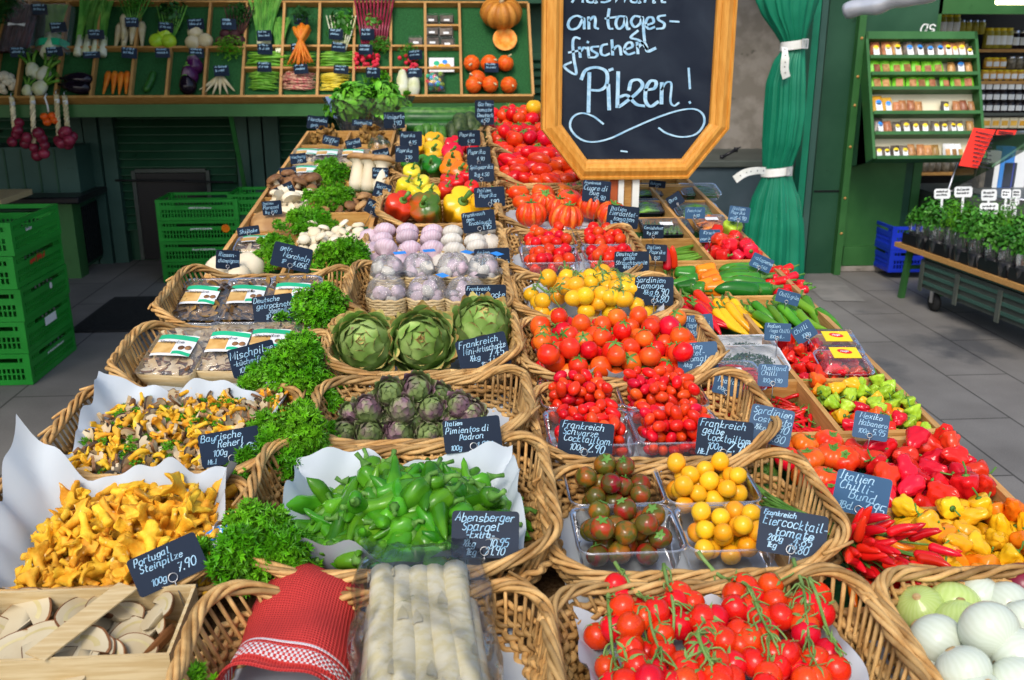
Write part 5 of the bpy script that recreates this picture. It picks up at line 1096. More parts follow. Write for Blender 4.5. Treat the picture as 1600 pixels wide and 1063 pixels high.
def liner(u0, u1, v0, v1, label, z=.03, rise=.08, over=.012, seed=0, corner=None, n=44, crumple=.006, front=None, M_=None):
    """sheet of paper pressed into a basket: flat floor, sides standing up with an uneven edge"""
    g = random.Random(seed); ph = [g.uniform(0, 6) for _ in range(8)]; a, b = (u1 - u0) / 2, (v1 - v0) / 2; X = []
    for y in np.linspace(-1, 1, n):
        row = []
        for x in np.linspace(-1, 1, n):
            ex = max(0, (abs(x) - .74) / .26); ey = max(0, (abs(y) - .74) / .26)
            rx = rise if y > -.8 else rise; rf = (rise if front is None else front)
            ry = rf if y < 0 else rise
            zz = z + rise * ex ** 1.2 * (1 + .22 * math.sin(y * 3 + ph[0])) * (1 if not (y < 0 and front is not None) else (1 - .5 * (1 - front / rise) * min(1, -y * 1.3)))
            zz = max(zz, z + ry * ey ** 1.2 * (1 + .2 * math.sin(x * 4 + ph[1])))
            if corner:
                for (sx, sy, hh) in corner:
                    dd = math.hypot(x - sx, y - sy)
                    zz += hh * max(0, 1 - dd / .75) ** 1.6
            zz += crumple * (math.sin(x * 9 + y * 5 + ph[2]) * math.sin(y * 8 - x * 3 + ph[3]) + .6 * math.sin(x * 17 - y * 13 + ph[4])) * (.25 + max(ex, ey))
            fx = .80 + over / a if abs(x) > .74 else .80; 
            px_ = a * (x * .84 if abs(x) < .74 else math.copysign(.6216 + (abs(x) - .74) * .75, x)) + math.copysign(over, x) * ex + .004 * math.sin(y * 7 + ph[5]) * ex
            py_ = b * (y * .84 if abs(y) < .74 else math.copysign(.6216 + (abs(y) - .74) * .75, y)) + math.copysign(over, y) * ey + .004 * math.sin(x * 7 + ph[6]) * ey
            row.append((px_, py_, zz))
        X.append(row)
    mb = MB(); mb.grid(X)
    return build(mb, 'paper_liner', M['paper'], M=MT((u0 + u1) / 2, (v0 + v1) / 2, 0), label=label, cat='paper')
def sheet(u0, u1, v0, v1, label, z=.04, tilt=0.0, rz=0.0, seed=0, curl=.008):
    g = random.Random(seed); ph = g.uniform(0, 6); a, b = (u1 - u0) / 2, (v1 - v0) / 2
    X = [[(x * a, y * b, curl * (x * x * .6 + y * y * .4) * (1 + .5 * math.sin(x * 2 + ph)) + .0015 * math.sin(x * 8 + y * 6 + ph)) for x in np.linspace(-1, 1, 20)] for y in np.linspace(-1, 1, 16)]
    mb = MB(); mb.grid(X); return build(mb, 'paper_sheet', M['paper'], M=MT((u0 + u1) / 2, (v0 + v1) / 2, z, rz, tilt), label=label, cat='paper')
def pile(protos, n, reg, r, z0, label, cat, group, mode='any', ref=None, K=24, cen=0.03, yaw=0.0, spread=3.2, seed=0, pitch=.25, far=0.0, sq=1.0, name=None, cap=None):
    g = random.Random(seed); pts = drop(g, n, reg[0], reg[1], reg[2], reg[3], r, z0, K, cen, sq, far, z0 + (cap or 3.4 * (r if not isinstance(r, tuple) else r[1]))); out = []
    for x, y, z, ri in pts:
        m = MT(x, y, z)
        if mode == 'any': m = m @ rand_rot(g)
        elif mode == 'up': m = m @ Euler((g.gauss(-.15, .4), g.gauss(0, .4), g.uniform(0, 6.28))).to_matrix().to_4x4()
        elif mode == 'face': m = m @ Euler((g.gauss(.9, .35), g.gauss(0, .35), 0)).to_matrix().to_4x4() @ Matrix.Rotation(g.uniform(0, 6.28), 4, 'Z')
        elif mode == 'lie': m = m @ Euler((0, 0, yaw + g.uniform(-spread, spread))).to_matrix().to_4x4() @ Euler((g.uniform(0, 6.28), g.gauss(0, pitch), 0)).to_matrix().to_4x4()
        elif mode == 'side': m = m @ Euler((0, 0, yaw + g.uniform(-spread, spread))).to_matrix().to_4x4() @ Euler((math.pi / 2 + g.gauss(0, pitch), 0, 0)).to_matrix().to_4x4() @ Matrix.Rotation(g.uniform(0, 6.28), 4, 'Z')
        s = (ri / ref if ref else 1) * g.uniform(.93, 1.07)
        pr = protos[g.randrange(len(protos))]
        if mode == 'lie' and len(pr) == 3 and pr[1].get('xlen'): m = m @ Matrix.Translation((-pr[1]['xlen'] * s / 2, 0, 0))
        out.append(place(pr, m @ Matrix.Scale(s, 4), label, cat, group, name))
    return out
def X_(p, L_): p[1]['xlen'] = L_; return p

# baskets, near to far.  Right of the middle: tomatoes
basket(.113, .494, .78, 1.055, 'big wicker basket of red vine tomatoes at the front of the stall', seed=1, hoop=(.012, .035), h=.092)
basket(.132, .528, 1.085, 1.355, 'wicker basket holding the punnets of tiger and yellow cocktail tomatoes', seed=2, hoop=(.005, .035), h=.088)
basket(.140, .530, 1.378, 1.650, 'wicker basket with four punnets of small red plum tomatoes', seed=3, hoop=(.01, .04), h=.088)
basket(.140, .520, 1.672, 1.955, 'wicker basket heaped with orange red date tomatoes', seed=4, hoop=(.02, .035), h=.090)
basket(.148, .515, 1.985, 2.255, 'wicker basket of yellow vine tomatoes', seed=5, hoop=(.02, .02), h=.088)
basket(.150, .500, 2.275, 2.66, 'wicker basket with four punnets of red cherry tomatoes', seed=6, hoop=(.02, .03), h=.085)
basket(.155, .500, 2.68, 3.19, 'wicker basket of ribbed oxheart tomatoes below the big chalkboard', seed=7, hoop=(.03, .01), h=.085, rows=6)
basket(.175, .500, 3.24, 3.72, 'wicker basket of long red plum tomatoes behind the oxhearts', seed=8, hoop=(.03, .01), h=.085, rows=6)
basket(.175, .50, 3.74, 4.15, 'wicker basket of vine tomatoes behind the plum tomatoes', seed=9, hoop=(.03, .01), h=.085, rows=5)
basket(.175, .50, 4.17, 4.60, 'farthest wicker basket of round red tomatoes with a yellow one', seed=10, hoop=(.02, .01), h=.085, rows=5)
# middle
basket(-.300, .108, .78, 1.065, 'wicker basket with white asparagus and a red towel at the front', seed=11, hoop=(.035, .02), h=.088)
basket(-.288, .138, 1.100, 1.425, 'wicker basket overflowing with green pimientos', seed=12, hoop=(.03, .03), h=.095)
basket(-.235, .132, 1.440, 1.680, 'wicker basket of small purple green artichokes', seed=13, hoop=(.01, .03), h=.098)
basket(-.240, .132, 1.705, 1.98, 'wicker basket with three big green artichokes', seed=14, hoop=(.02, .03), h=.098)
basket(-.232, .136, 2.005, 2.355, 'wicker basket of garlic packed in nets', seed=15, hoop=(.03, .03), h=.085)
basket(-.226, .144, 2.375, 2.735, 'wicker basket of loose purple and white garlic bulbs', seed=16, hoop=(.02, .035), h=.070)
basket(-.205, .145, 2.755, 3.02, 'wicker basket of large red, green and yellow bell peppers behind the garlic', seed=17, hoop=(.03, .03), h=.085, rows=6)
basket(-.200, .135, 3.04, 3.33, 'wicker basket of lemon yellow and dark red pointed peppers', seed=18, hoop=(.02, .03), h=.08, rows=6)
basket(-.195, .14, 3.35, 3.70, 'wicker basket of green and orange bell peppers', seed=19, hoop=(.02, .03), h=.08, rows=5)
basket(-.19, .145, 3.72, 4.08, 'wicker basket of rounded yellow and red bell peppers behind the chalk tags', seed=20, hoop=(.02, .03), h=.08, rows=5)
basket(-.18, .15, 4.10, 4.60, 'wicker basket of cucumbers and avocados at the back of the stall', seed=21, hoop=(.02, .03), h=.075, rows=5)
# left
basket(-.70, -.318, .76, 1.075, 'wicker basket under the porcini crate at the front left', seed=22, hoop=(.0, .0), h=.05, rows=4)
basket(-.652, -.300, 1.095, 1.345, 'wicker basket lined with white paper for chanterelles', seed=23, hoop=(.035, .02), h=.088)
basket(-.640, -.270, 1.378, 1.665, 'wicker basket lined with white paper for chopped mixed mushrooms', seed=24, hoop=(.03, .02), h=.085)
basket(-.635, -.246, 1.69, 1.965, 'wicker basket of three wooden mushroom trays', seed=25, hoop=(.045, .02), h=.07)
basket(-.635, -.240, 1.99, 2.33, 'wicker basket of three clear packs of dried porcini', seed=26, hoop=(.035, .03), h=.082)
basket(.506, .88, .74, 1.03, 'wicker basket of white onions at the near right corner', seed=27, hoop=(.01, .01), h=.118)
# ------------------------------------------------------------ goods on the stall
def mesh_of(name, mats, fn):
    mb = MB(); fn(mb); return mb.build(name, mats)
# -- vine tomatoes
CAL = calyx_mesh(1.0, .82, 5, .95, 0.0, .5, 3).build('calyx', M['vine']); CAL2 = calyx_mesh(1.0, .82, 6, .8, 0.0, .8, 8).build('calyx', M['vine'])
def tom_body(m, sz, seed):
    mb = MB(); g = random.Random(seed); mb.lathe(sphere_prof(1.0, sz, 12, .08), 22, lambda a, t: 1 + .03 * np.cos(2 * a + seed) + .018 * np.cos(3 * a + seed * 2) + 0 * t); return mb.build('tomato', M[m])
TB_R = [tom_body('tomato', s, i) for i, s in enumerate((1.0, 1.06, .96))]; TB_Y = [tom_body('tomato_ye', s, i) for i, s in enumerate((.94, .98, .92))]
def trusses(toms, stems, r, bodies, z0, h, label, cat, group, seed=0, sr=.0028):
    """toms: pixels of single tomatoes; stems: pixel polylines of the vines. Each vine is one thing, its tomatoes are parts."""
    g = random.Random(seed); toms = list(toms) + [(g.uniform(min(a for a, b in toms) + 15, max(a for a, b in toms) - 15), g.uniform(min(b for a, b in toms) + 8, max(b for a, b in toms))) for _ in range(len(toms) * 9 // 10)]; done = np.zeros((0, 4))
    order = list(range(len(toms))); order.sort(key=lambda i: g.random())
    sp = [smooth_path(np.array([T(x, y, h)[:2] for x, y in s]), 5) for s in stems]
    for i in order:
        u, v, _ = T(*toms[i], h); ri = r * g.uniform(.92, 1.08); z = z0 + ri
        if len(done):
            d2 = (done[:, 0] - u) ** 2 + (done[:, 1] - v) ** 2; s = (done[:, 3] + ri) * .93; m = d2 < s * s
            if m.any(): z = max(z, (done[m, 2] + np.sqrt(s[m] ** 2 - d2[m]) * .75).max())
        z = min(z, z0 + ri * 3.1); done = np.vstack([done, (u, v, z, ri)])
    own = [int(np.argmin([np.linalg.norm(p - d[:2], axis=1).min() for p in sp])) for d in done]
    for k, p in enumerate(sp):
        mine = [d for d, o in zip(done, own) if o == k]
        zs = []
        for q in p:
            near = [d[2] + math.sqrt(max(0, (d[3] + sr) ** 2 - min((d[3] + sr) ** 2, (d[0] - q[0]) ** 2 + (d[1] - q[1]) ** 2))) for d in done if math.hypot(d[0] - q[0], d[1] - q[1]) < d[3] + sr]
            zs.append(max(near) if near else None)
        base = max([z for z in zs if z] or [z0 + r * 2]); zs = np.array([base - r * .6 if z is None else z for z in zs])
        for _ in range(2): zs = np.convolve(np.pad(zs, 2, mode='edge'), np.ones(5) / 5, 'valid')
        zs += sr; st_ = MB(); P = np.c_[p, zs]; P[0, 2] += r * .15
        st_.tube(P, np.linspace(sr * 1.35, sr * .7, len(P)), 7)
        root = node('tomato_vine', None, TM, None, label, cat, group)
        for d in mine:
            c = d[:3]; i = int(np.argmin(np.linalg.norm(P - c, axis=1))); a = P[i] - c; a /= np.linalg.norm(a); a = a * .7 + np.array([g.uniform(-.5, .5), g.uniform(-.3, .6), .55]); a /= np.linalg.norm(a)
            tip = c + a * d[3] * .9; j = max(0, i - 2); mid = (P[j] + tip) / 2 + np.array([g.uniform(-1, 1), g.uniform(-1, 1), g.uniform(.3, 1.2)]) * r * .35
            st_.tube(smooth_path(np.array([P[j], mid, tip + a * r * .2, tip]), 3), sr * .55, 5)
            q = Vector(a).to_track_quat('Z', 'Y').to_matrix().to_4x4()
            t = node('tomato', bodies[g.randrange(len(bodies))], Matrix.Translation(c) @ q @ Matrix.Rotation(g.uniform(0, 6), 4, 'Z') @ Matrix.Scale(d[3], 4), root)
            node('calyx', (CAL, CAL2)[g.randrange(2)], None, t)
        for _ in range(3):
            i = g.randrange(2, len(P) - 1); a = g.uniform(0, 6.28); l_ = r * g.uniform(.6, 1.1)
            st_.tube(smooth_path(np.array([P[i], P[i] + [math.cos(a) * l_ * .6, math.sin(a) * l_ * .6, l_ * .4], P[i] + [math.cos(a + .6) * l_, math.sin(a + .6) * l_, l_ * .1]]), 3), sr * .45, 5)
        build(st_, 'stem', M['vine'], parent=root)
def cp(l, x0, y0, s): return [(x0 + x * s, y0 + y * s) for x, y in l]
liner(.135, .475, .80, 1.045, 'white paper lining the basket of red vine tomatoes', z=.018, rise=.055, over=-.02, seed=4)
trusses(cp([(365, 610), (485, 585), (475, 515), (525, 675), (415, 760), (525, 780), (445, 850), (555, 870), (610, 495), (660, 575), (680, 685), (690, 800), (760, 450), (735, 550), (840, 540), (775, 635), (860, 660), (805, 760), (780, 860), (885, 760), (910, 870), (940, 415), (940, 505), (945, 640), (1045, 590), (1070, 705), (990, 750), (1035, 860), (1130, 515), (1165, 620), (1205, 730), (1145, 840), (1280, 465), (1245, 540), (1355, 550), (1275, 635), (1380, 635), (1310, 750), (1400, 710), (1260, 870), (1475, 615), (1360, 870), (1450, 840), (1515, 785), (1550, 880), (640, 895), (700, 885), (590, 620), (610, 690), (850, 930), (980, 930), (1120, 930), (1250, 960), (1400, 940), (500, 950), (620, 960), (740, 950)], 820, 780, .3125),
        [cp(s, 820, 780, .3125) for s in ([(445, 390), (540, 480), (600, 560), (630, 720), (690, 890)], [(690, 380), (720, 520), (740, 640), (735, 750)], [(860, 330), (1000, 430), (1110, 540), (1160, 660), (1250, 840)], [(1330, 390), (1370, 500), (1390, 650), (1420, 850)], [(1410, 490), (1450, 600), (1510, 730), (1570, 870)], [(415, 490), (420, 620), (440, 740), (470, 900)], [(850, 800), (880, 860), (930, 930)])],
        .0164, TB_R, .045, .085, 'truss of glossy red cherry tomatoes on its green vine in the front basket', 'tomatoes', 'red tomato trusses in the front basket', 2, .0021)
liner(.165, .495, 2.0, 2.24, 'white paper under the yellow vine tomatoes', z=.018, rise=.06, over=-.015, seed=5)
trusses(cp([(250, 420), (290, 465), (390, 370), (340, 430), (310, 520), (395, 540), (430, 470), (505, 480), (480, 530), (505, 385), (510, 430), (400, 430), (595, 480), (575, 420), (555, 530), (640, 395), (670, 465), (680, 530), (690, 420), (760, 480), (760, 535), (790, 440), (830, 530), (810, 480), (470, 360), (880, 530), (640, 520), (900, 490)], 760, 330, .2821),
        [cp(s, 760, 330, .2821) for s in ([(430, 335), (450, 400), (500, 440)], [(280, 430), (340, 470), (390, 500)], [(630, 340), (620, 400), (640, 440), (640, 500)], [(720, 420), (740, 480), (730, 520)])],
        .0205, TB_Y, .055, .095, 'truss of yellow tomatoes on a green vine behind the Camone tag', 'tomatoes', 'yellow tomato trusses', 3, .0022)
# -- loose tomatoes
T_TIG = [tomato('tiger_tomato', .0165, .97, 'tiger', seed=i, stemlen=.3 if i else 0, calyx=i < 2, ln=.5) for i in range(4)]
T_YEL = [tomato('yellow_tomato', .0145, .96, 'tomato_ye', seed=i, calyx=False, dim=.05) for i in range(3)]
T_MINI = [tomato('plum_tomato', .0098, s, 'tomato', seed=i, calyx=False, dim=.02) for i, s in enumerate((1.4, 1.6, 1.3))]
T_DATE = [tomato('date_tomato', .0205, s, m, seed=i, calyx=c, ln=.75) for i, (s, c, m) in enumerate(((1.0, True, 'tomato_or'), (1.12, False, 'tomato_or'), (.97, True, 'tomato'), (.95, True, 'tomato_or'), (1.05, False, 'tomato')))]
T_CH = [tomato('cherry_tomato', .016, s, 'tomato', seed=i, calyx=False, dim=.06) for i, s in enumerate((1.0, 1.06, .95))]
T_OX = [tomato('oxheart_tomato', .050, s, 'oxheart', 11 + i, .30, i, ln=.42, dim=.22, n=66, stemlen=.25) for i, s in enumerate((.85, .95, .8))]
T_BEEF = [tomato('beef_tomato', .042, .72, 'tomato_or', 5, .05, i, ln=.5, dim=.3, n=30, stemlen=.2) for i in range(2)]
T_PLUM = [tomato('long_plum_tomato', .024, s, 'tomato', seed=i, calyx=False, dim=.02) for i, s in enumerate((1.75, 1.9, 1.6))]
T_RND = [tomato('round_tomato', .031, .9, 'tomato', seed=i, ln=.6, calyx=i < 2) for i in range(3)]
T_COS = [tomato('ribbed_tomato', .0265, .72, 'tomato_or', 9, .11, i, ln=.4, dim=.28, n=54, stemlen=.2) for i in range(3)]
T_COSG = [tomato('green_ribbed_tomato', .027, .72, 'tomato_gr', 9, .11, i + 7, ln=.4, dim=.28, n=54, stemlen=.2) for i in range(2)]

def punnet_mesh(w, d, h, lip=.004):
    mb = MB(); Ls = [(.86, .002), (.93, .0045), (.985, h * .5), (1.0, h - .002), (1.0 + lip / w * 2, h), (1.0 + lip / w * 2.4, h - .003)]; n = 56; rings = []
    for f, z in Ls:
        Q, _, _ = rrect(w / 2 * f, d / 2 * f, .018, n); rings.append(np.c_[Q, np.full(n, z)])
    X = np.array(rings); X = np.concatenate([X, X[:, :1]], 1); mb.grid(X)
    Q = rings[0]; mb.add(np.vstack([Q, [[0, 0, .002]]]), None, [(i, (i + 1) % n, n) for i in range(n)], smooth=False)
    for k in range(1, 12):                               # pressed ribs round the wall
        pass
    return mb
def rim_wire(w, d, h):
    mb = MB(); Q, _, _ = rrect(w / 2 + .004, d / 2 + .004, .02, 56); mb.tube(np.c_[Q, np.full(56, h)], .0014, 5, closed=True); return mb
def punnet(xl, xr, yn, yf, h, label, zt=0.0, z=.042, ph=.05, tilt=0.0):
    u0, u1, v0, v1 = region(xl, xr, yn, yf, h); w, d = u1 - u0, v1 - v0
    o = build(punnet_mesh(w, d, ph), 'punnet', M['clear'], M=MT((u0 + u1) / 2, (v0 + v1) / 2, z, 0, tilt), label=label, cat='punnet')
    build(rim_wire(w, d, ph), 'rim', M['clear'], parent=o)
    return (u0 + .012, u1 - .012, v0 + .012, v1 - .010)
sheet(.150, .50, 1.10, 1.335, 'white paper under the tiger and yellow tomato punnets', z=.034, seed=2)
for (b, lab, pr, n, r, gl, s) in (((895, 1040, 792, 735), 'clear punnet of dark tiger tomatoes in the rear left of the basket', T_TIG, 36, .0168, 'dark green red tiger tomato in the rear punnet', 1),
                               ((908, 1072, 868, 798), 'clear punnet of dark tiger tomatoes at the front left of the basket', T_TIG, 42, .0168, 'dark green red tiger tomato in the front punnet', 2),
                               ((1048, 1190, 790, 733), 'clear punnet of yellow cocktail tomatoes in the rear right of the basket', T_YEL, 46, .0147, 'yellow cocktail tomato in the rear punnet', 3),
                               ((1080, 1222, 864, 796), 'clear punnet of yellow cocktail tomatoes at the front right behind the chalk tag', T_YEL, 58, .0147, 'yellow cocktail tomato in the punnet behind the chalk tag', 4)):
    rg = punnet(*b, .085, lab); pile(pr, n, rg, r, .047, gl, 'tomato', gl.replace(' tomato in', ' tomatoes in'), 'any' if pr is T_YEL else 'up', seed=s, cen=.02, cap=.066)
sheet(.158, .495, 1.395, 1.63, 'white paper under the punnets of small plum tomatoes', z=.034, seed=3)
for i, (b, lab, gl) in enumerate((((850, 972, 640, 597), 'clear punnet of small plum tomatoes, rear left of four', 'small red plum tomato in the rear left punnet'), ((978, 1108, 640, 592), 'clear punnet of small plum tomatoes, rear right of four', 'small red plum tomato in the rear right punnet'),
                             ((862, 998, 700, 646), 'clear punnet of small plum tomatoes behind the Schwarze Cocktailtom. tag', 'small red plum tomato in the front left punnet'), ((1000, 1135, 696, 646), 'clear punnet of small plum tomatoes behind the Gelbe Cocktailtom. tag', 'small red plum tomato in the front right punnet'))):
    rg = punnet(*b, .085, lab); pile(T_MINI, 95, rg, (.0105, .0125), .046, gl, 'tomato', gl.replace(' tomato in', ' tomatoes in'), 'any', ref=.012, seed=20 + i, cen=.05, cap=.07, K=30)
sheet(.170, .480, 2.30, 2.63, 'white paper under the red cherry tomato punnets', z=.034, seed=6)
for i, (b, lab, gl) in enumerate((((816, 902, 390, 362), 'clear punnet of round cherry tomatoes, rear left of four', 'red cherry tomato in the rear left punnet'), ((912, 995, 388, 360), 'clear punnet of round cherry tomatoes, rear right of four', 'red cherry tomato in the rear right punnet'),
                             ((818, 908, 417, 391), 'clear punnet of round cherry tomatoes, front left of four', 'red cherry tomato in the front left punnet'), ((918, 1003, 414, 390), 'clear punnet of round cherry tomatoes, front right behind the black tag', 'red cherry tomato in the front right punnet'))):
    rg = punnet(*b, .08, lab); pile(T_CH, 40, rg, .016, .046, gl, 'tomato', gl.replace(' tomato in', ' tomatoes in'), 'any', seed=30 + i, cen=.05, cap=.055)
liner(.155, .50, 1.69, 1.94, 'white paper sticking up at the left of the date tomatoes', z=.02, rise=.07, over=-.012, seed=9, corner=[(-1, 1, .03)])
pile(T_DATE, 150, (.165, .492, 1.695, 1.935), (.018, .0225), .055, 'round orange red date tomato heaped in the basket', 'tomato', 'date tomatoes heaped in their basket', 'up', ref=.0205, seed=5, cen=.07, K=30, cap=.076)
sheet(.18, .47, 2.70, 3.15, 'white paper under the oxheart tomatoes', z=.018, seed=8)
for (x, y, s, k) in ((830, 335, 1, 0), (885, 342, 1.05, 1), (957, 335, 1.0, 2), (848, 318, .95, 1), (875, 325, .9, 2), (925, 322, 1, 0)):
    u, v, _ = T(x, y, .075); place(T_OX[k], MT(u, v, .075, rng.uniform(0, 6), rng.uniform(-.5, -.1) + .5, rng.uniform(-.3, .3), s), 'deeply ribbed orange red oxheart tomato at the front of its basket', 'tomato', 'oxheart tomatoes at the front of their basket')
for (x, y, s) in ((808, 297, 1), (848, 297, 1), (818, 312, .9), (885, 295, .95), (852, 310, 1), (890, 308, 1.05), (905, 293, .9), (925, 300, .9)):
    u, v, _ = T(x, y, .08); place(T_BEEF[rng.randrange(2)], MT(u, v, .072, rng.uniform(0, 6), rng.uniform(-.1, .4), 0, s), 'smooth round beef tomato behind the ribbed oxhearts', 'tomato', 'smooth beef tomatoes behind the oxhearts')
pile(T_PLUM, 60, (.19, .485, 3.26, 3.70), .026, .05, 'long red plum tomato heaped behind the oxheart tomatoes', 'tomato', 'long plum tomatoes behind the oxhearts', 'side', yaw=1.57, spread=.5, seed=6, sq=.8, cen=.15, far=.12, cap=.12)
pile(T_RND, 40, (.19, .485, 3.76, 4.13), .031, .055, 'round red vine tomato in the basket left of the big chalkboard', 'tomato', 'vine tomatoes left of the chalkboard', 'up', seed=7, cen=.12, cap=.11)
pile(T_RND, 40, (.19, .485, 4.20, 4.58), .031, .06, 'round red tomato in the farthest tomato basket', 'tomato', 'round tomatoes in the farthest basket', 'up', seed=8, cen=.12, cap=.12)
u, v, _ = T(834, 173, .16); place(tomato('yellow_round_tomato', .036, .92, 'tomato_ye', calyx=False), MT(u, v, .175), 'single yellow tomato on top of the farthest red tomatoes', 'tomato')
# -- onions
ON = [onion('white_onion', m, .032, i, s) for i, (m, s) in enumerate((('onion_w', .9), ('onion_w', .82), ('onion_g', .86)))]
sheet(.505, .84, .76, 1.015, 'white paper under the white onions', z=.02, seed=11)
for (x, y, k, h, rx, ry) in ((1438, 952, 2, .085, .5, .1), (1490, 947, 2, .085, 1.0, .7), (1530, 935, 0, .085, .9, .1), (1572, 950, 0, .085, 1.5, .6), (1462, 1003, 0, .11, 2.0, .7), (1545, 985, 0, .145, 1.6, 1.3), (1500, 975, 2, .09, .4, .3),
                         (1505, 1048, 1, .13, 2.3, -.1), (1590, 1025, 0, .13, .6, .4), (1560, 1050, 2, .09, .6, .4), (1600, 975, 1, .10, .6, 1.2), (1450, 1050, 0, .08, 1.2, .3), (1590, 1075, 0, .12, 1.2, .8), (1530, 1090, 1, .12, .2, .2)):
    u, v, _ = T(x, y, h); place(ON[k], MT(u, v, h, rng.uniform(0, 6), rx, ry, rng.uniform(.95, 1.08)), 'big peeled %s onion in the basket at the near right corner' % ('pale green' if k == 2 else 'white'), 'onion', 'pale green onions at the near right' if k == 2 else 'white onions at the near right')
u, v, _ = T(1598, 918, .09); place(onion('red_onion', 'onion_r', .032, 2), MT(u, v, .09, 0, .4, .9), 'purple onion behind the white ones at the right edge of the photo', 'onion')

# -- peppers and chillies in the crates
H_RED = [habanero('red_habanero', 'pep_red', .0195, i, l) for i, l in enumerate((1.15, 1.35, .95, 1.2))]
H_YEL = [habanero('yellow_habanero', m, .018, i + 5, l) for i, (l, m) in enumerate(((1.3, 'pep_yellow'), (1.1, 'pep_yellow'), (1.5, 'pep_orange'), (1.2, 'pep_yellow')))]
H_MIX = [habanero('habanero', m, .0155, i + 9, l) for i, (l, m) in enumerate(((.85, 'pep_lime'), (1.0, 'pep_orange'), (.9, 'pep_lime'), (1.0, 'tomato_or'), (1.1, 'pep_yellow'), (.95, 'chili_red'), (.9, 'pep_lime')))]
H_NAGA = [habanero('naga_chilli', 'chili_red', .0125, i + 15, l) for i, l in enumerate((1.3, 1.6, 1.2))]
pile(H_YEL, 140, (.650, .858, 1.05, 1.268), (.0165, .0195), .014, 'yellow habanero pepper in the nearest crate cell', 'habanero', 'yellow habaneros in the nearest crate cell', 'side', ref=.018, pitch=.8, seed=1, cen=.03, cap=.062)
pile(H_RED, 120, (.656, .858, 1.28, 1.482), (.0165, .021), .014, 'glossy wrinkled red habanero in the cell beside the costoluto tomatoes', 'habanero', 'red habaneros in their crate cell', 'side', ref=.019, pitch=.8, seed=2, cen=.03, cap=.066)
for i, p in enumerate(H_MIX):
    col = ('lime green', 'orange', 'lime green', 'orange red', 'yellow', 'red', 'lime green')[i]
    n = (7, 11, 7, 8, 7, 6, 6)[i]
gmx = random.Random(3)
for x, y, z, ri in drop(gmx, 130, .695, .858, 1.518, 1.728, (.0135, .0165), .014, 26, .03, 1, 0, .066):
    i = gmx.randrange(7); col = ('lime green', 'orange', 'lime green', 'orange red', 'yellow', 'red', 'lime green')[i]
    place(H_MIX[i], MT(x, y, z) @ rand_rot(gmx) @ Matrix.Scale(ri / .0152, 4), '%s habanero among the mixed coloured ones behind the Habanero tag' % col, 'habanero', '%s habaneros in the mixed cell' % col)
pile(H_NAGA, 80, (.695, .785, 1.745, 1.958), (.0115, .0135), .012, 'small wrinkled red naga chilli below the Naga tag', 'chilli', 'red naga chillies', 'side', ref=.0125, pitch=.9, seed=4, cen=.04, cap=.048)
CH_G = [X_(chili('green_chilli', 'chili_green', .125, .0125, b, i, .22), .125) for i, b in enumerate((.15, .25, -.12, .2))]
CH_R = [X_(chili('red_chilli', 'chili_red', .12, .012, b, i + 4, .22), .12) for i, b in enumerate((.15, .25, -.1))]
CH_Y = [X_(chili('yellow_chilli', 'pep_yellow', .115, .0125, b, i + 8, .2), .115) for i, b in enumerate((.25, .35, .15))]
CH_J = [X_(chili('jalapeno', 'pep_green', .085, .017, b, i + 11, .25, .9), .085) for i, b in enumerate((.05, .1))]
CH_JR = [X_(chili('red_jalapeno', 'chili_red', .065, .012, b, i + 14, .3, .8), .065) for i, b in enumerate((.1, .05, -.1))]
CH_T = [X_(chili('thai_chilli', 'chili_red', .055, .0045, b, i + 17, .4, .4, 7), .055) for i, b in enumerate((.15, -.2, .05))]
def row(protos, pxs, h, ang, label, cat, group, s=1.0, jit=.15, tilt=.2):
    for x, y in pxs:
        u, v, _ = T(x, y, h); p = protos[rng.randrange(len(protos))]; L_ = p[1]['xlen']
        place(p, MT(u, v, h) @ Euler((0, 0, ang + rng.uniform(-jit, jit))).to_matrix().to_4x4() @ Euler((rng.uniform(-.6, .6) + (0), tilt + rng.uniform(-.1, .1), 0)).to_matrix().to_4x4() @ Matrix.Scale(s * rng.uniform(.9, 1.1), 4) @ Matrix.Translation((-L_ / 2, 0, 0)), label, cat, group)
row(CH_G, [(1185, 500), (1198, 495), (1213, 500), (1225, 492), (1238, 492), (1243, 500), (1252, 497), (1262, 488), (1275, 492), (1288, 495), (1230, 508), (1205, 510), (1265, 505), (1295, 505)], .045, -1.35, 'long green chilli lying in its crate cell', 'chilli', 'long green chillies', .95, .3)
row(CH_R, [(1078, 488), (1090, 485), (1100, 482), (1108, 478), (1115, 488), (1085, 498), (1098, 498), (1070, 492), (1110, 500), (1120, 500)], .05, -1.1, 'long red chilli lying beside yellow ones', 'chilli', 'long red chillies', 1, .25)
row(CH_Y, [(1130, 488), (1142, 492), (1150, 485), (1160, 490), (1155, 500), (1168, 495), (1135, 503), (1148, 505)], .05, -1.45, 'long yellow chilli lying beside red ones', 'chilli', 'long yellow chillies', .95, .25)
row(CH_J, [(1150, 420), (1162, 428), (1155, 437), (1165, 445), (1175, 452), (1145, 445), (1150, 455), (1142, 432)], .05, 3.0, 'dark green jalapeno in a crate cell next to red ones', 'chilli', 'green jalapenos', 1.2, .15, .05)
row(CH_JR, [(1205, 425), (1215, 430), (1222, 422), (1230, 436), (1240, 442), (1212, 442), (1200, 436), (1225, 450), (1238, 452), (1205, 452), (1195, 448), (1215, 456), (1245, 456), (1190, 440)], .045, 2.7, 'small red jalapeno next to the dark green ones', 'chilli', 'red jalapenos', 1, .6)
pile(CH_T, 150, (.50, .675, 1.525, 1.725), .006, .012, 'thin red chilli scattered in the green lined cell', 'chilli', 'thin red chillies in the green lined cell', 'lie', seed=5, cen=.0, K=6, pitch=.2, cap=.05)
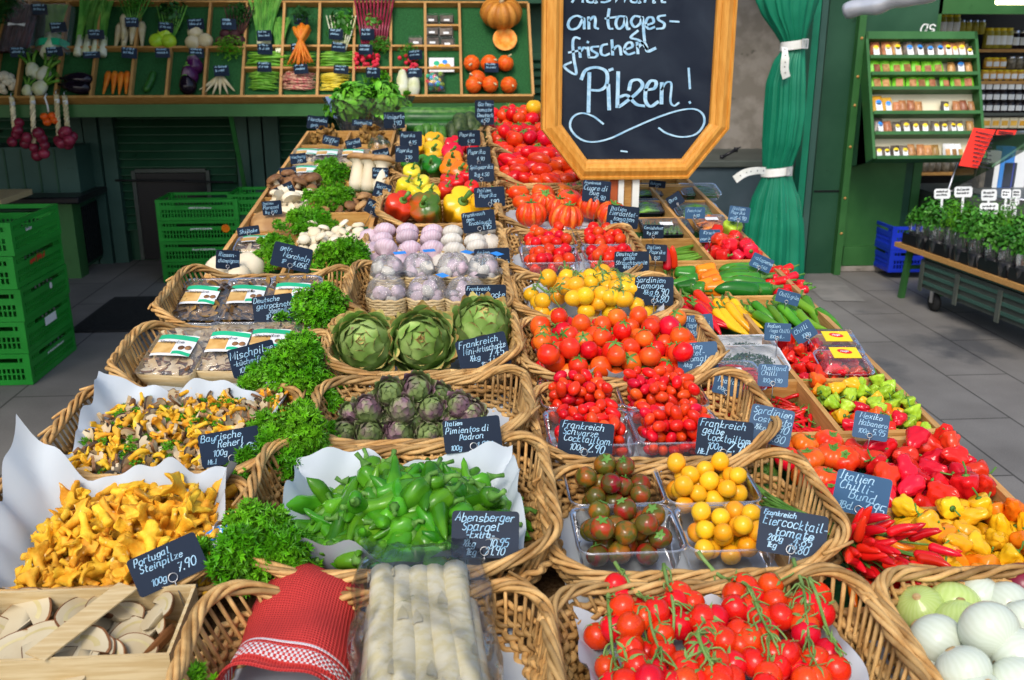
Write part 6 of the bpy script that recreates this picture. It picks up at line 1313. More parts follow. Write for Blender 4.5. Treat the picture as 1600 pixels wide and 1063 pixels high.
MB_ = [pepper('mini_pepper', m, .022, .05, .6, lobes=3, taper=.6, seed=i) for i, m in enumerate(('pep_green', 'pep_orange', 'pep_orange'))]
for x, y, k in ((1070, 428, 0), (1075, 440, 0), (1072, 450, 0), (1085, 452, 0), (1062, 446, 0), (1102, 425, 1), (1106, 435, 2), (1110, 443, 1), (1116, 452, 2), (1098, 450, 1), (1040, 423, 3), (1050, 420, 3)):
    u, v, _ = T(x, y, .05); p = MB_[k] if k < 3 else CH_JR[0]
    place(p, MT(u, v, .05, rng.uniform(-.3, .3) + 1.5, 1.4, rng.uniform(0, 6), 1.15 if k < 3 else 1.0), ('small green pepper stacked beside orange ones', 'small orange pepper stacked beside green ones', 'small orange pepper stacked beside green ones', 'red pepper peeking out behind the Camone basket rim')[k], 'pepper', ('small green peppers in a crate cell', 'small orange peppers in a crate cell', 'small orange peppers in a crate cell', 'red peppers behind the rim')[k])
P_RR = [pepper('round_red_pepper', 'pep_red', .0225, .038, .4, lobes=4, taper=.85, lob=.06, seed=i) for i in range(3)]
pile(P_RR, 80, (.725, .862, 2.485, 2.695), .021, .014, 'round glossy red pepper in the cell by the curtain', 'pepper', 'round red peppers by the curtain', 'any', ref=.0225, seed=6, cen=.04, cap=.075)
u, v, _ = T(1142, 361, .07); place(pepper('yellow_green_pepper', 'pep_lime', .03, .07, .3, seed=3), MT(u, v, .07, 0, .4), 'single yellow green pepper behind the round red ones', 'pepper')
# costoluto
for (x, y, g_, s) in ((1215, 706, 0, 1), (1257, 705, 0, .95), (1294, 700, 0, .95), (1262, 728, 0, 1), (1298, 722, 0, 1.05), (1318, 728, 0, .95), (1230, 728, 0, .9), (1288, 760, 0, 1.02), (1256, 757, 0, .9), (1325, 745, 1, .9), (1190, 710, 1, 1), (1205, 755, 1, 1.05), (1222, 780, 1, 1), (1195, 735, 1, 1), (1240, 785, 1, 1), (1300, 780, 0, .8), (1280, 745, 1, .8)):
    u, v, _ = T(x, y, .055); place((T_COSG if g_ else T_COS)[rng.randrange(2)], MT(u, v, .048 + (.02 if not g_ else -.008), rng.uniform(0, 6), rng.uniform(0, .5), rng.uniform(-.2, .2), s), 'ribbed %s tomato in the wooden crate below the Costoluto tag' % ('unripe green' if g_ else 'orange red'), 'tomato', ('green' if g_ else 'orange red') + ' ribbed tomatoes in the crate')
# chilli bunch: one tied bunch, its chillies are parts
bun = node('chilli_bunch', None, MT(*T(1308, 842, .08)[:2], .055, -.3), None, 'tied bunch of red chillies with long green stalks beside the yellow habaneros', 'chilli bunch')
gb = random.Random(8); CH_B = [chili('chilli', m, .046, .0078, b, i + 30, 0, .6, 9)[1] for i, (b, m) in enumerate(((.08, 'chili_red'), (-.1, 'chili_red'), (.05, 'chili_red'), (.1, 'pep_orange')))]
stk = MB()
for i in range(98):
    t = gb.random(); a = gb.uniform(-1.7, .15); L_ = gb.uniform(.01, .115); z = gb.uniform(-.022, .05) * (1 - L_ * 2)
    e = np.array([math.cos(a) * L_ + .01, math.sin(a) * L_ * .85, z + .012]); d = e / np.linalg.norm(e)
    stk.tube(smooth_path(np.array([(-.075 - gb.uniform(0, .03), .075 + gb.uniform(-.015, .02), z * .4 + .01), (-.04, .035 + gb.uniform(-.01, .01), z * .4 + .015), e * .6 + np.array([0, .006, .01]), e]), 3), .0016, 5, 0, gb.random())
    q = Vector(d + np.array([gb.uniform(-.6, .6), gb.uniform(-.7, .4), gb.uniform(-.5, .2)])).to_track_quat('X', 'Z').to_matrix().to_4x4()
    node('chilli', CH_B[gb.randrange(3) if gb.random() < .96 else 3], Matrix.Translation(e) @ q @ Matrix.Scale(gb.uniform(.7, 1.05), 4), bun)
for i in range(5): stk.tube([(-.14 + i * .006, .16 - i * .01, .02), (-.09, .09, .025), (-.045, .04, .03)], .0038, 6, 0, gb.random())
build(stk, 'stalks', M['stem'], parent=bun)

# -- pimientos
PIM = [X_(chili('pimiento', 'pimiento', .105 + .014 * (i % 3), .0175, (.28, -.22, .12, .4, -.1, .2)[i], i + 40, .20, .55, 16, .18), .115) for i in range(6)]
liner(-.272, .130, 1.112, 1.415, 'white paper pulled up round the green pimientos', z=.045, rise=.06, over=.004, seed=21, corner=[(1, 1, .015), (-1, -1, .02)], crumple=.007)
pile(PIM, 170, (-.258, .122, 1.118, 1.405), (.0105, .0135), .062, 'wrinkled bright green pimiento pepper heaped in its basket', 'pepper', 'green pimientos in their basket', 'lie', ref=.0142, seed=9, cen=.16, pitch=.35, K=24, sq=.85, cap=.062)
# -- artichokes
ARTI = [artichoke('big_artichoke', 'artichoke', .068, 62, i, el=1.12) for i in range(3)]
ARTM = [artichoke('small_artichoke', 'arti_mini', .0295, 40, i + 5, 0, 1.15, wide=1.08) for i in range(3)]
sheet(-.215, .115, 1.73, 1.955, 'white paper under the three big artichokes', z=.022, seed=12)
for i, (x, y, rx, ry, lab) in enumerate(((572, 540, 1.0, -.1, 'big green artichoke with brown tips, left of the three in the basket'), (660, 536, 1.05, 0, 'big green artichoke facing forward, between the other two'), (752, 520, .5, .1, 'big pale green artichoke standing behind the Mini-Artischocke tag'))):
    u, v, _ = T(x, y, .095); place(ARTI[i], MT(u, v, .095, 0, rx, ry, (1.02, 1.05, 1.08)[i]), lab, 'artichoke')
sheet(-.215, .115, 1.46, 1.675, 'white paper with a raised corner under the small artichokes', z=.03, seed=13, curl=.03)
for x, y, h in ((536, 676, .065), (577, 680, .065), (624, 680, .065), (668, 678, .065), (576, 643, .10), (629, 642, .105), (672, 640, .10), (610, 615, .125), (652, 608, .13), (686, 622, .10), (718, 636, .10), (735, 648, .085), (555, 650, .08), (600, 655, .075), (645, 660, .075), (695, 650, .08), (700, 672, .065), (735, 670, .065)):
    u, v, _ = T(x, y, h); place(ARTM[rng.randrange(3)], MT(u, v, h, rng.uniform(-.4, .4), rng.uniform(.3, 1.1), rng.uniform(-.4, .4), rng.uniform(.9, 1.05)), 'small purple green artichoke in the stacked heap', 'artichoke', 'small artichokes heaped in their basket')
# -- garlic
GA_P = [garlic('purple_garlic', 'garlic_p', .033, i, i == 2) for i in range(3)]; GA_W = [garlic('white_garlic', 'garlic_w', .032, i + 3, i == 2) for i in range(3)]
def gpos(L, protos, what):
    for x, y, h, rx in L:
        u, v, _ = T(x, y, h); place(protos[rng.randrange(2 if rx > .9 else 3)], MT(u, v, h, rng.uniform(-.3, .3), rx + rng.uniform(-.15, .15) + math.pi * (rx > .9) * 0, rng.uniform(-.2, .2), rng.uniform(.95, 1.05)), '%s garlic bulb in the rows of the loose garlic basket' % what, 'garlic', '%s garlic bulbs in rows' % what)
gpos([(602, 361, .10, 2.6), (637, 362, .10, 2.5), (675, 363, .10, 2.5), (597, 376, .085, 2.4), (636, 371, .095, 2.4), (673, 373, .09, 2.4), (603, 388, .105, 2.3), (640, 392, .085, 2.3), (676, 391, .09, 2.3), (580, 372, .08, .3), (578, 392, .075, .3), (585, 407, .07, .3), (624, 410, .07, .2), (657, 410, .07, .2)], GA_P, 'purple')
gpos([(707, 364, .10, 2.5), (706, 377, .09, 2.4), (710, 393, .09, 2.4), (745, 366, .09, 2.4), (742, 378, .09, 2.4), (745, 387, .085, 2.4), (765, 380, .075, .3), (692, 411, .065, .2), (726, 410, .065, .2), (760, 362, .08, .3)], GA_W, 'white')
def garlic_pack(x, y, w, d, h, lab, seed, rz=0.0):
    g = random.Random(seed); u, v, _ = T(x, y, h + .03)
    mb = MB(); n = 48; Q, _, _ = rrect(w / 2, d / 2, min(w, d) * .46, n)
    for k in range(6): mb.tube(np.c_[Q * (.88 + .022 * k), .004 + .0068 * k + .0014 * np.sin(np.arange(n) * 1.3 + k * 3.1)], .0042, 5, 0, g.random(), True)
    mb.add(np.vstack([np.c_[Q * .88, np.full(n, .004)], [[0, 0, .004]]]), None, [(i, (i + 1) % n, n) for i in range(n)])
    o = build(mb, 'garlic_pack', M['pale_wood'], M=MT(u, v, h, rz), label=lab, cat='garlic pack', group=None)
    for px_, py_, pz, rr in drop(g, 9, -w * .44, w * .44, -d * .44, d * .44, .0175, .012, 30, .0, 1, 0, .06):
        node('garlic_bulb', GA_P[g.randrange(2)][1] if g.random() < .6 else GA_W[0][1], Matrix.Translation((px_, py_, pz)) @ rand_rot(g) @ Matrix.Scale(.56, 4), o)
    nb = MB(); X = []
    for f, z in ((1.03, .042), (1.0, .055), (.85, .071), (.6, .082), (.3, .086), (.02, .086)): X.append(np.c_[Q * f, np.full(n, z) + .004 * np.sin(np.arange(n) * .8 + z * 90)])
    X = np.array(X); nb.grid(np.concatenate([X, X[:, :1]], 1)); nb.tube([(w * .45, 0, .045), (w * .62, -.01, .05), (w * .75, .0, .04)], [.012, .006, .012], 7)
    build(nb, 'net', M['net'], parent=o)
    lb = MB(); lb.add([(0, 0, 0), (.03, 0, 0), (.03, .022, 0), (0, .022, 0)], [(0, 1, 2, 3)], smooth=False)
    build(lb, 'label', M[g.choice(('label_blue', 'black_plastic', 'label_blue'))], parent=o, M=Matrix.Translation((w * .2, d * .18, .088)) @ Matrix.Rotation(g.uniform(-1, 1), 4, 'Z'))
sheet(-.215, .12, 2.02, 2.33, 'white paper under the netted garlic packs', z=.015, seed=14)
for i, (x, y, lab) in enumerate(((606, 436, 'leftmost garlic pack in the rear row of netted packs'), (654, 433, 'second garlic pack of the rear row, round with white net'), (708, 432, 'third garlic pack of the rear row beside a blue label'), (755, 434, 'rightmost garlic pack of the rear row'),
                               (605, 468, 'left garlic pack of the front row'), (668, 468, 'middle garlic pack of the front row, its net knotted'), (728, 470, 'garlic pack of the front row partly behind the Artischocke tag'))):
    garlic_pack(x, y, .098 if i > 3 else .082, .075, .025 + (.035 if i <= 3 else 0), lab, 60 + i, rng.uniform(-.2, .2))
# -- big peppers at the back of the middle row
def pp(x, y, h, m, r, hh, lab, rx=1.2, rz=0.0, s=1.0, seed=0, **k):
    u, v, _ = T(x, y, h); k = {**dict(lobes=4, taper=.72, lob=.13, seed=seed), **k}
    place(pepper('bell_pepper', m, r, hh, **k), MT(u, v, h, rz, rx, 0, s), lab, 'pepper')
pp(622, 330, .08, 'pep_red', .050, .135, 'long folded red pepper, leftmost of the front peppers', .75, .5, seed=1, lobes=3, lob=.22)
pp(668, 332, .08, 'pep_mix', .055, .115, 'big green pepper turning red, behind the white garlic', .8, -.3, seed=2)
pp(718, 328, .075, 'pep_yellow', .066, .12, 'large yellow bell pepper left of its chalk tag', .8, .3, seed=3, lob=.18)
pp(760, 330, .08, 'pep_yellow', .055, .115, 'large yellow bell pepper partly behind the blue chalk tag', .4, .3, seed=4)
for i, (x, y, rz) in enumerate(((643, 278, .3), (630, 300, .9), (662, 297, -.7), (645, 312, 1.4), (672, 312, .2))):
    pp(x, y, .08, 'pep_lemon', .032, .10, ('lemon yellow pointed pepper standing on top', 'lemon yellow pointed pepper at the left of its heap', 'lemon yellow pointed pepper leaning to the right', 'lemon yellow pepper low at the front left', 'lemon yellow pepper low at the front right')[i], .5, rz, seed=i, lobes=3, taper=.55, lob=.06)
for i, (x, y, rz, rx) in enumerate(((690, 308, .7, .6), (698, 296, .2, .3), (717, 297, -.3, .5), (729, 290, .1, .2), (738, 305, -.2, .6))):
    pp(x, y, .085, 'pep_red', .026, .115, ('dark red pointed pepper lying lowest left', 'dark red pointed pepper upright on the left', 'dark red pointed pepper in the middle of its heap', 'red pointed pepper standing tallest', 'red pointed pepper beside the chalk tag')[i], rx, rz, seed=i + 5, lobes=3, taper=.5, lob=.08)
for i, (x, y, m) in enumerate(((642, 255, 'pep_green'), (678, 264, 'pep_green'), (660, 262, 'pep_green'), (712, 255, 'pep_orange'), (718, 272, 'pep_orange'), (706, 266, 'pep_orange'), (744, 251, 'pep_orange'))):
    pp(x, y, .085, m, .040, .085, ('dark green bell pepper behind the lemon yellow peppers', 'dark green bell pepper with a yellow streak', 'dark green bell pepper between two others', 'orange bell pepper at the back of its heap', 'orange bell pepper at the front of its heap', 'orange bell pepper at the left of its heap', 'orange pepper behind a chalk tag')[i], .8, rng.uniform(-.5, .5), seed=i + 9)
for i, (x, y, m) in enumerate(((650, 229, 'pep_yellow'), (678, 226, 'pep_yellow'), (678, 240, 'pep_yellow'), (707, 232, 'pep_red'), (735, 228, 'pep_red'), (708, 244, 'pep_red'))):
    pp(x, y, .09, m, .045, .088, ('golden yellow bell pepper behind a chalk tag', 'golden yellow bell pepper at the top', 'golden yellow bell pepper below another one', 'red bell pepper left of another behind chalk tags', 'red bell pepper highest at the back right', 'red bell pepper in front of two others')[i], .9, rng.uniform(-.5, .5), seed=i + 19)
for i, (x, y, L_, r, m, h) in enumerate(((690, 178, .42, .030, 'courgette', .14), (692, 186, .44, .032, 'cucumber', .12), (685, 198, .40, .028, 'cucumber', .09))):
    u, v, _ = T(x, y, h); place(cyl_veg('cucumber', m, L_, r, i), MT(u, v, h), ('lighter green cucumber lying topmost at the back of the stall', 'dark green cucumber, second in the stack', 'dark green cucumber, lowest in the stack')[i], 'cucumber')
for i, (x, y) in enumerate(((667, 212), (681, 212), (655, 216), (690, 216))):
    u, v, _ = T(x, y, .08); place(cyl_veg('mini_cucumber', 'courgette', .12, .022, i), MT(u, v, .08, 1.5, 0, -.9), 'short green mini cucumber standing below the long cucumbers', 'cucumber', 'mini cucumbers')
AVO = cyl_veg('avocado', 'avocado', .115, .036, 3, 0, 0)
for x, y, h in ((718, 196, .12), (735, 194, .12), (708, 208, .09), (722, 212, .08), (742, 206, .09), (700, 215, .06), (750, 216, .06)):
    u, v, _ = T(x, y, h); place(AVO, MT(u, v, h, 1.5 + rng.uniform(-.3, .3), 0, -.8), 'dark green avocado in the heap beside the cucumbers', 'avocado', 'avocados beside the cucumbers')

# ------------------------------------------------------------ mushrooms on the left
liner(-.645, -.302, 1.10, 1.345, 'big sheet of white paper with a tall back corner round the chanterelles', z=.045, rise=.075, front=.03, over=.012, seed=31, corner=[(-1, 1, .10), (1, 1, .02), (-1, -1, .02)], crumple=.008)
CHA = [chanterelle('chanterelle', .062 + .012 * (i % 4), i) for i in range(9)]
pile(CHA, 298, (-.575, -.308, 1.106, 1.338), (.0098, .0145), .058, 'golden yellow chanterelle in the heap on white paper', 'mushroom', 'golden chanterelles heaped in their basket', 'any', ref=.0265, seed=10, cen=.09, K=24, sq=.8, cap=.075)
liner(-.640, -.262, 1.382, 1.660, 'white paper with a raised back edge round the chopped mushrooms', z=.058, rise=.055, front=.022, over=.008, seed=32, corner=[(-1, 1, .04), (1, 1, -.02)], crumple=.007)
MS = [mush_slice('mushroom_slice', .017, 'brown_cap', .32, i) for i in range(3)] + [mush_slice('mushroom_slice', .018, 'dark_cap', .3, 3), mush_slice('mushroom_slice', .015, 'cut', .45, 4)]
MS_O = [chanterelle('chanterelle_piece', .036, 20 + i) for i in range(3)]; MS_B = [cap_mushroom('small_brown_mushroom', .011, 'brown_cap')]
PSPRIG = []
for i in range(2):
    mb = MB(); leaf_clump(mb, random.Random(70 + i), (0, 0, 0), (.010, .010, .004), 16, .006); PSPRIG.append(('parsley_sprig', mb.build('parsley_sprig', M['parsley']), []))
gmm = random.Random(12)
for x, y, z, ri in drop(gmm, 620, -.605, -.262, 1.392, 1.650, (.0075, .0115), .070, 14, .05, .72, 0, .115):
    k = gmm.random(); m = MT(x, y, z) @ rand_rot(gmm) @ Matrix.Scale(gmm.uniform(.62, .92), 4)
    if k < .42: place(MS[gmm.randrange(5)], m, 'pale slice of cut mushroom in the chopped mixed mushrooms', 'mushroom', 'mushroom slices in the chopped mix')
    elif k < .80: place(MS_O[gmm.randrange(3)], m, 'orange piece of chanterelle in the chopped mixed mushrooms', 'mushroom', 'chanterelle pieces in the chopped mix')
    elif k < .84: place(MS_B[0], m, 'little brown mushroom cap in the chopped mixed mushrooms', 'mushroom', 'brown caps in the chopped mix')
    else: place(PSPRIG[gmm.randrange(2)], MT(x, y, z + .006, gmm.uniform(0, 6)), 'green parsley sprig scattered over the chopped mushrooms', 'parsley', 'parsley sprigs on the chopped mix')
# porcini crate
def open_box(name, mats, w, d, h, th, M_, lab, cat, mi_floor=0, flare=0.0):
    o = node(name, None, M_, None, lab, cat)
    for nm, b in (('base', (-w / 2, -d / 2, 0, w / 2, d / 2, .004)), ('front_board', (-w / 2, -d / 2, .0042, w / 2, -d / 2 + th, h)), ('back_board', (-w / 2, d / 2 - th, .0042, w / 2, d / 2, h)), ('side_board', (-w / 2, -d / 2 + th, .0042, -w / 2 + th, d / 2 - th, h - .001)), ('side_board', (w / 2 - th, -d / 2 + th, .0042, w / 2, d / 2 - th, h - .001))):
        mb = MB(); mb.box(*b); build(mb, nm, mats, parent=o)
    return o
pu0, pu1, pv0, pv1 = region(-95, 262, 1035, 925, .10)
pc = open_box('punnet_crate', M['pale_wood'], pu1 - pu0, pv1 - pv0, .062, .004, MT((pu0 + pu1) / 2, (pv0 + pv1) / 2, .042), 'thin pale wooden crate of halved porcini at the front left corner', 'crate')
sl_ = MB(); sl_.bar((-.02, -(pv1 - pv0) / 2 + .002, .0645), (.045, (pv1 - pv0) / 2 - .002, .0645), .030, .002); build(sl_, 'cross_slat', M['pale_wood'], parent=pc)
sheet(-.66, -.325, .80, 1.06, 'white paper under the porcini crate', z=.036, seed=15)
PORC = [porcini_half('halved_porcini', .033, i) for i in range(5)]
for (x, y, h, rz, s, k, tl) in ((35, 955, .085, .5, 1.3, 0, .25), (60, 1000, .08, 1.5, 1.15, 1, .2), (130, 960, .085, 2.2, 1.05, 2, .3), (165, 945, .09, 2.6, .95, 3, .2), (195, 960, .08, 1.0, .8, 4, .3), (250, 948, .092, .2, .8, 0, .5), (235, 975, .075, .4, .8, 1, .4), (115, 1018, .085, 1.1, 1.35, 2, .2), (140, 1012, .088, .9, 1.0, 3, .2),
                             (210, 1015, .08, .8, .95, 4, .3), (245, 1000, .075, -.6, .9, 0, .8), (25, 1018, .075, 1.9, 1.2, 1, .3), (170, 1030, .075, .5, .9, 2, .7), (205, 990, .07, 2.0, .9, 3, .4), (90, 945, .07, 2.8, .9, 4, .3), (-20, 990, .075, 1, 1.2, 1, .2), (170, 985, .065, 1.7, .95, 0, .3), (-60, 960, .075, 1, 1.2, 2, .2)):
    u, v, _ = T(x, y, h); place(PORC[k], MT(u, v, h, rz - 1.2, tl + .1, rng.uniform(-.2, .2), s), 'halved porcini with pale cut face in the thin wooden crate', 'mushroom', 'halved porcini in the crate')
# packs
def slices_mesh(w, d, seed, n=26, mcap='brown_cap', sc=1.0):
    mb = MB(); g = random.Random(seed); ms = MB(); out = [(math.cos(a) * .017, math.sin(a) * .012) for a in np.linspace(0, math.pi, 8)] + [(-.006, -.002), (-.005, -.018), (.005, -.018), (.006, -.002)]
    ms.poly_prism(out, -.002, .002, 0, 0, 1, True)
    for x, y, z, r in drop(g, n, -w * .46, w * .46, -d * .46, d * .46, .013, .004, 10, .0, .4):
        mb.merge(ms, np.array(Matrix.Translation((x, y, min(z, .03))) @ Euler((g.gauss(0, .5), g.gauss(0, .5), g.uniform(0, 6))).to_matrix().to_4x4() @ Matrix.Scale(g.uniform(.8, 1.3) * sc, 4)))
    return mb
def pack(x, y, w, d, h, z, lab, wood=True, rx=0.0, rz=0.0, seed=0, small=False, lbl=True, content=('cut', 'brown_cap')):
    u, v, _ = T(x, y, z + h)
    if wood:
        mb = MB(); n = 44; rings = []
        for f, zz in ((.90, .0), (.93, .0), (1.0, h), (.965, h), (.90, .004)): Q, _, _ = rrect(w / 2 * f, d / 2 * f, .016, n); rings.append(np.c_[Q, np.full(n, zz)])
        X = np.array(rings); mb.grid(np.concatenate([X, X[:, :1]], 1)); mb.add(np.vstack([rings[-1], [[0, 0, .004]]]), None, [(i, (i + 1) % n, n) for i in range(n)])
        o = build(mb, 'mushroom_tray', M['pale_wood'], M=MT(u, v, z, rz, rx), label=lab, cat='tray')
    else:
        o = build(punnet_mesh(w, d, h), 'mushroom_pack', M['clear'], M=MT(u, v, z, rz, rx), label=lab, cat='pack')
    build(slices_mesh(w * .92, d * .9, seed, 20 if small else 60), 'mushroom_slices', [M[content[0]], M[content[1]]], parent=o)
    g = random.Random(seed); X = [[(x_ * w * .495, y_ * d * .495, h + .003 + .008 * (1 - x_ ** 4) * (1 - y_ ** 4) * (1 + .3 * math.sin(x_ * 5 + y_ * 4 + seed))) for x_ in np.linspace(-1, 1, 22)] for y_ in np.linspace(-1, 1, 22)]
    mb = MB(); mb.grid(X); build(mb, 'film', M['film'], parent=o)
    if lbl:
        def strip(x0, x1, y0, y1, mi, zo): 
            XX = [[(w * (x0 + (x1 - x0) * a), d * (y0 + (y1 - y0) * b + mi * 0 + (.02 * math.sin(a * 4 + .6) if mi == 1 else 0)), h + zo + .0115 * (1 - (2 * (x0 + (x1 - x0) * a)) ** 4)) for a in np.linspace(0, 1, 12)] for b in np.linspace(0, 1, 5)]
            lb.grid(XX, mi)
        lb = MB(); strip(-.34, .34, -.22, .20, 0, .0045); strip(-.34, .34, .10, .19, 1, .0051); strip(.02, .34, -.20, -.14, 1, .0051); strip(-.34, .0, -.17, .06, 2, .0049)
        lo_ = build(lb, 'label', [M['label_white'], M['label_green'], M['label_tan']], parent=o)
        if not small:
            tm = MB(); write(tm, 'Steinpilze', -.28 * w, .02 * d, .0085, .0011, h + .0185); build(tm, 'lettering', M['ink'], parent=lo_)
            for q in range(3):
                cmsh = MB(); cmsh.lathe([(.007, 0), (.006, .0012), (0, .0018)], 10)
                if q < 2: build(cmsh, 'printed_mushroom', M['brown_cap'], parent=lo_, M=Matrix.Translation((w * (.14 + .12 * q), -.06 * d, h + .0165)))
    return o
for i, (x, y, lab) in enumerate(((278, 546, 'wooden tray of sliced mushrooms under film, leftmost in the basket'), (360, 540, 'wooden tray of sliced mushrooms under film, second from left'), (425, 536, 'wooden tray of sliced mushrooms partly behind the Mischpilze tag'))):
    pack(x, y, .118, .165, .034, .045, lab, True, .22, -.13 + .06 * i, 80 + i)
for i, (x, y, lab) in enumerate(((317, 467, 'clear pack of dried porcini, leftmost of three'), (388, 466, 'clear pack of dried porcini, middle of three'), (458, 462, 'clear pack of dried porcini, right of three behind the chalk tag'))):
    pack(x, y, .118, .18, .028, .045, lab, False, .22, -.08 + .04 * i, 84 + i, content=('dried', 'dark_cap'))
u, v, _ = T(240, 560, .07); sheet(-.60, -.27, 1.71, 1.94, 'white paper under the wooden mushroom trays', z=.028, seed=16)
sheet(-.60, -.265, 2.02, 2.31, 'pale paper under the dried porcini packs', z=.028, seed=17)
# left crate contents
CAPW = cap_mushroom('white_mushroom', .042, 'cream', flat=1.0, stalk=.3, sw=.3)
for i, (x, y, s, lab) in enumerate(((346, 418, 1, 'big round white mushroom at the left of three'), (389, 414, 1.02, 'big round white mushroom at the right of three'), (372, 427, .8, 'smaller white mushroom in front of two bigger ones'))):
    u, v, _ = T(x, y, .05); place(CAPW, MT(u, v, .035, 0, .3, 0, s * 1.05), lab, 'mushroom')
pack(402, 380, .115, .10, .03, .03, 'black tray of mushrooms under film behind the white mushrooms', False, .1, 0, 90, True)
mb = MB(); mb.lathe([(.085, 0), (.08, .02), (.06, .04), (.03, .05), (0, .053)], 24, lambda a, t: 1 + .1 * np.sin(3 * a + t * 4))
u, v, _ = T(425, 350, .03); build(mb, 'parasol_mushroom', M['tan_cap'], M=MT(u, v, .014, 0, .1), label='wide tan mushroom cap lying in the crate cell at the left edge', cat='mushroom')
PALE = [mush_slice('pale_mushroom_piece', .035, 'cream', .5, i, 'cream') for i in range(2)]; SHI = [cap_mushroom('shiitake', .028, 'brown_cap', seed=i) for i in range(2)]; CHB = [cap_mushroom('brown_champignon', .022, 'brown_cap'), cap_mushroom('brown_champignon', .022, 'tan_cap')]; BEE = [cap_mushroom('white_beech_mushroom', .018, 'cream', 'cream', 1.2)]
pile(PALE, 12, (-.60, -.44, 3.05, 3.22), .026, .014, 'pale thick mushroom piece in a crate cell below the parsley', 'mushroom', 'pale mushroom pieces', 'any', seed=1)
pile(SHI, 30, (-.61, -.44, 3.25, 3.43), .025, .014, 'brown shiitake cap heaped in a crate cell', 'mushroom', 'brown shiitake caps', 'up', seed=2)
pile(CHB, 40, (-.42, -.235, 3.04, 3.22), .020, .014, 'small brown champignon in a crate cell beside the parsley', 'mushroom', 'small brown champignons', 'up', seed=3)
pile(BEE, 60, (-.42, -.235, 2.62, 2.80), .0165, .03, 'small creamy white mushroom heaped behind the garlic', 'mushroom', 'small creamy mushrooms behind the garlic', 'up', seed=4)
KO = []
for i in range(2):
    mb = MB(); mb.lathe([(0, 0), (.026, .003), (.034, .03), (.028, .08), (.026, .115), (.04, .128)], 16, mi=1); mb.lathe([(.04, .128), (.052, .132), (.05, .145), (.035, .155), (0, .158)], 18, mi=0)
    KO.append(('king_oyster_mushroom', mb.build('king_oyster_mushroom', [M['tan_cap'], M['cream']]), []))
for i, (x, y, lab) in enumerate(((556, 290, 'thick white king oyster mushroom with tan cap, left one'), (574, 292, 'thick white king oyster mushroom with tan cap, middle one'), (593, 294, 'king oyster mushroom beside a chalk tag, right one'))):
    u, v, _ = T(x, y, .05); place(KO[i % 2], MT(u, v, .03, -.25, -.45, 0, .85), lab, 'mushroom')
for i, (x, y, lab, wd) in enumerate(((480, 242, 'pale wooden tray of mushrooms under film, left in the far crate', True), (512, 243, 'pale wooden tray of mushrooms under film, right of another one', True), (552, 243, 'white foam tray of dried mushrooms at the far left', True), (576, 262, 'clear pack with a green label in the far crate', False), (480, 270, 'clear pack of pale mushrooms behind the parsley', False))):
    pack(x, y, .12, .15, .03, .03, lab, wd, .15, 0, 95 + i, True)
DRY = []
for i in range(3):
    mb = MB(); X = [[(a * .02, b * .01 + .004 * math.sin(a * 3 + i), .006 * math.sin(a * 2.5 + i) + .005 * b * b) for a in np.linspace(-1, 1, 7)] for b in np.linspace(-1, 1, 4)]; mb.grid(X); DRY.append(('dried_mushroom_slice', mb.build('dried_mushroom_slice', M['dried']), []))
for j, rg in enumerate(((-.605, -.44, 4.14, 4.40), (-.42, -.24, 4.14, 4.40))):
    pile(DRY, 120, rg, .011, .02, ('curled brown dried mushroom slice in the far left cell', 'curled brown dried mushroom slice in the cell below the basil pots')[j], 'dried mushroom', ('dried slices in the far left cell', 'dried slices below the basil')[j], 'any', seed=20 + j, cen=.30, sq=.8, K=12, cap=.075)
mb = MB(); X = [[(x * .05, y * .05, .05 * max(0, 1 - x * x - y * y) ** .5 + .01 * math.sin(x * 7 + y * 5)) for x in np.linspace(-1, 1, 14)] for y in np.linspace(-1, 1, 14)]; mb.grid(X)
u, v, _ = T(592, 222, .08); build(mb, 'plastic_bag', M['bag'], M=MT(u, v, .05), label='crumpled clear plastic bag lying on the dried mushrooms', cat='bag')

# ------------------------------------------------------------ parsley bunches
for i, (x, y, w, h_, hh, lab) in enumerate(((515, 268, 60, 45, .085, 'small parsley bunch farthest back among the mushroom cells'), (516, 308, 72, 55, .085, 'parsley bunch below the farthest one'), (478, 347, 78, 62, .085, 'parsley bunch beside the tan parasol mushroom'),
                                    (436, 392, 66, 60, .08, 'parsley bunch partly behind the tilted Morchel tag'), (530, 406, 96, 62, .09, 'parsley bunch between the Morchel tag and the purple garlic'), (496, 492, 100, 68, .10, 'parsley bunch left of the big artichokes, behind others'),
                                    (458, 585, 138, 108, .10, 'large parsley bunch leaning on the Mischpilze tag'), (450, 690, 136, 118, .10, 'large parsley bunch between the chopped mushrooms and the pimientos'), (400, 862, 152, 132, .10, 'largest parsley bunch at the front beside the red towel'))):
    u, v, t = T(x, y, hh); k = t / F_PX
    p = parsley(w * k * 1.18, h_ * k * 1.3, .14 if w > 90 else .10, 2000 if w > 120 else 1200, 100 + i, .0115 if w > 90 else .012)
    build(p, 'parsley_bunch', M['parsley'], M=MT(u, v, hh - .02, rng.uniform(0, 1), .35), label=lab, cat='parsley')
for x, y in ((372, 745), (515, 620), (300, 1060)):
    u, v, t = T(x, y, .09); build(parsley(.05, .05, .04, 120, x, .010), 'parsley_sprig', M['parsley'], M=MT(u, v, .075, 0, .3), label={372: 'loose parsley sprig hanging over the chanterelle paper', 515: 'loose parsley sprig at the corner of the small artichoke basket', 300: 'parsley sprig at the bottom edge below the red towel'}[x], cat='parsley')

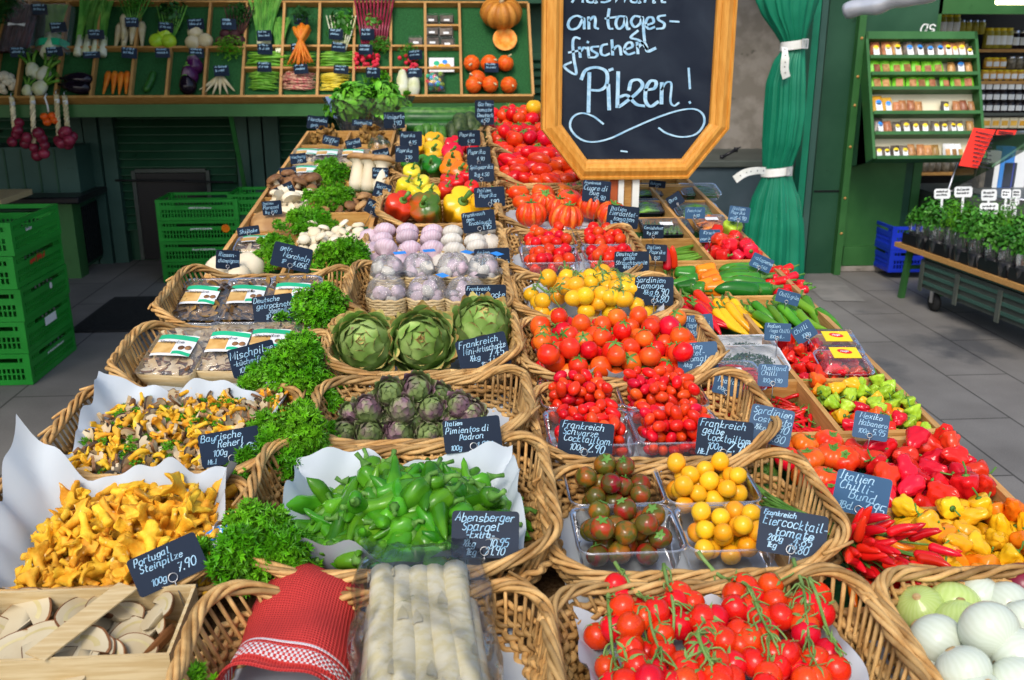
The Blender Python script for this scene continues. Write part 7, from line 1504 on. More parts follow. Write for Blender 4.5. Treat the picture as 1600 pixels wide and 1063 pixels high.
# ------------------------------------------------------------ asparagus, bag, towel
sheet(-.27, .085, .79, 1.055, 'white paper under the asparagus bag', z=.030, seed=18)
ASP = []
for i in range(3):
    mb = MB(); k = 16; P = [(.003 * math.sin(t * 4 + i), .30 * (t - .5), .002 * math.sin(t * 5 + i)) for t in np.linspace(0, 1, k)]
    mb.tube(P, [.0185 * (.55 + .45 * min(1, t * 3)) for t in np.linspace(0, 1, k)], 14)
    for j in range(9):
        a = j * 2.4 + i; y = -.13 + j * .032; mb.grid([[(.0188 * math.cos(a + s * w_) * (1 + .03 * (w_ > 0)), y + q * .026, .0188 * math.sin(a + s * w_)) for s in (-1, 0, 1)] for q, w_ in ((0, .4), (.5, .33), (1, .03))], 0, -.9)
    ASP.append(('asparagus_spear', mb.build('asparagus_spear', M['asparagus']), []))
au0, _, _ = T(577, 960, .09); au1, _, _ = T(750, 960, .09); av = T(660, 895, .09)[1]
for i in range(11):
    top = i >= 6; f = (i + .5) / 6 if not top else (i - 6 + 1) / 6
    place(ASP[i % 3], MT(au0 + (au1 - au0) * f, av - .155 + rng.uniform(-.006, .006), .072 + (.027 if top else 0), .05 + rng.uniform(-.04, .04), 0, rng.uniform(0, 6), .92), 'thick white asparagus spear inside the plastic bag', 'asparagus', 'asparagus spears in the bag')
bg_ = MB(); cu, cv = (au0 + au1) / 2, av - .14; n = 46; X = []
gbag = random.Random(4)
for j, t in enumerate(np.linspace(0, 1, 34)):
    y = .19 - .37 * t; e = min(1, (t + .02) / .20) ** .6; row_ = []
    for i in range(n):
        a = 2 * math.pi * i / n; wx = .086 * (1 - .12 * (1 - e)); hz = .052 * e + .004
        cxx = math.copysign(abs(math.cos(a)) ** .7, math.cos(a)); szz = math.copysign(abs(math.sin(a)) ** .8, math.sin(a))
        row_.append((cxx * wx + .004 * math.sin(t * 23 + a * 2), y + .012 * math.sin(a * 3) * (1 - e), szz * hz * (1 if szz > 0 else .55) + .0035 * math.sin(a * 7 + t * 17) + .003 * math.sin(a * 13 - t * 31) + .028 * (1 - e) * (.5 + math.cos(a * 2) * .5)))
    X.append(row_ + row_[:1])
bg_.grid(X); build(bg_, 'plastic_bag', M['bag'], M=MT(cu, cv, .085, .04), label='clear wrinkled plastic bag round the white asparagus spears', cat='bag')
# towel: waffle cloth with a woven check border
def towel_mat():
    m = mat('red_waffle_cloth', (0.60, 0.028, 0.022), rough=0.85); t = m.node_tree; L = t.links; N = t.nodes; b = N['Principled BSDF']
    uv = N.new('ShaderNodeUVMap'); sp = N.new('ShaderNodeSeparateXYZ'); L.new(uv.outputs[0], sp.inputs[0])
    def f(op, a, bb=0.0, c=None):
        n = N.new('ShaderNodeMath'); n.operation = op
        for i, x in enumerate((a, bb) if c is None else (a, bb, c)):
            if isinstance(x, (int, float)): n.inputs[i].default_value = x
            else: L.new(x, n.inputs[i])
        return n.outputs[0]
    sx = f('ABSOLUTE', f('SINE', f('MULTIPLY', sp.outputs[0], math.pi * 42))); sy = f('ABSOLUTE', f('SINE', f('MULTIPLY', sp.outputs[1], math.pi * 62)))
    h = f('MULTIPLY', f('POWER', sx, .6), f('POWER', sy, .6))
    r = N.new('ShaderNodeValToRGB'); r.color_ramp.elements[0].color = (.66, .06, .05, 1); r.color_ramp.elements[1].color = (.36, .010, .010, 1); r.color_ramp.elements[0].position = .35; L.new(h, r.inputs[0])
    band = f('MULTIPLY', f('GREATER_THAN', sp.outputs[1], .115), f('LESS_THAN', sp.outputs[1], .185))
    ck = N.new('ShaderNodeTexChecker'); ck.inputs['Scale'].default_value = 1; mp = N.new('ShaderNodeMapping'); mp.inputs['Scale'].default_value = (46, 66, 1); L.new(uv.outputs[0], mp.inputs[0]); L.new(mp.outputs[0], ck.inputs['Vector'])
    ln1 = f('MULTIPLY', f('GREATER_THAN', sp.outputs[1], .205), f('LESS_THAN', sp.outputs[1], .218)); ln2 = f('MULTIPLY', f('GREATER_THAN', sp.outputs[1], .08), f('LESS_THAN', sp.outputs[1], .092))
    fac = f('MAXIMUM', f('MULTIPLY', band, ck.outputs['Fac']), f('MAXIMUM', ln1, ln2))
    mx = N.new('ShaderNodeMix'); mx.data_type = 'RGBA'; L.new(fac, mx.inputs['Factor']); L.new(r.outputs[0], mx.inputs[6]); mx.inputs[7].default_value = (.72, .66, .66, 1)
    L.new(mx.outputs[2], b.inputs['Base Color'])
    bn = N.new('ShaderNodeBump'); bn.inputs['Strength'].default_value = .8; bn.inputs['Distance'].default_value = .002; L.new(f('SUBTRACT', 1.0, h), bn.inputs['Height']); L.new(bn.outputs[0], b.inputs['Normal'])
    return m
tw_c = [np.array(T(x, y, .085)[:2]) for x, y in ((322, 1068), (532, 1078), (584, 892), (428, 862))]
nx_, ny_ = 60, 80; X = []; UV = []
for j in range(ny_):
    q = j / (ny_ - 1)
    for i in range(nx_):
        p = i / (nx_ - 1); b = tw_c[0] * (1 - p) * (1 - q) + tw_c[1] * p * (1 - q) + tw_c[2] * p * q + tw_c[3] * (1 - p) * q
        ex = abs(2 * p - 1); ey = max(0, (q - .72) / .28); hh = (1 - ex ** 3.2) ** .6 * (1 - ey ** 2.6) ** .5
        z = .045 + .060 * hh + .003 * math.sin(p * 9 + q * 5) * hh + .003 * math.sin(q * 14 - p * 4) * hh + .010 * math.exp(-((q - .02) / .05) ** 2) - .008 * math.exp(-((q - .06 - .03 * math.sin(p * 3)) / .03) ** 2)
        b = b + np.array([.006 * math.sin(q * 7), .008 * math.sin(p * 6.3)]) * (1 - hh * .5)
        X.append((b[0], b[1], z)); UV.append((p, q))
mb = MB(); mb.grid(np.array(X).reshape(ny_, nx_, 3)); me = mb.build('red_towel', towel_mat())
ul = me.uv_layers.new(name='UVMap'); li = np.empty(len(me.loops), np.int32); me.loops.foreach_get('vertex_index', li); ul.data.foreach_set('uv', np.array(UV, np.float32)[li].ravel())
node('red_towel', me, TM, None, 'red waffle towel with a white check border laid over the asparagus', 'towel')
# blue and white printed paper
mb = MB(); ka = T(292, 868, .09); kb = T(345, 845, .09); w_, d_ = abs(kb[0] - ka[0]) * 1.2, abs(kb[1] - ka[1]) * 1.6
for i in range(4):
    for j in range(3):
        x0, y0 = i * w_ / 4, j * d_ / 3; c = (x0 + w_ / 8, y0 + d_ / 6)
        dd = [(c[0], y0), (x0 + w_ / 4, c[1]), (c[0], y0 + d_ / 3), (x0, c[1])]
        mb.add([(x, y, .012 * (x / w_)) for x, y in dd], [(0, 1, 2, 3)], mi=1, smooth=False)
        for q in range(4):
            cor = [(x0 + w_ / 4, y0), (x0 + w_ / 4, y0 + d_ / 3), (x0, y0 + d_ / 3), (x0, y0)][q]
            mb.add([(x, y, .012 * (x / w_)) for x, y in (dd[q], cor, dd[(q + 1) % 4])], None, [(0, 1, 2)], mi=0, smooth=False)
build(mb, 'printed_paper', [M['label_white'], M['label_blue']], M=MT(ka[0], ka[1], .088, -.15, .25), label='paper with blue and white diamonds in the chanterelle basket', cat='paper')

# ------------------------------------------------------------ trays, boxes in the right crates
def tray(x, y, w, d, h, z, m, lab, fn, film=True, lbl=None):
    u, v, _ = T(x, y, z + h * .6); mb = punnet_mesh(w, d, h); o = build(mb, 'tray', M[m], M=MT(u, v, z, 0, .12), label=lab, cat='tray')
    fn(o, w, d, h)
    if film:
        X = [[(a * w * .5, b * d * .5, h + .002 + .005 * (1 - a ** 4) * (1 - b ** 4)) for a in np.linspace(-1, 1, 16)] for b in np.linspace(-1, 1, 16)]; f = MB(); f.grid(X); build(f, 'film', M['film'], parent=o)
    if lbl:
        f = MB(); f.add([(-.02, -.012, h + .009), (.02, -.012, h + .009), (.02, .012, h + .009), (-.02, .012, h + .009)], [(0, 1, 2, 3)], smooth=False); build(f, 'label', M[lbl], parent=o)
    return o
def herbs(o, w, d, h):
    mb = MB(); leaf_clump(mb, random.Random(3), (0, 0, h * .5), (w * .42, d * .4, h * .5), 420, .006); build(mb, 'herbs', M['leaf_d'], parent=o)
def sticks(m, r=.004, ang=0.0, n=26, name='beans'):
    def fn(o, w, d, h):
        mb = MB(); g = random.Random(5)
        for i in range(n):
            y = d * .42 * (2 * (i / n) - 1) ; a = ang + g.uniform(-.15, .15); l_ = w * .4 * g.uniform(.85, 1.05); z = h * g.uniform(.35, .95)
            if ang > .7: c = (w * .42 * (2 * i / n - 1), 0); l_ = d * .42
            else: c = (0, y)
            mb.tube([(c[0] - math.cos(a) * l_, c[1] - math.sin(a) * l_, z), (c[0], c[1] + .004, z + .004), (c[0] + math.cos(a) * l_, c[1] + math.sin(a) * l_, z)], [r * .5, r, r * .4], 6, 0, g.random())
        build(mb, name, M[m], parent=o)
    return fn
def chilis(o, w, d, h):
    g = random.Random(2)
    for i in range(30):
        node('chilli', CH_T[i % 3][1], Matrix.Translation((g.uniform(-.4, .4) * w, d * .42 * (i / 15 - 1), h * g.uniform(.4, .9))) @ Matrix.Rotation(g.uniform(-.3, .3), 4, 'Z') @ Matrix.Translation((-.03, 0, 0)) @ Matrix.Scale(1.2, 4), o)
tray(1165, 548, .13, .10, .025, .03, 'white_foam', 'white tray of green peppercorns behind another one', herbs)
tray(1170, 565, .14, .10, .025, .04, 'white_foam', 'white tray of green peppercorns behind the Chilli tags', herbs)
tray(1142, 592, .11, .10, .025, .05, 'clear', 'film wrapped tray of small red chillies', chilis, lbl='label_white')
tray(1040, 358, .15, .12, .025, .02, 'black_plastic', 'black tray of green beans under film', sticks('courgette', .005, 1.3, 22), lbl='label_white')
tray(1008, 325, .10, .12, .025, .02, 'black_plastic', 'black tray of mange tout behind the signpost', sticks('bean', .008, .2, 14))
tray(1008, 300, .10, .12, .025, .02, 'black_plastic', 'far black tray of green vegetables behind the signpost', sticks('bean', .008, .2, 14))
tray(1092, 300, .13, .11, .03, .02, 'clear', 'clear box of green vegetables near the chalkboard corner', sticks('courgette', .007, .05, 14))
tray(1088, 330, .14, .11, .02, .02, 'clear', 'clear tray of slim courgettes with yellow tips', sticks('courgette', .009, .1, 12))
tray(1110, 352, .10, .10, .035, .02, 'clear', 'clear box with a pale label left of the round red peppers', sticks('carrot', .006, .3, 16), lbl='label_white')
sh_ = sticks('courgette', .006, .08, 22, 'okra_pods')
OK_ = [X_(chili('okra_pod', 'bean', .12, .0075, .03, i + 60, .08, .5, 6), .12) for i in range(2)]
row(OK_, [(1045, 392), (1052, 396), (1060, 390), (1048, 402), (1058, 404), (1068, 398), (1040, 405), (1062, 408)], .03, .1, 'slim green okra pod in a green lined cell', 'okra', 'okra pods', 1.2, .12, .0)
def clamshell(x, y, lab, z):
    u, v, _ = T(x, y, z + .04); w, d, h = .100, .085, .045
    o = build(punnet_mesh(w, d, h), 'clamshell_box', M['clear'], M=MT(u, v, z, -.06, .15), label=lab, cat='box')
    X = [[(a * w * .5 * (1 - .12 * 0), b * d * .5, h + .018 * min(1, (1 - abs(a)) * 5) * min(1, (1 - abs(b)) * 5) + .001) for a in np.linspace(-1, 1, 21)] for b in np.linspace(-1, 1, 21)]
    l_ = MB(); l_.grid(X); lid = build(l_, 'lid', M['clear'], parent=o)
    f = MB(); f.box(-.028, -.018, h + .0195, .028, .022, h + .0202); lb = build(f, 'label', M['label_yellow'], parent=o)
    e = MB(); e.lathe([(.015, 0), (.011, .0008), (0, .0009)], 16)
    for q in e.V: q[:, 1] *= .55
    lo_ = build(e, 'printed_chilli', M['label_red'], parent=lb, M=Matrix.Translation((0, .006, h + .0203)) @ Matrix.Rotation(-.3, 4, 'Z'))
    tm = MB(); write(tm, 'Naga', -.009, .003, .006, .0011, h + .0216); build(tm, 'lettering', M['label_white'], parent=lb)
    g = random.Random(int(x))
    for i in range(12): node('naga_chilli', H_NAGA[i % 3][1], Matrix.Translation((g.uniform(-.36, .36) * w, g.uniform(-.36, .36) * d, .018 + .012 * (i % 2))) @ rand_rot(g) @ Matrix.Scale(.85, 4), o)
clamshell(1303, 540, 'clear clamshell box of red chillies with a yellow label, rear one', .02)
clamshell(1316, 566, 'clear clamshell box of red chillies with a yellow label, front one', .022)
# ------------------------------------------------------------ chalk price tags
tr = random.Random(21)
def price_tag(cx, cy, w, h, roll, lines, hc, label, dim=False, back=None, illeg=0, plane=None, pin=True):
    """small blackboard with chalk writing, held by a wire clip; lines: (text, height share, x share, baseline share from the top)"""
    if plane is None:
        u, v, t = T(cx, cy, hc); p = Vector(_C + ray(cx, cy) * t)
    else: t = plane / ray(cx, cy)[1]; p = Vector(_C + ray(cx, cy) * t)
    k = t / F_PX; W_, H_ = w * k, h * k
    z = (Vector(_C) - p).normalized(); z = (z + Vector((tr.uniform(-.10, .10), 0, tr.uniform(-.05, .10)))).normalized()
    x = Vector((0, 0, 1)).cross(z).normalized(); y = z.cross(x)
    M_ = Matrix((x.to_4d(), y.to_4d(), z.to_4d(), Vector((0, 0, 0, 1)))).transposed(); M_.translation = p; M_ = M_ @ Matrix.Rotation(R(roll), 4, 'Z')
    rc = min(W_, H_) * .09; out = []
    for sx, sy, a0 in ((1, 1, 0), (-1, 1, 1), (-1, -1, 2), (1, -1, 3)):
        for q in np.linspace(0, math.pi / 2, 5): out.append((sx * (W_ / 2 - rc) + rc * math.cos(q + a0 * math.pi / 2), sy * (H_ / 2 - rc) + rc * math.sin(q + a0 * math.pi / 2)))
    mb = MB(); mb.poly_prism(out, -.0018, 0, 0, 0, 1)
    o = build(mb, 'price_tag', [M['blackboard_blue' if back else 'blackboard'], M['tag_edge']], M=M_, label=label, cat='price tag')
    tx = MB(); sc_ = H_
    if illeg:
        for i in range(illeg): scribble(tx, -W_ * .38, W_ * tr.uniform(.15, .4), H_ * (.30 - .72 * i / max(illeg, 1)), H_ * .5 / illeg, H_ * .032, tr)
    for s, size, fx, fy in lines:
        sz = size * H_; x0 = -W_ / 2 + fx * W_; avail = W_ * .97 - fx * W_; tw_ = text_width(s) * sz / 9.0 + .22 * sz
        kx = min(1.0, avail / max(tw_, 1e-6)); q = MB(); write(q, s, 0, 0, sz, max(sz * .085, H_ * .015), 0, .25, tr)
        if q.n: tx.merge(q, np.array(Matrix.Translation((x0, H_ / 2 - fy * H_, 0)) @ Matrix.Diagonal((kx, 1, 1, 1))))
    if tx.n: build(tx, 'lettering', M['chalk_dim' if dim else 'chalk'], parent=o, M=Matrix.Translation((0, 0, .0006)))
    if pin and plane is None:
        cl = MB(); r_ = min(W_ * .07, .0056); by = -H_ * .36
        a = np.linspace(0, 2 * math.pi, 15)[:-1]; cl.tube(np.c_[r_ * np.cos(a), by + r_ * np.sin(a), np.full(14, .0022)], .0008, 5, closed=True)
        cl.tube([(0, by - r_, .0022), (0, -H_ / 2 - .002, .002), (.0, -H_ / 2 - .01, -.0), (-.002, -H_ / 2 - min(.07, max(.02, hc * .55)), -.006)], .0009, 5)
        build(cl, 'clip', M['wire'], parent=o)
    return o
L4 = lambda a, b, c=None, d=None: [q for q in (a, b, c, d) if q]
def lab(t, where): return 'black chalk tag reading %s %s' % (t, where)
TAGS = [
 (262, 882, 108, 62, 17, [('Portugal', .18, .08, .24), ('Steinpilze', .18, .12, .46), ('7.90', .22, .60, .80), ('100g', .16, .20, .86)], .125, lab('Portugal Steinpilze', 'tilted beside the chanterelles')),
 (360, 698, 92, 52, 4, [('Bayrische', .2, .04, .24), ('Reherl', .2, .30, .47), ('100g', .17, .20, .72), ('4.90', .24, .62, .72), ('Hk.I', .14, .10, .92)], .12, lab('Bayrische Reherl', 'in front of the chopped mushrooms')),
 (396, 561, 72, 46, 9, [('Mischpilze', .25, .03, .36), ('-küchenfertig-', .17, .06, .60), ('100g', .17, .14, .86)], .12, lab('Mischpilze', 'partly covered by parsley')),
 (427, 483, 62, 44, 5, [('Deutsche', .17, .04, .22), ('getrocknete', .18, .10, .44), ('Steinpilze', .2, .38, .64), ('1P', .17, .28, .86), ('10.-', .19, .72, .86)], .12, lab('Deutsche getrocknete Steinpilze', 'on the clear packs')),
 (456, 402, 60, 38, -17, [('getr.', .2, .18, .28), ('Morcheln', .22, .28, .55), ('1P', .17, .26, .82), ('4.05€', .2, .55, .84)], .12, lab('getr. Morcheln', 'tilted between the parsley bunches')),
 (758, 835, 106, 72, 1, [('Abensberger', .18, .05, .22), ('Spargel', .18, .16, .42), ('-Extra-', .15, .22, .58), ('½kg', .14, .18, .76), ('10.95', .17, .56, .76), ('1kg', .14, .22, .94), ('21.90', .17, .50, .94)], .125, lab('Abensberger Spargel', 'between the pimientos and the asparagus')),
 (738, 679, 90, 52, 4, [('Italien', .13, .04, .18), ('Pimientos di', .18, .04, .42), ('Padron', .18, .27, .64), ('100g', .15, .10, .92), ('1,98€', .18, .55, .93)], .13, lab('Italien Pimientos di Padron', 'before the small artichokes')),
 (755, 552, 80, 54, 12, [('Frankreich', .18, .06, .24), ('Mini-Artischocke', .18, .12, .45), ('½kg', .15, .22, .66), ('7.45', .2, .60, .66), ('1kg', .15, .40, .90), ('14.90', .2, .55, .90)], .13, lab('Frankreich Mini-Artischocke', 'leaning before the right big artichoke')),
 (759, 467, 64, 44, 1, [('Frankreich', .13, .04, .20), ('Artischocke', .22, .06, .46), ('-extra groß-', .14, .16, .65), ('St.', .14, .24, .88), ('4.95€', .22, .50, .88)], .13, lab('Frankreich Artischocke extra', 'in front of the garlic packs')),
 (769, 406, 56, 36, 2, [('Asien', .18, .07, .26), ('Knollen-', .2, .08, .50), ('knoblauch', .2, .2, .72), ('4.80', .24, .58, .96)], .12, lab('Asien Knollenknoblauch', 'at the right of the loose garlic')),
 (748, 346, 52, 32, 8, [('Frankreich', .17, .05, .22), ('gem.', .17, .14, .42), ('Knoblauch', .18, .20, .65), ('1.95', .24, .58, .92)], .135, lab('Frankreich Knoblauch 1.95', 'over the large yellow pepper')),
 (765, 308, 48, 31, 2, [('Italien', .17, .10, .24), ('Paprika', .2, .16, .50), ('1.90', .24, .50, .86)], .14, lab('Italien Paprika', 'right of the red pointed peppers')),
 (752, 270, 40, 28, 2, [('Spitzpaprika', .2, .06, .28), ('1kg 4.50', .2, .2, .7)], .15, lab('Spitzpaprika', 'in front of an orange pepper')),
 (748, 244, 37, 28, 2, [('Paprika', .22, .06, .38), ('4.90', .2, .4, .75)], .15, lab('Paprika', 'above the orange peppers')),
 (733, 216, 35, 24, 2, [('Paprika', .22, .08, .38), ('4.90', .2, .4, .80)], .16, lab('Paprika', 'in front of the avocados')),
 (636, 241, 37, 25, -1, [('Paprika', .22, .06, .38), ('3.90', .2, .4, .80)], .15, lab('Paprika', 'left of the yellow bell peppers')),
 (642, 217, 35, 23, -1, [('Paprika', .22, .06, .38), ('4.95', .24, .4, .85)], .16, lab('Paprika', 'in front of the mini cucumbers')),
 (616, 188, 33, 25, 0, [('Minigurke', .24, .05, .40), ('1.90', .26, .45, .80)], .17, lab('Minigurke', 'below the basil pots')),
 (915, 687, 86, 56, -2, [('Frankreich', .18, .06, .22), ('Schwarze', .18, .08, .40), ('Cocktailtom.', .19, .10, .58), ('100g', .17, .22, .82), ('2.90', .24, .54, .84)], .115, lab('Frankreich Schwarze Cocktailtom.', 'in front of the plum tomato punnets')),
 (1132, 686, 86, 60, -3, [('Frankreich', .18, .05, .22), ('gelbe', .18, .10, .40), ('Cocktailtom.', .19, .20, .58), ('100g', .17, .20, .80), ('2.95', .26, .56, .82), ('Hk.I', .14, .05, .95)], .12, lab('Frankreich gelbe Cocktailtom.', 'at the right of the plum tomato punnets')),
 (1238, 834, 104, 70, -4, [('Frankreich', .11, .06, .16), ('Eiercocktail-', .2, .06, .38), ('tomate', .2, .25, .58), ('200g', .13, .15, .72), ('4.85', .18, .52, .74), ('1kg', .13, .15, .88), ('19.80', .18, .45, .92)], .125, lab('Frankreich Eiercocktailtomate', 'beside the yellow cocktail tomatoes')),
 (1090, 559, 62, 48, 8, [('Italien', .18, .06, .22), ('Dattel-', .18, .08, .42), ('tomaten', .18, .24, .60), ('½kg', .14, .14, .78), ('7.90', .19, .52, .78), ('15.90', .19, .42, .95)], .12, lab('Italien Datteltomaten', 'at the right of the date tomatoes')),
 (1022, 455, 60, 45, 1, [('Sardinien', .18, .03, .20), ('Camone', .2, .05, .40), ('½kg', .16, .22, .62), ('6.90', .22, .52, .64), ('13.80', .22, .44, .88), ('Hk.I', .13, .03, .95)], .12, lab('Sardinien Camone', 'right of the yellow tomatoes')),
 (987, 410, 54, 34, 2, [('Deutsche', .17, .06, .20), ('gelbe', .17, .26, .38), ('Strauchtomate', .19, .04, .60), ('½kg 7.90', .17, .25, .78), ('15.80', .17, .45, .95)], .12, lab('Deutsche gelbe Strauchtomate', 'in front of the cherry tomato punnets')),
 (932, 299, 44, 33, -4, [('Frankreich', .12, .06, .18), ('Cuore di', .22, .04, .46), ('Bue', .2, .26, .68), ('6.90', .2, .5, .90)], .13, lab('Cuore di Bue', 'among the oxheart tomatoes')),
 (973, 339, 50, 34, -4, [('Italien', .18, .10, .24), ('Eierdattel-', .2, .08, .46), ('tomaten', .2, .22, .68), ('1kg 3.40', .2, .10, .92)], .13, lab('Italien Eierdatteltomaten', 'below the signpost')),
 (757, 176, 30, 38, 0, [('Garten-', .16, .16, .24), ('tomate', .15, .12, .46), ('Deutsch', .14, .12, .68), ('4.50', .15, .3, .90)], .17, lab('Gartentomate', 'standing left of the farthest tomatoes')),
 (1346, 773, 82, 65, -2, [('Italien', .2, .06, .22), ('Chilli-', .2, .08, .44), ('Bund', .2, .28, .64), ('1Bd.', .17, .12, .90), ('3.95', .26, .56, .90)], .12, lab('Italien Chilli-Bund', 'standing behind the bunch of chillies')),
 (1204, 665, 66, 58, -6, [('Sardinien', .18, .06, .22), ('Costoluto', .18, .08, .44), ('½kg', .14, .15, .66), ('6.90', .2, .54, .66), ('13.80', .2, .42, .92)], .12, lab('Sardinien Costoluto', 'above the ribbed tomatoes')),
 (1361, 666, 52, 42, -3, [('Mexiko', .2, .15, .24), ('Habanero', .2, .15, .50), ('100g', .16, .15, .80), ('5.95', .22, .56, .80)], .105, lab('Mexiko Habanero', 'between the mixed and the red habaneros')),
 (1208, 587, 46, 35, 1, [('Thailand', .2, .08, .26), ('Chilli', .2, .10, .50), ('100g 1.90', .18, .15, .82)], .11, lab('Thailand Chilli', 'behind the thin red chillies')),
 (1138, 602, 46, 32, -7, [('Thailand', .26, .1, .42), ('100g', .18, .15, .80)], .10, lab('Thailand', 'half hidden in the film wrapped chilli tray')),
 (1215, 519, 40, 28, 3, [('Indien', .2, .1, .26), ('Naga Chilli', .2, .2, .52), ('100g 4.-', .2, .2, .86)], .10, lab('Indien Naga Chilli', 'left of the diamond tilted one')),
 (1256, 519, 34, 28, 38, [('Chilli', .24, .1, .4), ('100g', .22, .3, .8)], .10, lab('Chilli', 'turned to a diamond beside the clamshell boxes')),
 (1231, 465, 36, 20, -10, [('Chilli grün', .3, .1, .5)], .09, lab('Chilli grün', 'lying tilted behind the long green chillies')),
 (1190, 411, 34, 22, -22, [('Jalapeno', .26, .08, .42), ('100g 1.40', .22, .15, .85)], .09, lab('Jalapeno', 'tilted between round and long peppers')),
 (1091, 510, 46, 36, 10, [('Italien', .2, .12, .26), ('Peperoni', .2, .1, .52), ('100g 1.90', .18, .1, .84)], .11, lab('Italien Peperoni', 'behind the hoop of the date tomato basket')),
 (1025, 395, 34, 26, -2, [('Italien', .2, .08, .28), ('Paprika', .22, .2, .56), ('1.60', .2, .4, .9)], .10, lab('Italien Paprika 1.60', 'left of the okra pods')),
 (1021, 362, 32, 22, 0, [('Keniabohne', .22, .05, .34), ('1kg 7.80', .2, .15, .7)], .10, lab('Keniabohne', 'in front of the black bean tray')),
 (1109, 369, 32, 20, 2, [('Kirsch-', .24, .2, .36), ('paprika 3.90', .22, .06, .8)], .09, lab('Kirschpaprika', 'in front of the round red peppers')),
 (1155, 335, 32, 24, -5, [('Italien', .2, .15, .24), ('Paprika', .2, .1, .50), ('süß 6.90', .22, .1, .86)], .13, lab('Italien Paprika 6.90', 'standing at the right edge of the stall')),
 (1086, 333, 31, 18, 3, [('Zucchini', .24, .1, .4), ('4.00', .26, .4, .86)], .10, lab('Zucchini', 'right of a tilted tag')),
 (1055, 313, 24, 20, 35, [('Okra', .26, .1, .5)], .08, lab('Okra', 'tilted in the far green vegetable cell')),
 (1027, 288, 26, 11, -4, [('Bohnen', .35, .1, .6)], .08, lab('Bohnen', 'below the corner of the big chalkboard')),
 (356, 406, 36, 30, -8, [('Riesen-', .2, .12, .34), ('champignon', .2, .1, .64)], .09, lab('Riesenchampignon', 'behind the round white mushrooms')),
 (388, 361, 34, 14, 6, [('Shiitake', .4, .1, .7)], .09, lab('Shiitake', 'behind the black mushroom tray')),
 (425, 325, 30, 22, 2, [('Italien', .18, .05, .26), ('Parasol', .24, .05, .56), ('1kg 3.90', .2, .1, .88)], .09, lab('Parasol', 'at the left edge by the tan cap')),
 (445, 298, 30, 20, 24, [('Shiitake', .26, .1, .5)], .08, lab('Shiitake', 'tilted before the brown shiitake caps')),
 (450, 271, 26, 18, 4, [('Shiitake', .26, .1, .5), ('2.90', .22, .4, .85)], .09, lab('Shiitake 2.90', 'upright at the left edge')),
 (466, 248, 25, 16, 4, [('Mischung', .28, .05, .45), ('2.95', .24, .4, .85)], .09, lab('Mischung', 'left of the wooden film trays')),
 (517, 220, 26, 14, -12, [('Pfiffer', .36, .1, .6)], .09, lab('Pfiffer', 'tilted before the far dried mushrooms')),
 (496, 192, 32, 20, -8, [('Morcheln', .28, .06, .4), ('getr.', .24, .2, .8)], .12, lab('Morcheln getr.', 'behind the farthest dried mushrooms')),
 (566, 192, 32, 10, -2, [('Steinpilze', .5, .1, .7)], .12, lab('Steinpilze', 'behind the right dried mushrooms')),
 (552, 225, 24, 15, 12, [('Morchel', .34, .1, .5)], .10, lab('Morchel', 'tilted left of the plastic bag')),
 (596, 243, 26, 20, 12, [('Kräuter', .28, .1, .5)], .09, lab('Kräuter', 'right of the clear green labelled pack')),
 (594, 271, 25, 18, -4, [('Kräuter-', .24, .08, .36), ('seitlinge', .24, .1, .75)], .10, lab('Kräuterseitlinge', 'beside the king oyster mushrooms')),
 (597, 298, 26, 24, -20, [('Seitling', .24, .1, .4), ('1kg', .22, .2, .8)], .10, lab('Seitling', 'tilted right of the king oysters')),
 (584, 325, 26, 22, -28, [('Pioppino', .24, .1, .45)], .09, lab('Pioppino', 'tilted before the small brown champignons'))]
bl = lambda a: a[0] > 1085 and (300 < a[1] < 640 or a[0] > 1300 or 1190 < a[0] < 1215)  # right-hand tags that get the board colour with painted sky reflection
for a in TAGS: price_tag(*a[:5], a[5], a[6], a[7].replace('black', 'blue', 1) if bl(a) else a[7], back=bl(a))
# ------------------------------------------------------------ vegetables on the sloping display
dr_ = random.Random(17)
def on(x, y, h, fn_or_proto, label, cat, group=None, rz=0.0, rx=0.0, ry=0.0, s=1.0):
    s *= 1 if 'pumpkin' in label or 'box' in label else 1.18; u, v, _ = SX(x, y, h); return place(fn_or_proto, MS_(u, v, h, rz, rx, ry, s), label, cat, group)
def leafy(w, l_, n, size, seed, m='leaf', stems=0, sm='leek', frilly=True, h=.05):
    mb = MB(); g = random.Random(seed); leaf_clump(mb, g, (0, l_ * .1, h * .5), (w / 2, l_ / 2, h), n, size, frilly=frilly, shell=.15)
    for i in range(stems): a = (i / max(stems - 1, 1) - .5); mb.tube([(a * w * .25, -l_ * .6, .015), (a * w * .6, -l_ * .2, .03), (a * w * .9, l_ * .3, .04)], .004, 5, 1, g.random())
    return mb.build('leaves', [M[m], M[sm]])
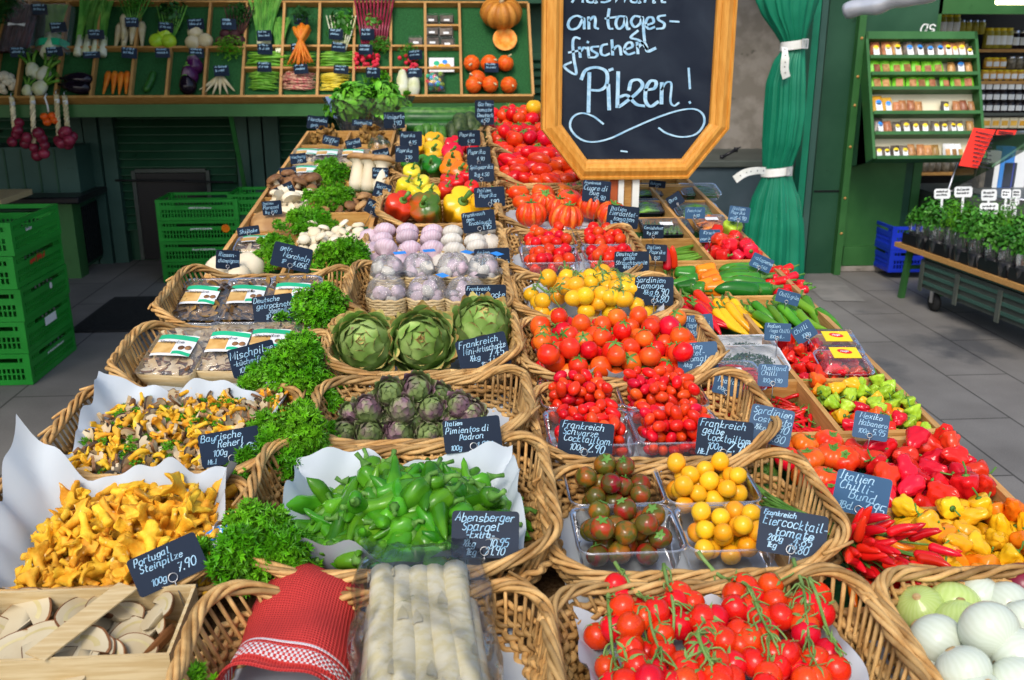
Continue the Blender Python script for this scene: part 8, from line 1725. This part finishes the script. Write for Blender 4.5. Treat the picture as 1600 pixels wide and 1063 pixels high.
# hokkaido pumpkins
PUM = [('pumpkin', (lambda mb: (mb.lathe(sphere_prof(.062, s, 12, .14), 40, lambda a, t: 1 - .05 * (1 - np.abs(np.cos(a * 5)))), mb)[1])(MB()).build('pumpkin', M['pumpkin']), [('stalk', (lambda mb: (mb.tube([(0, 0, .05), (.004, 0, .066), (.014, .004, .078)], [.010, .006, .007], 7), mb)[1])(MB()).build('stalk', M['root_w']), [])]) for s in (.95, 1.08)]
for x, y, k in ((737, 99, 0), (764, 99, 1), (790, 99, 0), (746, 123, 1), (740, 133, 0), (766, 132, 0), (795, 133, 1)):
    on(x, y, .06, PUM[k], 'round orange red pumpkin in the right compartments of the display', 'pumpkin', 'round pumpkins on the display', dr_.uniform(0, 6), -SA + .2, .1, .95)
mb = MB(); mb.lathe(sphere_prof(.155, .72, 14, .25), 80, lambda a, t: 1 - .13 * (1 - np.abs(np.cos(a * 7))) ** 1.4); bp = ('ribbed_pumpkin', mb.build('ribbed_pumpkin', M['pumpkin_big']), [('stalk', (lambda q: (q.tube([(0, 0, .075), (.01, 0, .10), (.03, .01, .12)], [.022, .013, .016], 8), q)[1])(MB()).build('stalk', M['root_w']), [])])
on(783, 20, .10, bp, 'large ribbed orange pumpkin on top of the display', 'pumpkin', None, 0, -SA + .45)
mb = MB(); mb.lathe([(0, -.055), (.06, -.052), (.09, -.02), (.092, 0)], 28, lambda a, t: 1 - .06 * (1 - np.abs(np.cos(a * 5)))); mb.lathe([(.092, 0), (.066, .003), (.05, -.012), (.02, -.02), (0, -.022)], 28, mi=1)
on(789, 61, .06, ('pumpkin_half', mb.build('pumpkin_half', [M['pumpkin'], M['pump_flesh']]), []), 'cut orange pumpkin showing its flesh', 'pumpkin', None, 0, .2, 0, .95)
def carrots(name, n, L_, r, m, spread, leaves=None, seed=0):
    g = random.Random(seed); root = []; mb = MB(); mb.tube([(0, t * L_ - L_ / 2, 0) for t in np.linspace(0, 1, 8)], [r * (.25 + .75 * min(1, t * 1.15)) * (1 if t < .97 else .7) for t in np.linspace(0, 1, 8)], 10); cm = mb.build('carrot', M[m]); kids = []
    for i in range(n):
        a = (i / max(n - 1, 1) - .5) * spread; kids.append(('carrot', cm, [], Matrix.Rotation(-a, 4, 'Z') @ Matrix.Translation((a * .06, -L_ * .35, .02 + g.uniform(0, .05))) @ Matrix.Scale(g.uniform(.85, 1.1), 4)))
    if leaves: kids.append(('leaves', leaves, [], Matrix.Translation((0, L_ * .45, .03))))
    return (name, None, kids)
on(473, 60, .05, carrots('carrot_bunch', 16, .26, .017, 'carrot', .9, leafy(.16, .14, 260, .012, 1, 'leaf_d')), 'bunch of orange carrots with dark leaves', 'carrot bunch')
CAR = carrots('x', 1, .15, .021, 'carrot', 0)[2][0]
for x, y, rz in ((166, 130, -.12), (178, 130, 0), (188, 131, 0), (198, 130, .03)): on(x, y, .03, ('carrot', CAR[1], []), 'thick orange carrot in a lower compartment', 'carrot', 'thick carrots on the display', rz)
RW = carrots('x', 1, .17, .026, 'root_w', 0)[2][0]
on(204, 48, .03, ('white_root_bunch', None, [('root', RW[1], [], Matrix.Translation((x, y, z)) @ Matrix.Rotation(a, 4, 'Z')) for x, y, z, a in ((-.07, -.04, 0, -.1), (-.03, 0, .03, .05), (.02, -.03, .02, 0), (.07, -.03, 0, .1), (-.03, -.08, 0, 0))] + [('leaves', leafy(.22, .18, 240, .016, 2, 'leaf', 8), [], Matrix.Translation((0.03, .14, .03)))]), 'bunch of white radish roots with green tops', 'root bunch')
PR = carrots('x', 1, .13, .014, 'root_w', 0)[2][0]
on(342, 122, .02, ('parsley_root_bunch', None, [('root', PR[1], [], Matrix.Translation((i * .014 - .03, -.03, .01 + .006 * (i % 2))) @ Matrix.Rotation(-.9 + i * .32, 4, 'Z') @ Matrix.Translation((0, -.03, 0))) for i in range(6)] + [('leaves', leafy(.2, .2, 300, .012, 3, 'parsley'), [], Matrix.Translation((.06, .16, .02)))]), 'bunch of parsley roots with leafy tops', 'root bunch')
BEE_ = [('beetroot', (lambda mb: (mb.lathe(sphere_prof(.034, .95, 9), 16), mb)[1])(MB()).build('beetroot', M['beet']), [])]
for x, y in ((345, 66), (360, 66), (376, 65), (352, 54), (367, 55)): on(x, y, .035, BEE_[0], 'dark beetroot in an upper compartment', 'beetroot', 'beetroots', 0, 0, 0, 1)
on(375, 30, .03, ('beet_leaves', leafy(.2, .2, 220, .016, 4, 'leaf_d', 8, 'beet'), []), 'dark red stemmed beet leaves above the beetroots', 'leaves')
TUR = [('turnip', (lambda mb: (mb.lathe(sphere_prof(.046, .9, 9, .1), 18), mb)[1])(MB()).build('turnip', M[m]), []) for m in ('root_w', 'pep_lime')]
for x, y, k in ((305, 51, 0), (321, 64, 0), (301, 67, 0), (245, 64, 1), (264, 65, 1), (258, 53, 1)): on(x, y, .045, TUR[k], ('round white turnip in an upper compartment', 'pale green kohlrabi in an upper compartment')[k], ('turnip', 'kohlrabi')[k], ('white turnips', 'green kohlrabi')[k])
on(270, 30, .04, ('kohlrabi_leaves', leafy(.2, .22, 160, .022, 5, 'leaf_d', 9, 'leek', False), []), 'broad green kohlrabi leaves above the bulbs', 'leaves')
def leek_mesh(seed, L_=.40, r=.02, wr=.35, spread=.05):
    g = random.Random(seed); mb = MB(); mb.tube([(0, -L_ / 2, 0), (0, -L_ * .47, 0), (0, -L_ / 2 + L_ * wr, 0)], [r * 1.1, r * 1.25, r], 10, 0, .5)
    for i in range(7):
        a = g.uniform(-1, 1); X = [[(a * spread * t * t + s * r * (1 - .4 * t), -L_ / 2 + L_ * wr * .8 + L_ * (1 - wr * .8) * t, .004 * i * .4 + .012 * t + .006 * s * s) for s in (-1, 0, 1)] for t in np.linspace(0, 1, 7)]; mb.grid(X, 1, g.random())
    return mb.build('leek', [M['chicory'], M['leek']])
LK = [('leek', leek_mesh(i), []) for i in range(2)]
for x, y in ((128, 45), (141, 44), (153, 45), (164, 46)): on(x, y, .03, LK[int(x) % 2], 'tall leek with a white root end', 'leek', 'leeks', dr_.uniform(-.05, .05), 0, 0, .95)
SO = ('spring_onion_bunch', None, [('stalk', leek_mesh(9 + i % 2, .40, .009, .25, .04), [], Matrix.Translation((i * .016 - .05, (i % 3) * .01, .01)) @ Matrix.Rotation((i - 3) * -.04, 4, 'Z')) for i in range(7)])
on(415, 40, .02, SO, 'bunch of spring onions with long green stalks', 'spring onions'); on(438, 58, .02, SO, 'shorter spring onion bunch right of another one', 'spring onions', None, 0, 0, 0, .6)
on(85, 50, .03, ('celery_pack', leek_mesh(4, .36, .05, .4, .05), [('wrapping', (lambda mb: (mb.grid([[(x * .11, y * .17, .05 * (1 - x ** 4)) for x in np.linspace(-1, 1, 12)] for y in np.linspace(-1, 1, 12)]), mb)[1])(MB()).build('wrapping', M['film']), []), ('band', (lambda mb: (mb.grid([[(x * .10, -.13 + y * .05, .052 * (1 - x ** 4)) for x in np.linspace(-1, 1, 12)] for y in (0, 1)]), mb)[1])(MB()).build('band', M['label_green']), [])]), 'celery wrapped in film with a teal band', 'celery')
on(30, 52, .03, ('root_bag', carrots('x', 6, .30, .02, 'beet', .0)[2][0][1], []), 'dark root in the far left compartment', 'root')
mb = MB(); [mb.tube([(i * .03 - .08, -.17, .02 + .008 * (i % 2)), (i * .03 - .07, .17, .02)], [.016, .014], 9) for i in range(6)]; rb = ('salsify_bag', mb.build('salsify_bag', M['beet']), [('wrapping', (lambda q: (q.grid([[(x * .11, y * .19, .055 * (1 - x ** 4)) for x in np.linspace(-1, 1, 12)] for y in np.linspace(-1, 1, 12)]), q)[1])(MB()).build('wrapping', M['film']), []), ('label', (lambda q: (q.poly_prism([(-.05, -.01), (0, .0), (.05, -.01), (.05, .012), (0, .004), (-.05, .012)], .056, .057), q)[1])(MB()).build('label', M['label_white']), [])])
on(32, 48, .03, rb, 'clear bag of dark salsify roots with a white label', 'bag', None, -.05)
on(0, 20, .05, ('kale', leafy(.3, .3, 420, .02, 8, 'leaf_d'), []), 'dark green kale at the top left corner', 'kale')
on(378, 20, .05, ('spinach', leafy(.06, .12, 90, .014, 12, 'leaf_d'), []), 'dark leaves poking out beside the beet tops', 'leaves')
mb = MB(); g = random.Random(2)
for _ in range(70): d = np.array([g.gauss(0, 1), g.gauss(0, 1), abs(g.gauss(0, 1))]); d /= np.linalg.norm(d); mb.lathe(sphere_prof(.018, .9, 6), 8, M=Matrix.Translation(d * .055))
on(8, 131, .03, ('cauliflower', mb.build('cauliflower', M['cream']), []), 'creamy cauliflower at the left edge of the lower compartments', 'cauliflower')
def fennel(seed):
    mb = MB(); mb.lathe([(0, -.05), (.03, -.045), (.045, -.01), (.036, .03), (.022, .055)], 18, lambda a, t: 1 + .12 * np.cos(2 * a)); g = random.Random(seed)
    st_ = MB(); [st_.tube([(s * .014, 0, .045), (s * .03, 0, .09), (s * .06, .0, .13)], [.012, .010, .009], 8) for s in (-1, 0, 1)]; fr = MB(); leaf_clump(fr, g, (0, 0, .13), (.05, .03, .04), 80, .008)
    return ('fennel', mb.build('fennel', M['chicory']), [('stalks', st_.build('stalks', M['bean']), []), ('fronds', fr.build('fronds', M['leaf']), [])])
FE = fennel(1)
for x, y, rz, lb_ in ((68, 117, -.5, 'fennel bulb lying above another one'), (62, 138, -.9, 'fennel bulb at the front of its compartment'), (52, 112, .3, 'fennel bulb at the left, stalks upright'), (42, 142, -.2, 'small fennel bulb in the front left corner')):
    on(x, y, .045, FE, lb_, 'fennel', None, rz, -math.pi / 2 + .3, 0, .9 if x > 45 else .6)
def pear(name, m, r, l_, calm=None):
    mb = MB(); mb.lathe([(0, -l_ / 2), (r * .6, -l_ * .46), (r * .95, -l_ * .25), (r, -.05 * l_), (r * .8, l_ * .2), (r * .55, l_ * .4), (0, l_ * .46)], 18); c = MB(); c.lathe([(r * .6, l_ * .36), (r * .45, l_ * .45), (r * .18, l_ * .5), (.007, l_ * .62), (0, l_ * .62)], 10)
    return (name, mb.build(name, M[m]), [('cap', c.build('cap', M[calm or 'stem']), [])])
AU = pear('aubergine', 'aubergine', .042, .17, 'aubergine'); AV = pear('striped_aubergine', 'aub_v', .052, .12)
for x, y, rz in ((119, 136, 1.4), (122, 124, 1.5)): on(x, y, .05, AU, 'shiny black aubergine lying in its compartment', 'aubergine', 'black aubergines', rz, -math.pi / 2)
for x, y, lb_ in ((303, 101, 'purple white striped aubergine, highest of three'), (296, 117, 'purple white striped aubergine, middle of three'), (293, 132, 'dark purple aubergine, lowest of three')): on(x, y, .05, AV if y < 130 else pear('aubergine', 'aubergine', .052, .12), lb_, 'aubergine', None, .2, -1.1)
on(235, 128, .03, cyl_veg('cucumber', 'cucumber', .15, .022, 2), 'single dark cucumber alone in its compartment', 'cucumber', None, 1.3)
def bean_heap(n, w, d, l_, r, m, seed, ang=0.0):
    mb = MB(); g = random.Random(seed)
    for i in range(n):
        x, y = g.uniform(-.2, .2) * w, g.uniform(-.5, .5) * d; a = ang + g.gauss(0, .12); c, s = math.cos(a) * l_ / 2, math.sin(a) * l_ / 2; z = .008 + g.uniform(0, .045) * (1 - abs(y / d) * 1.5)
        mb.tube([(x - c, y - s, z), (x, y + .008 * g.uniform(-1, 1), z + .006), (x + c, y + s, z)], [r * .4, r, r * .35], 6, 0, g.random())
    return mb.build('beans', M[m])
for x, y, w, d, n, l_, r, m, lb_ in ((418, 96, .26, .12, 34, .22, .010, 'bean', 'heap of broad flat green beans'), (472, 97, .2, .12, 46, .13, .007, 'bean', 'heap of green beans right of the broad ones'), (528, 95, .22, .11, 40, .20, .008, 'bean', 'heap of runner beans in the middle row'),
                               (413, 127, .2, .14, 90, .15, .005, 'bean', 'heap of thin green beans in the lowest row'), (467, 128, .22, .14, 70, .17, .006, 'bean_r', 'heap of pink speckled borlotti beans'), (524, 128, .2, .14, 70, .14, .006, 'bean_y', 'heap of yellow wax beans behind the basil')):
    u, v, _ = SX(x, y, .01); node('bean_heap', bean_heap(n, w, d, l_, r, m, int(x)), MS_(u, v, .004), None, lb_, 'beans')
on(534, 48, .03, ('chard', leafy(.2, .26, 200, .026, 21, 'leaf', 9, 'chicory', False), []), 'green chard with pale stems in an upper compartment', 'chard')
on(585, 42, .03, ('red_chard', leafy(.14, .16, 60, .02, 22, 'leaf', 12, 'onion_r', False), [('stalks', (lambda mb: ([mb.tube([(i * .014 - .07, -.14, .02), (i * .018 - .09, .0, .03), (i * .024 - .12, .19, .03)], .007, 6) for i in range(11)], mb)[1])(MB()).build('stalks', M['onion_r']), [])]), 'tall red stalked chard in an upper compartment', 'chard')
def radish_bunch(n, white, seed, m='leaf'):
    g = random.Random(seed); mb = MB(); mb.lathe(sphere_prof(.013, 1.1, 7), 10); rm = mb.build('radish', M['radish']); k = [('radish', rm, [], Matrix.Translation((g.uniform(-.07, .07), g.uniform(-.06, .04), g.uniform(.01, .05)))) for _ in range(n)]
    return ('radish_bunch', None, k + [('leaves', leafy(.15, .14, 170, .016, seed, m), [], Matrix.Translation((.08 if not white else 0, .09 if not white else .05, .01)))])
on(574, 98, .015, radish_bunch(42, False, 5), 'heap of red radishes with their leaves', 'radishes'); on(640, 102, .015, radish_bunch(16, True, 6), 'small bunch of pink and white radishes', 'radishes')
on(590, 128, .02, ('herb_bunch', leafy(.2, .12, 160, .016, 31, 'parsley'), []), 'loose green herbs behind the basil pots', 'herbs')
CHI = (lambda mb: (mb.lathe([(0, -.085), (.025, -.08), (.036, -.03), (.034, .03), (.02, .08), (0, .095)], 16, lambda a, t: 1 + .06 * np.cos(3 * a + t * 4)), mb)[1])(MB())
CHp = ('chicory', CHI.build('chicory', M['chicory']), [('leaf_tips', (lambda mb: (leaf_clump(mb, random.Random(1), (0, 0, .075), (.02, .02, .03), 24, .012, frilly=False), mb)[1])(MB()).build('leaf_tips', M['pep_lime']), [])])
for x, lb_ in ((629, 'pale green chicory, left of two'), (647, 'pale green chicory, right of two')): on(x, 131, .04, CHp, lb_, 'chicory', None, 0, -math.pi / 2 + .2)
mb = MB(); mb.box(-.045, -.03, 0, .045, .03, .04); gp = ('sprout_box', punnet_mesh(.10, .085, .04).build('sprout_box', M['clear']), [('contents', mb.build('contents', M['spice_d']), []), ('label', (lambda q: (q.box(-.02, -.02, .0405, .02, -.004, .0415), q)[1])(MB()).build('label', M['label_white']), [])])
for x, y in ((674, 35), (698, 35), (675, 54), (697, 55), (676, 70), (699, 72), (650, 70)): on(x, y, .006, gp, 'small clear box of grey sprouts with white label', 'box', 'grey sprout boxes')
mb = MB(); mb.box(-.075, -.05, 0, .075, .05, .004); pc_ = ('picture_card', mb.build('picture_card', M['label_white']), [('picture', (lambda q: ([q.lathe([(.018 * s, 0), (.014 * s, .001), (0, .0012)], 12, mi=m_, M=Matrix.Translation((x_, y_, .0042))) for x_, y_, m_, s in ((-.03, .01, 0, 1), (0, -.012, 1, 1.2), (.035, -.01, 2, 1.1), (.02, .02, 3, .9), (-.04, -.02, 1, .8))], q)[1])(MB()).build('picture', [M['label_green'], M['pep_yellow'], M['honey'], M['label_blue']]), [])])
on(690, 102, .03, pc_, 'white picture card with colourful fruit shapes', 'card')
mb = MB(); g = random.Random(3); [mb.lathe(sphere_prof(.015, .9, 6), 9, mi=g.randrange(5), M=Matrix.Translation((g.uniform(-.045, .045), g.uniform(-.045, .045), g.uniform(.01, .045)))) for _ in range(34)]
on(680, 131, .006, ('colourful_pack', mb.build('colourful_pack', [M['pep_lime'], M['label_blue'], M['radish'], M['pep_yellow'], M['label_green']]), [('film', (lambda q: (q.grid([[(x * .06, y * .065, .055 * (1 - x ** 4) * (1 - y ** 4) + .01) for x in np.linspace(-1, 1, 12)] for y in np.linspace(-1, 1, 12)]), q)[1])(MB()).build('film', M['film']), [])]), 'film pack of many coloured mini vegetables', 'pack')
# chalk tags on the display
DT = [(62, 15, 22, 16), (91, 43, 24, 15), (150, 54, 24, 14), (206, 35, 20, 14), (259, 43, 22, 15), (306, 38, 25, 16), (357, 38, 23, 16), (29, 82, 24, 15), (85, 81, 24, 14), (143, 86, 25, 10), (202, 83, 23, 16), (254, 83, 22, 14), (307, 83, 22, 14), (346, 111, 23, 16), (413, 56, 23, 16), (414, 77, 23, 16), (470, 30, 22, 16), (466, 76, 22, 16), (525, 54, 22, 16), (529, 74, 22, 14), (574, 54, 22, 17), (571, 78, 22, 15), (413, 105, 22, 15), (470, 108, 22, 15), (533, 109, 23, 13), (583, 114, 22, 16), (649, 86, 22, 14), (648, 114, 23, 14), (768, 106, 22, 14)]
over_ = ('kale', 'celery', 'leeks', 'white roots', 'kohlrabi', 'white turnips', 'beetroots', 'cauliflower compartment', 'fennel', 'aubergines', 'thick carrots', 'single cucumber', 'striped aubergines', 'parsley roots', 'spring onions', 'broad beans', 'carrot bunch', 'short green beans', 'chard', 'runner beans', 'red chard', 'radish heap', 'thin green beans', 'borlotti beans', 'wax beans', 'loose herbs', 'radish bunch', 'chicory', 'round pumpkins')
for (x, y, w, h), o_ in zip(DT, over_):
    u, v, t = SX(x, y, .10); price_tag(x, y, w, h, tr.uniform(-6, 6), [], 0, 'small black chalk tag with scrawled writing at the %s' % o_, illeg=2, plane=(_C + ray(x, y) * t)[1])
# onion braids on hooks under the display
on_b = [onion('x', 'onion_r', .037, i, .95)[1] for i in range(2)]
def braid(xt, yt, pts, lab_, seed):
    g = random.Random(seed); Y = 6.88; top = W(xt, yt, Y); o = node('onion_braid', None, Matrix.Translation(top), None, lab_, 'onion braid', 'red onion braids')
    hk = MB(); hk.tube([(0, .05, .03), (0, .0, .028), (0, -.008, .01), (0, 0, 0)], .003, 6); build(hk, 'hook', M['chrome'], parent=o)
    end = np.array(W(xt + pts[0][2] if len(pts[0]) > 2 else xt, max(p[1] for p in pts) - 8, Y)) - top; st_ = MB(); n = 22
    for k in range(3):
        tt = np.linspace(0, 1, n); st_.tube(np.c_[end[0] * tt + .010 * np.sin(tt * 20 + k * 2.1), .010 * np.cos(tt * 20 + k * 2.1), end[2] * tt], [.009] * n, 6, 0, g.random())
    build(st_, 'plaited_stalks', M['root_w'], parent=o); bw = MB(); bw.tube([(0, 0, -.03), (0, 0, -.055)], .017, 8); build(bw, 'ribbon', M['label_white'], parent=o)
    for p in pts:
        q = W(p[0], p[1], Y + g.uniform(-.04, .02)) - top; node('onion', on_b[g.randrange(2)], Matrix.Translation(q) @ rand_rot(g) @ Matrix.Scale(g.uniform(.9, 1.12), 4), o)
braid(18, 152, [(19, 222, 6), (28, 204), (30, 192), (26, 210)], 'braid of red onions hanging leftmost', 1); braid(50, 150, [(42, 215, 4), (40, 224), (53, 231), (60, 208), (70, 227), (69, 240), (58, 243), (66, 217)], 'longest braid of red onions, second from left', 2)
braid(88, 148, [(92, 220, 4), (100, 208), (96, 224)], 'braid of red onions, third from left', 3); braid(101, 150, [(108, 220, 6), (104, 205), (113, 214), (106, 226)], 'braid of red onions, rightmost', 4)
mb = MB(); [mb.lathe(sphere_prof(.030, .9, 8, .1), 16, lambda a, t: 1 - .06 * (1 - np.abs(np.cos(a * 4))), M=Matrix.Translation(q)) for q in ((-.02, 0, -.13), (.03, .01, -.125), (.0, -.02, -.165), (.045, 0, -.155))]
p_ = W(70, 152, 6.88); mbn = MB(); mbn.tube([(0, .04, .02), (0, 0, 0), (.01, 0, -.06), (.01, 0, -.1)], .006, 6); build(mb, 'pumpkin_net', M['pumpkin'], M=Matrix.Translation(p_), label='net of tiny orange pumpkins hanging between the onion braids', cat='pumpkin net'); build(mbn, 'cord', M['label_white'], parent=bpy.data.objects['pumpkin_net'])
# basil pots at the back of the stall
for i, (x, y, lb_) in enumerate(((555, 192, 'potted basil in a clear sleeve, left of two at the back of the stall'), (600, 194, 'potted basil in a clear sleeve, right of two behind the dried mushrooms'))):
    u, v, _ = T(x, y, .0); v = 4.78 if i == 0 else 4.80; u = T(x, 192, .05)[0] * v / T(x, 192, .05)[1]; g = random.Random(60 + i); mb = MB()
    leaf_clump(mb, g, (0, 0, .15), (.15, .12, .17), 420, .030, frilly=False, shell=.25)
    pot = MB(); pot.lathe([(0, -.02), (.05, -.02), (.065, .08), (.058, .08), (0, .07)], 18); sv = MB(); sv.lathe([(.052, -.018), (.09, .08), (.155, .20)], 22, lambda a, t: 1 + .05 * np.sin(5 * a) * t)
    for k in range(14): a = g.uniform(0, 6.28); mb.tube([(.02 * math.cos(a), .02 * math.sin(a), .07), (.08 * math.cos(a), .08 * math.sin(a), .25)], .002, 4, 0, .4)
    place(('basil_pot', mb.build('basil_pot', M['basil']), [('pot', pot.build('pot', M['black_plastic']), []), ('sleeve', sv.build('sleeve', M['clear']), [])]), MT(u, v, -.05) @ Matrix.Rotation(-TA, 4, 'X'), lb_, 'herb pot')
bx('basil_stand', M['wood'], (-.55, TW(0, 4.66).y, 1.08), (.0, TW(0, 4.95).y, TW(0, 4.75, .0).z - .072), None, 'wooden shelf board behind the stall carrying the basil pots', 'shelf')
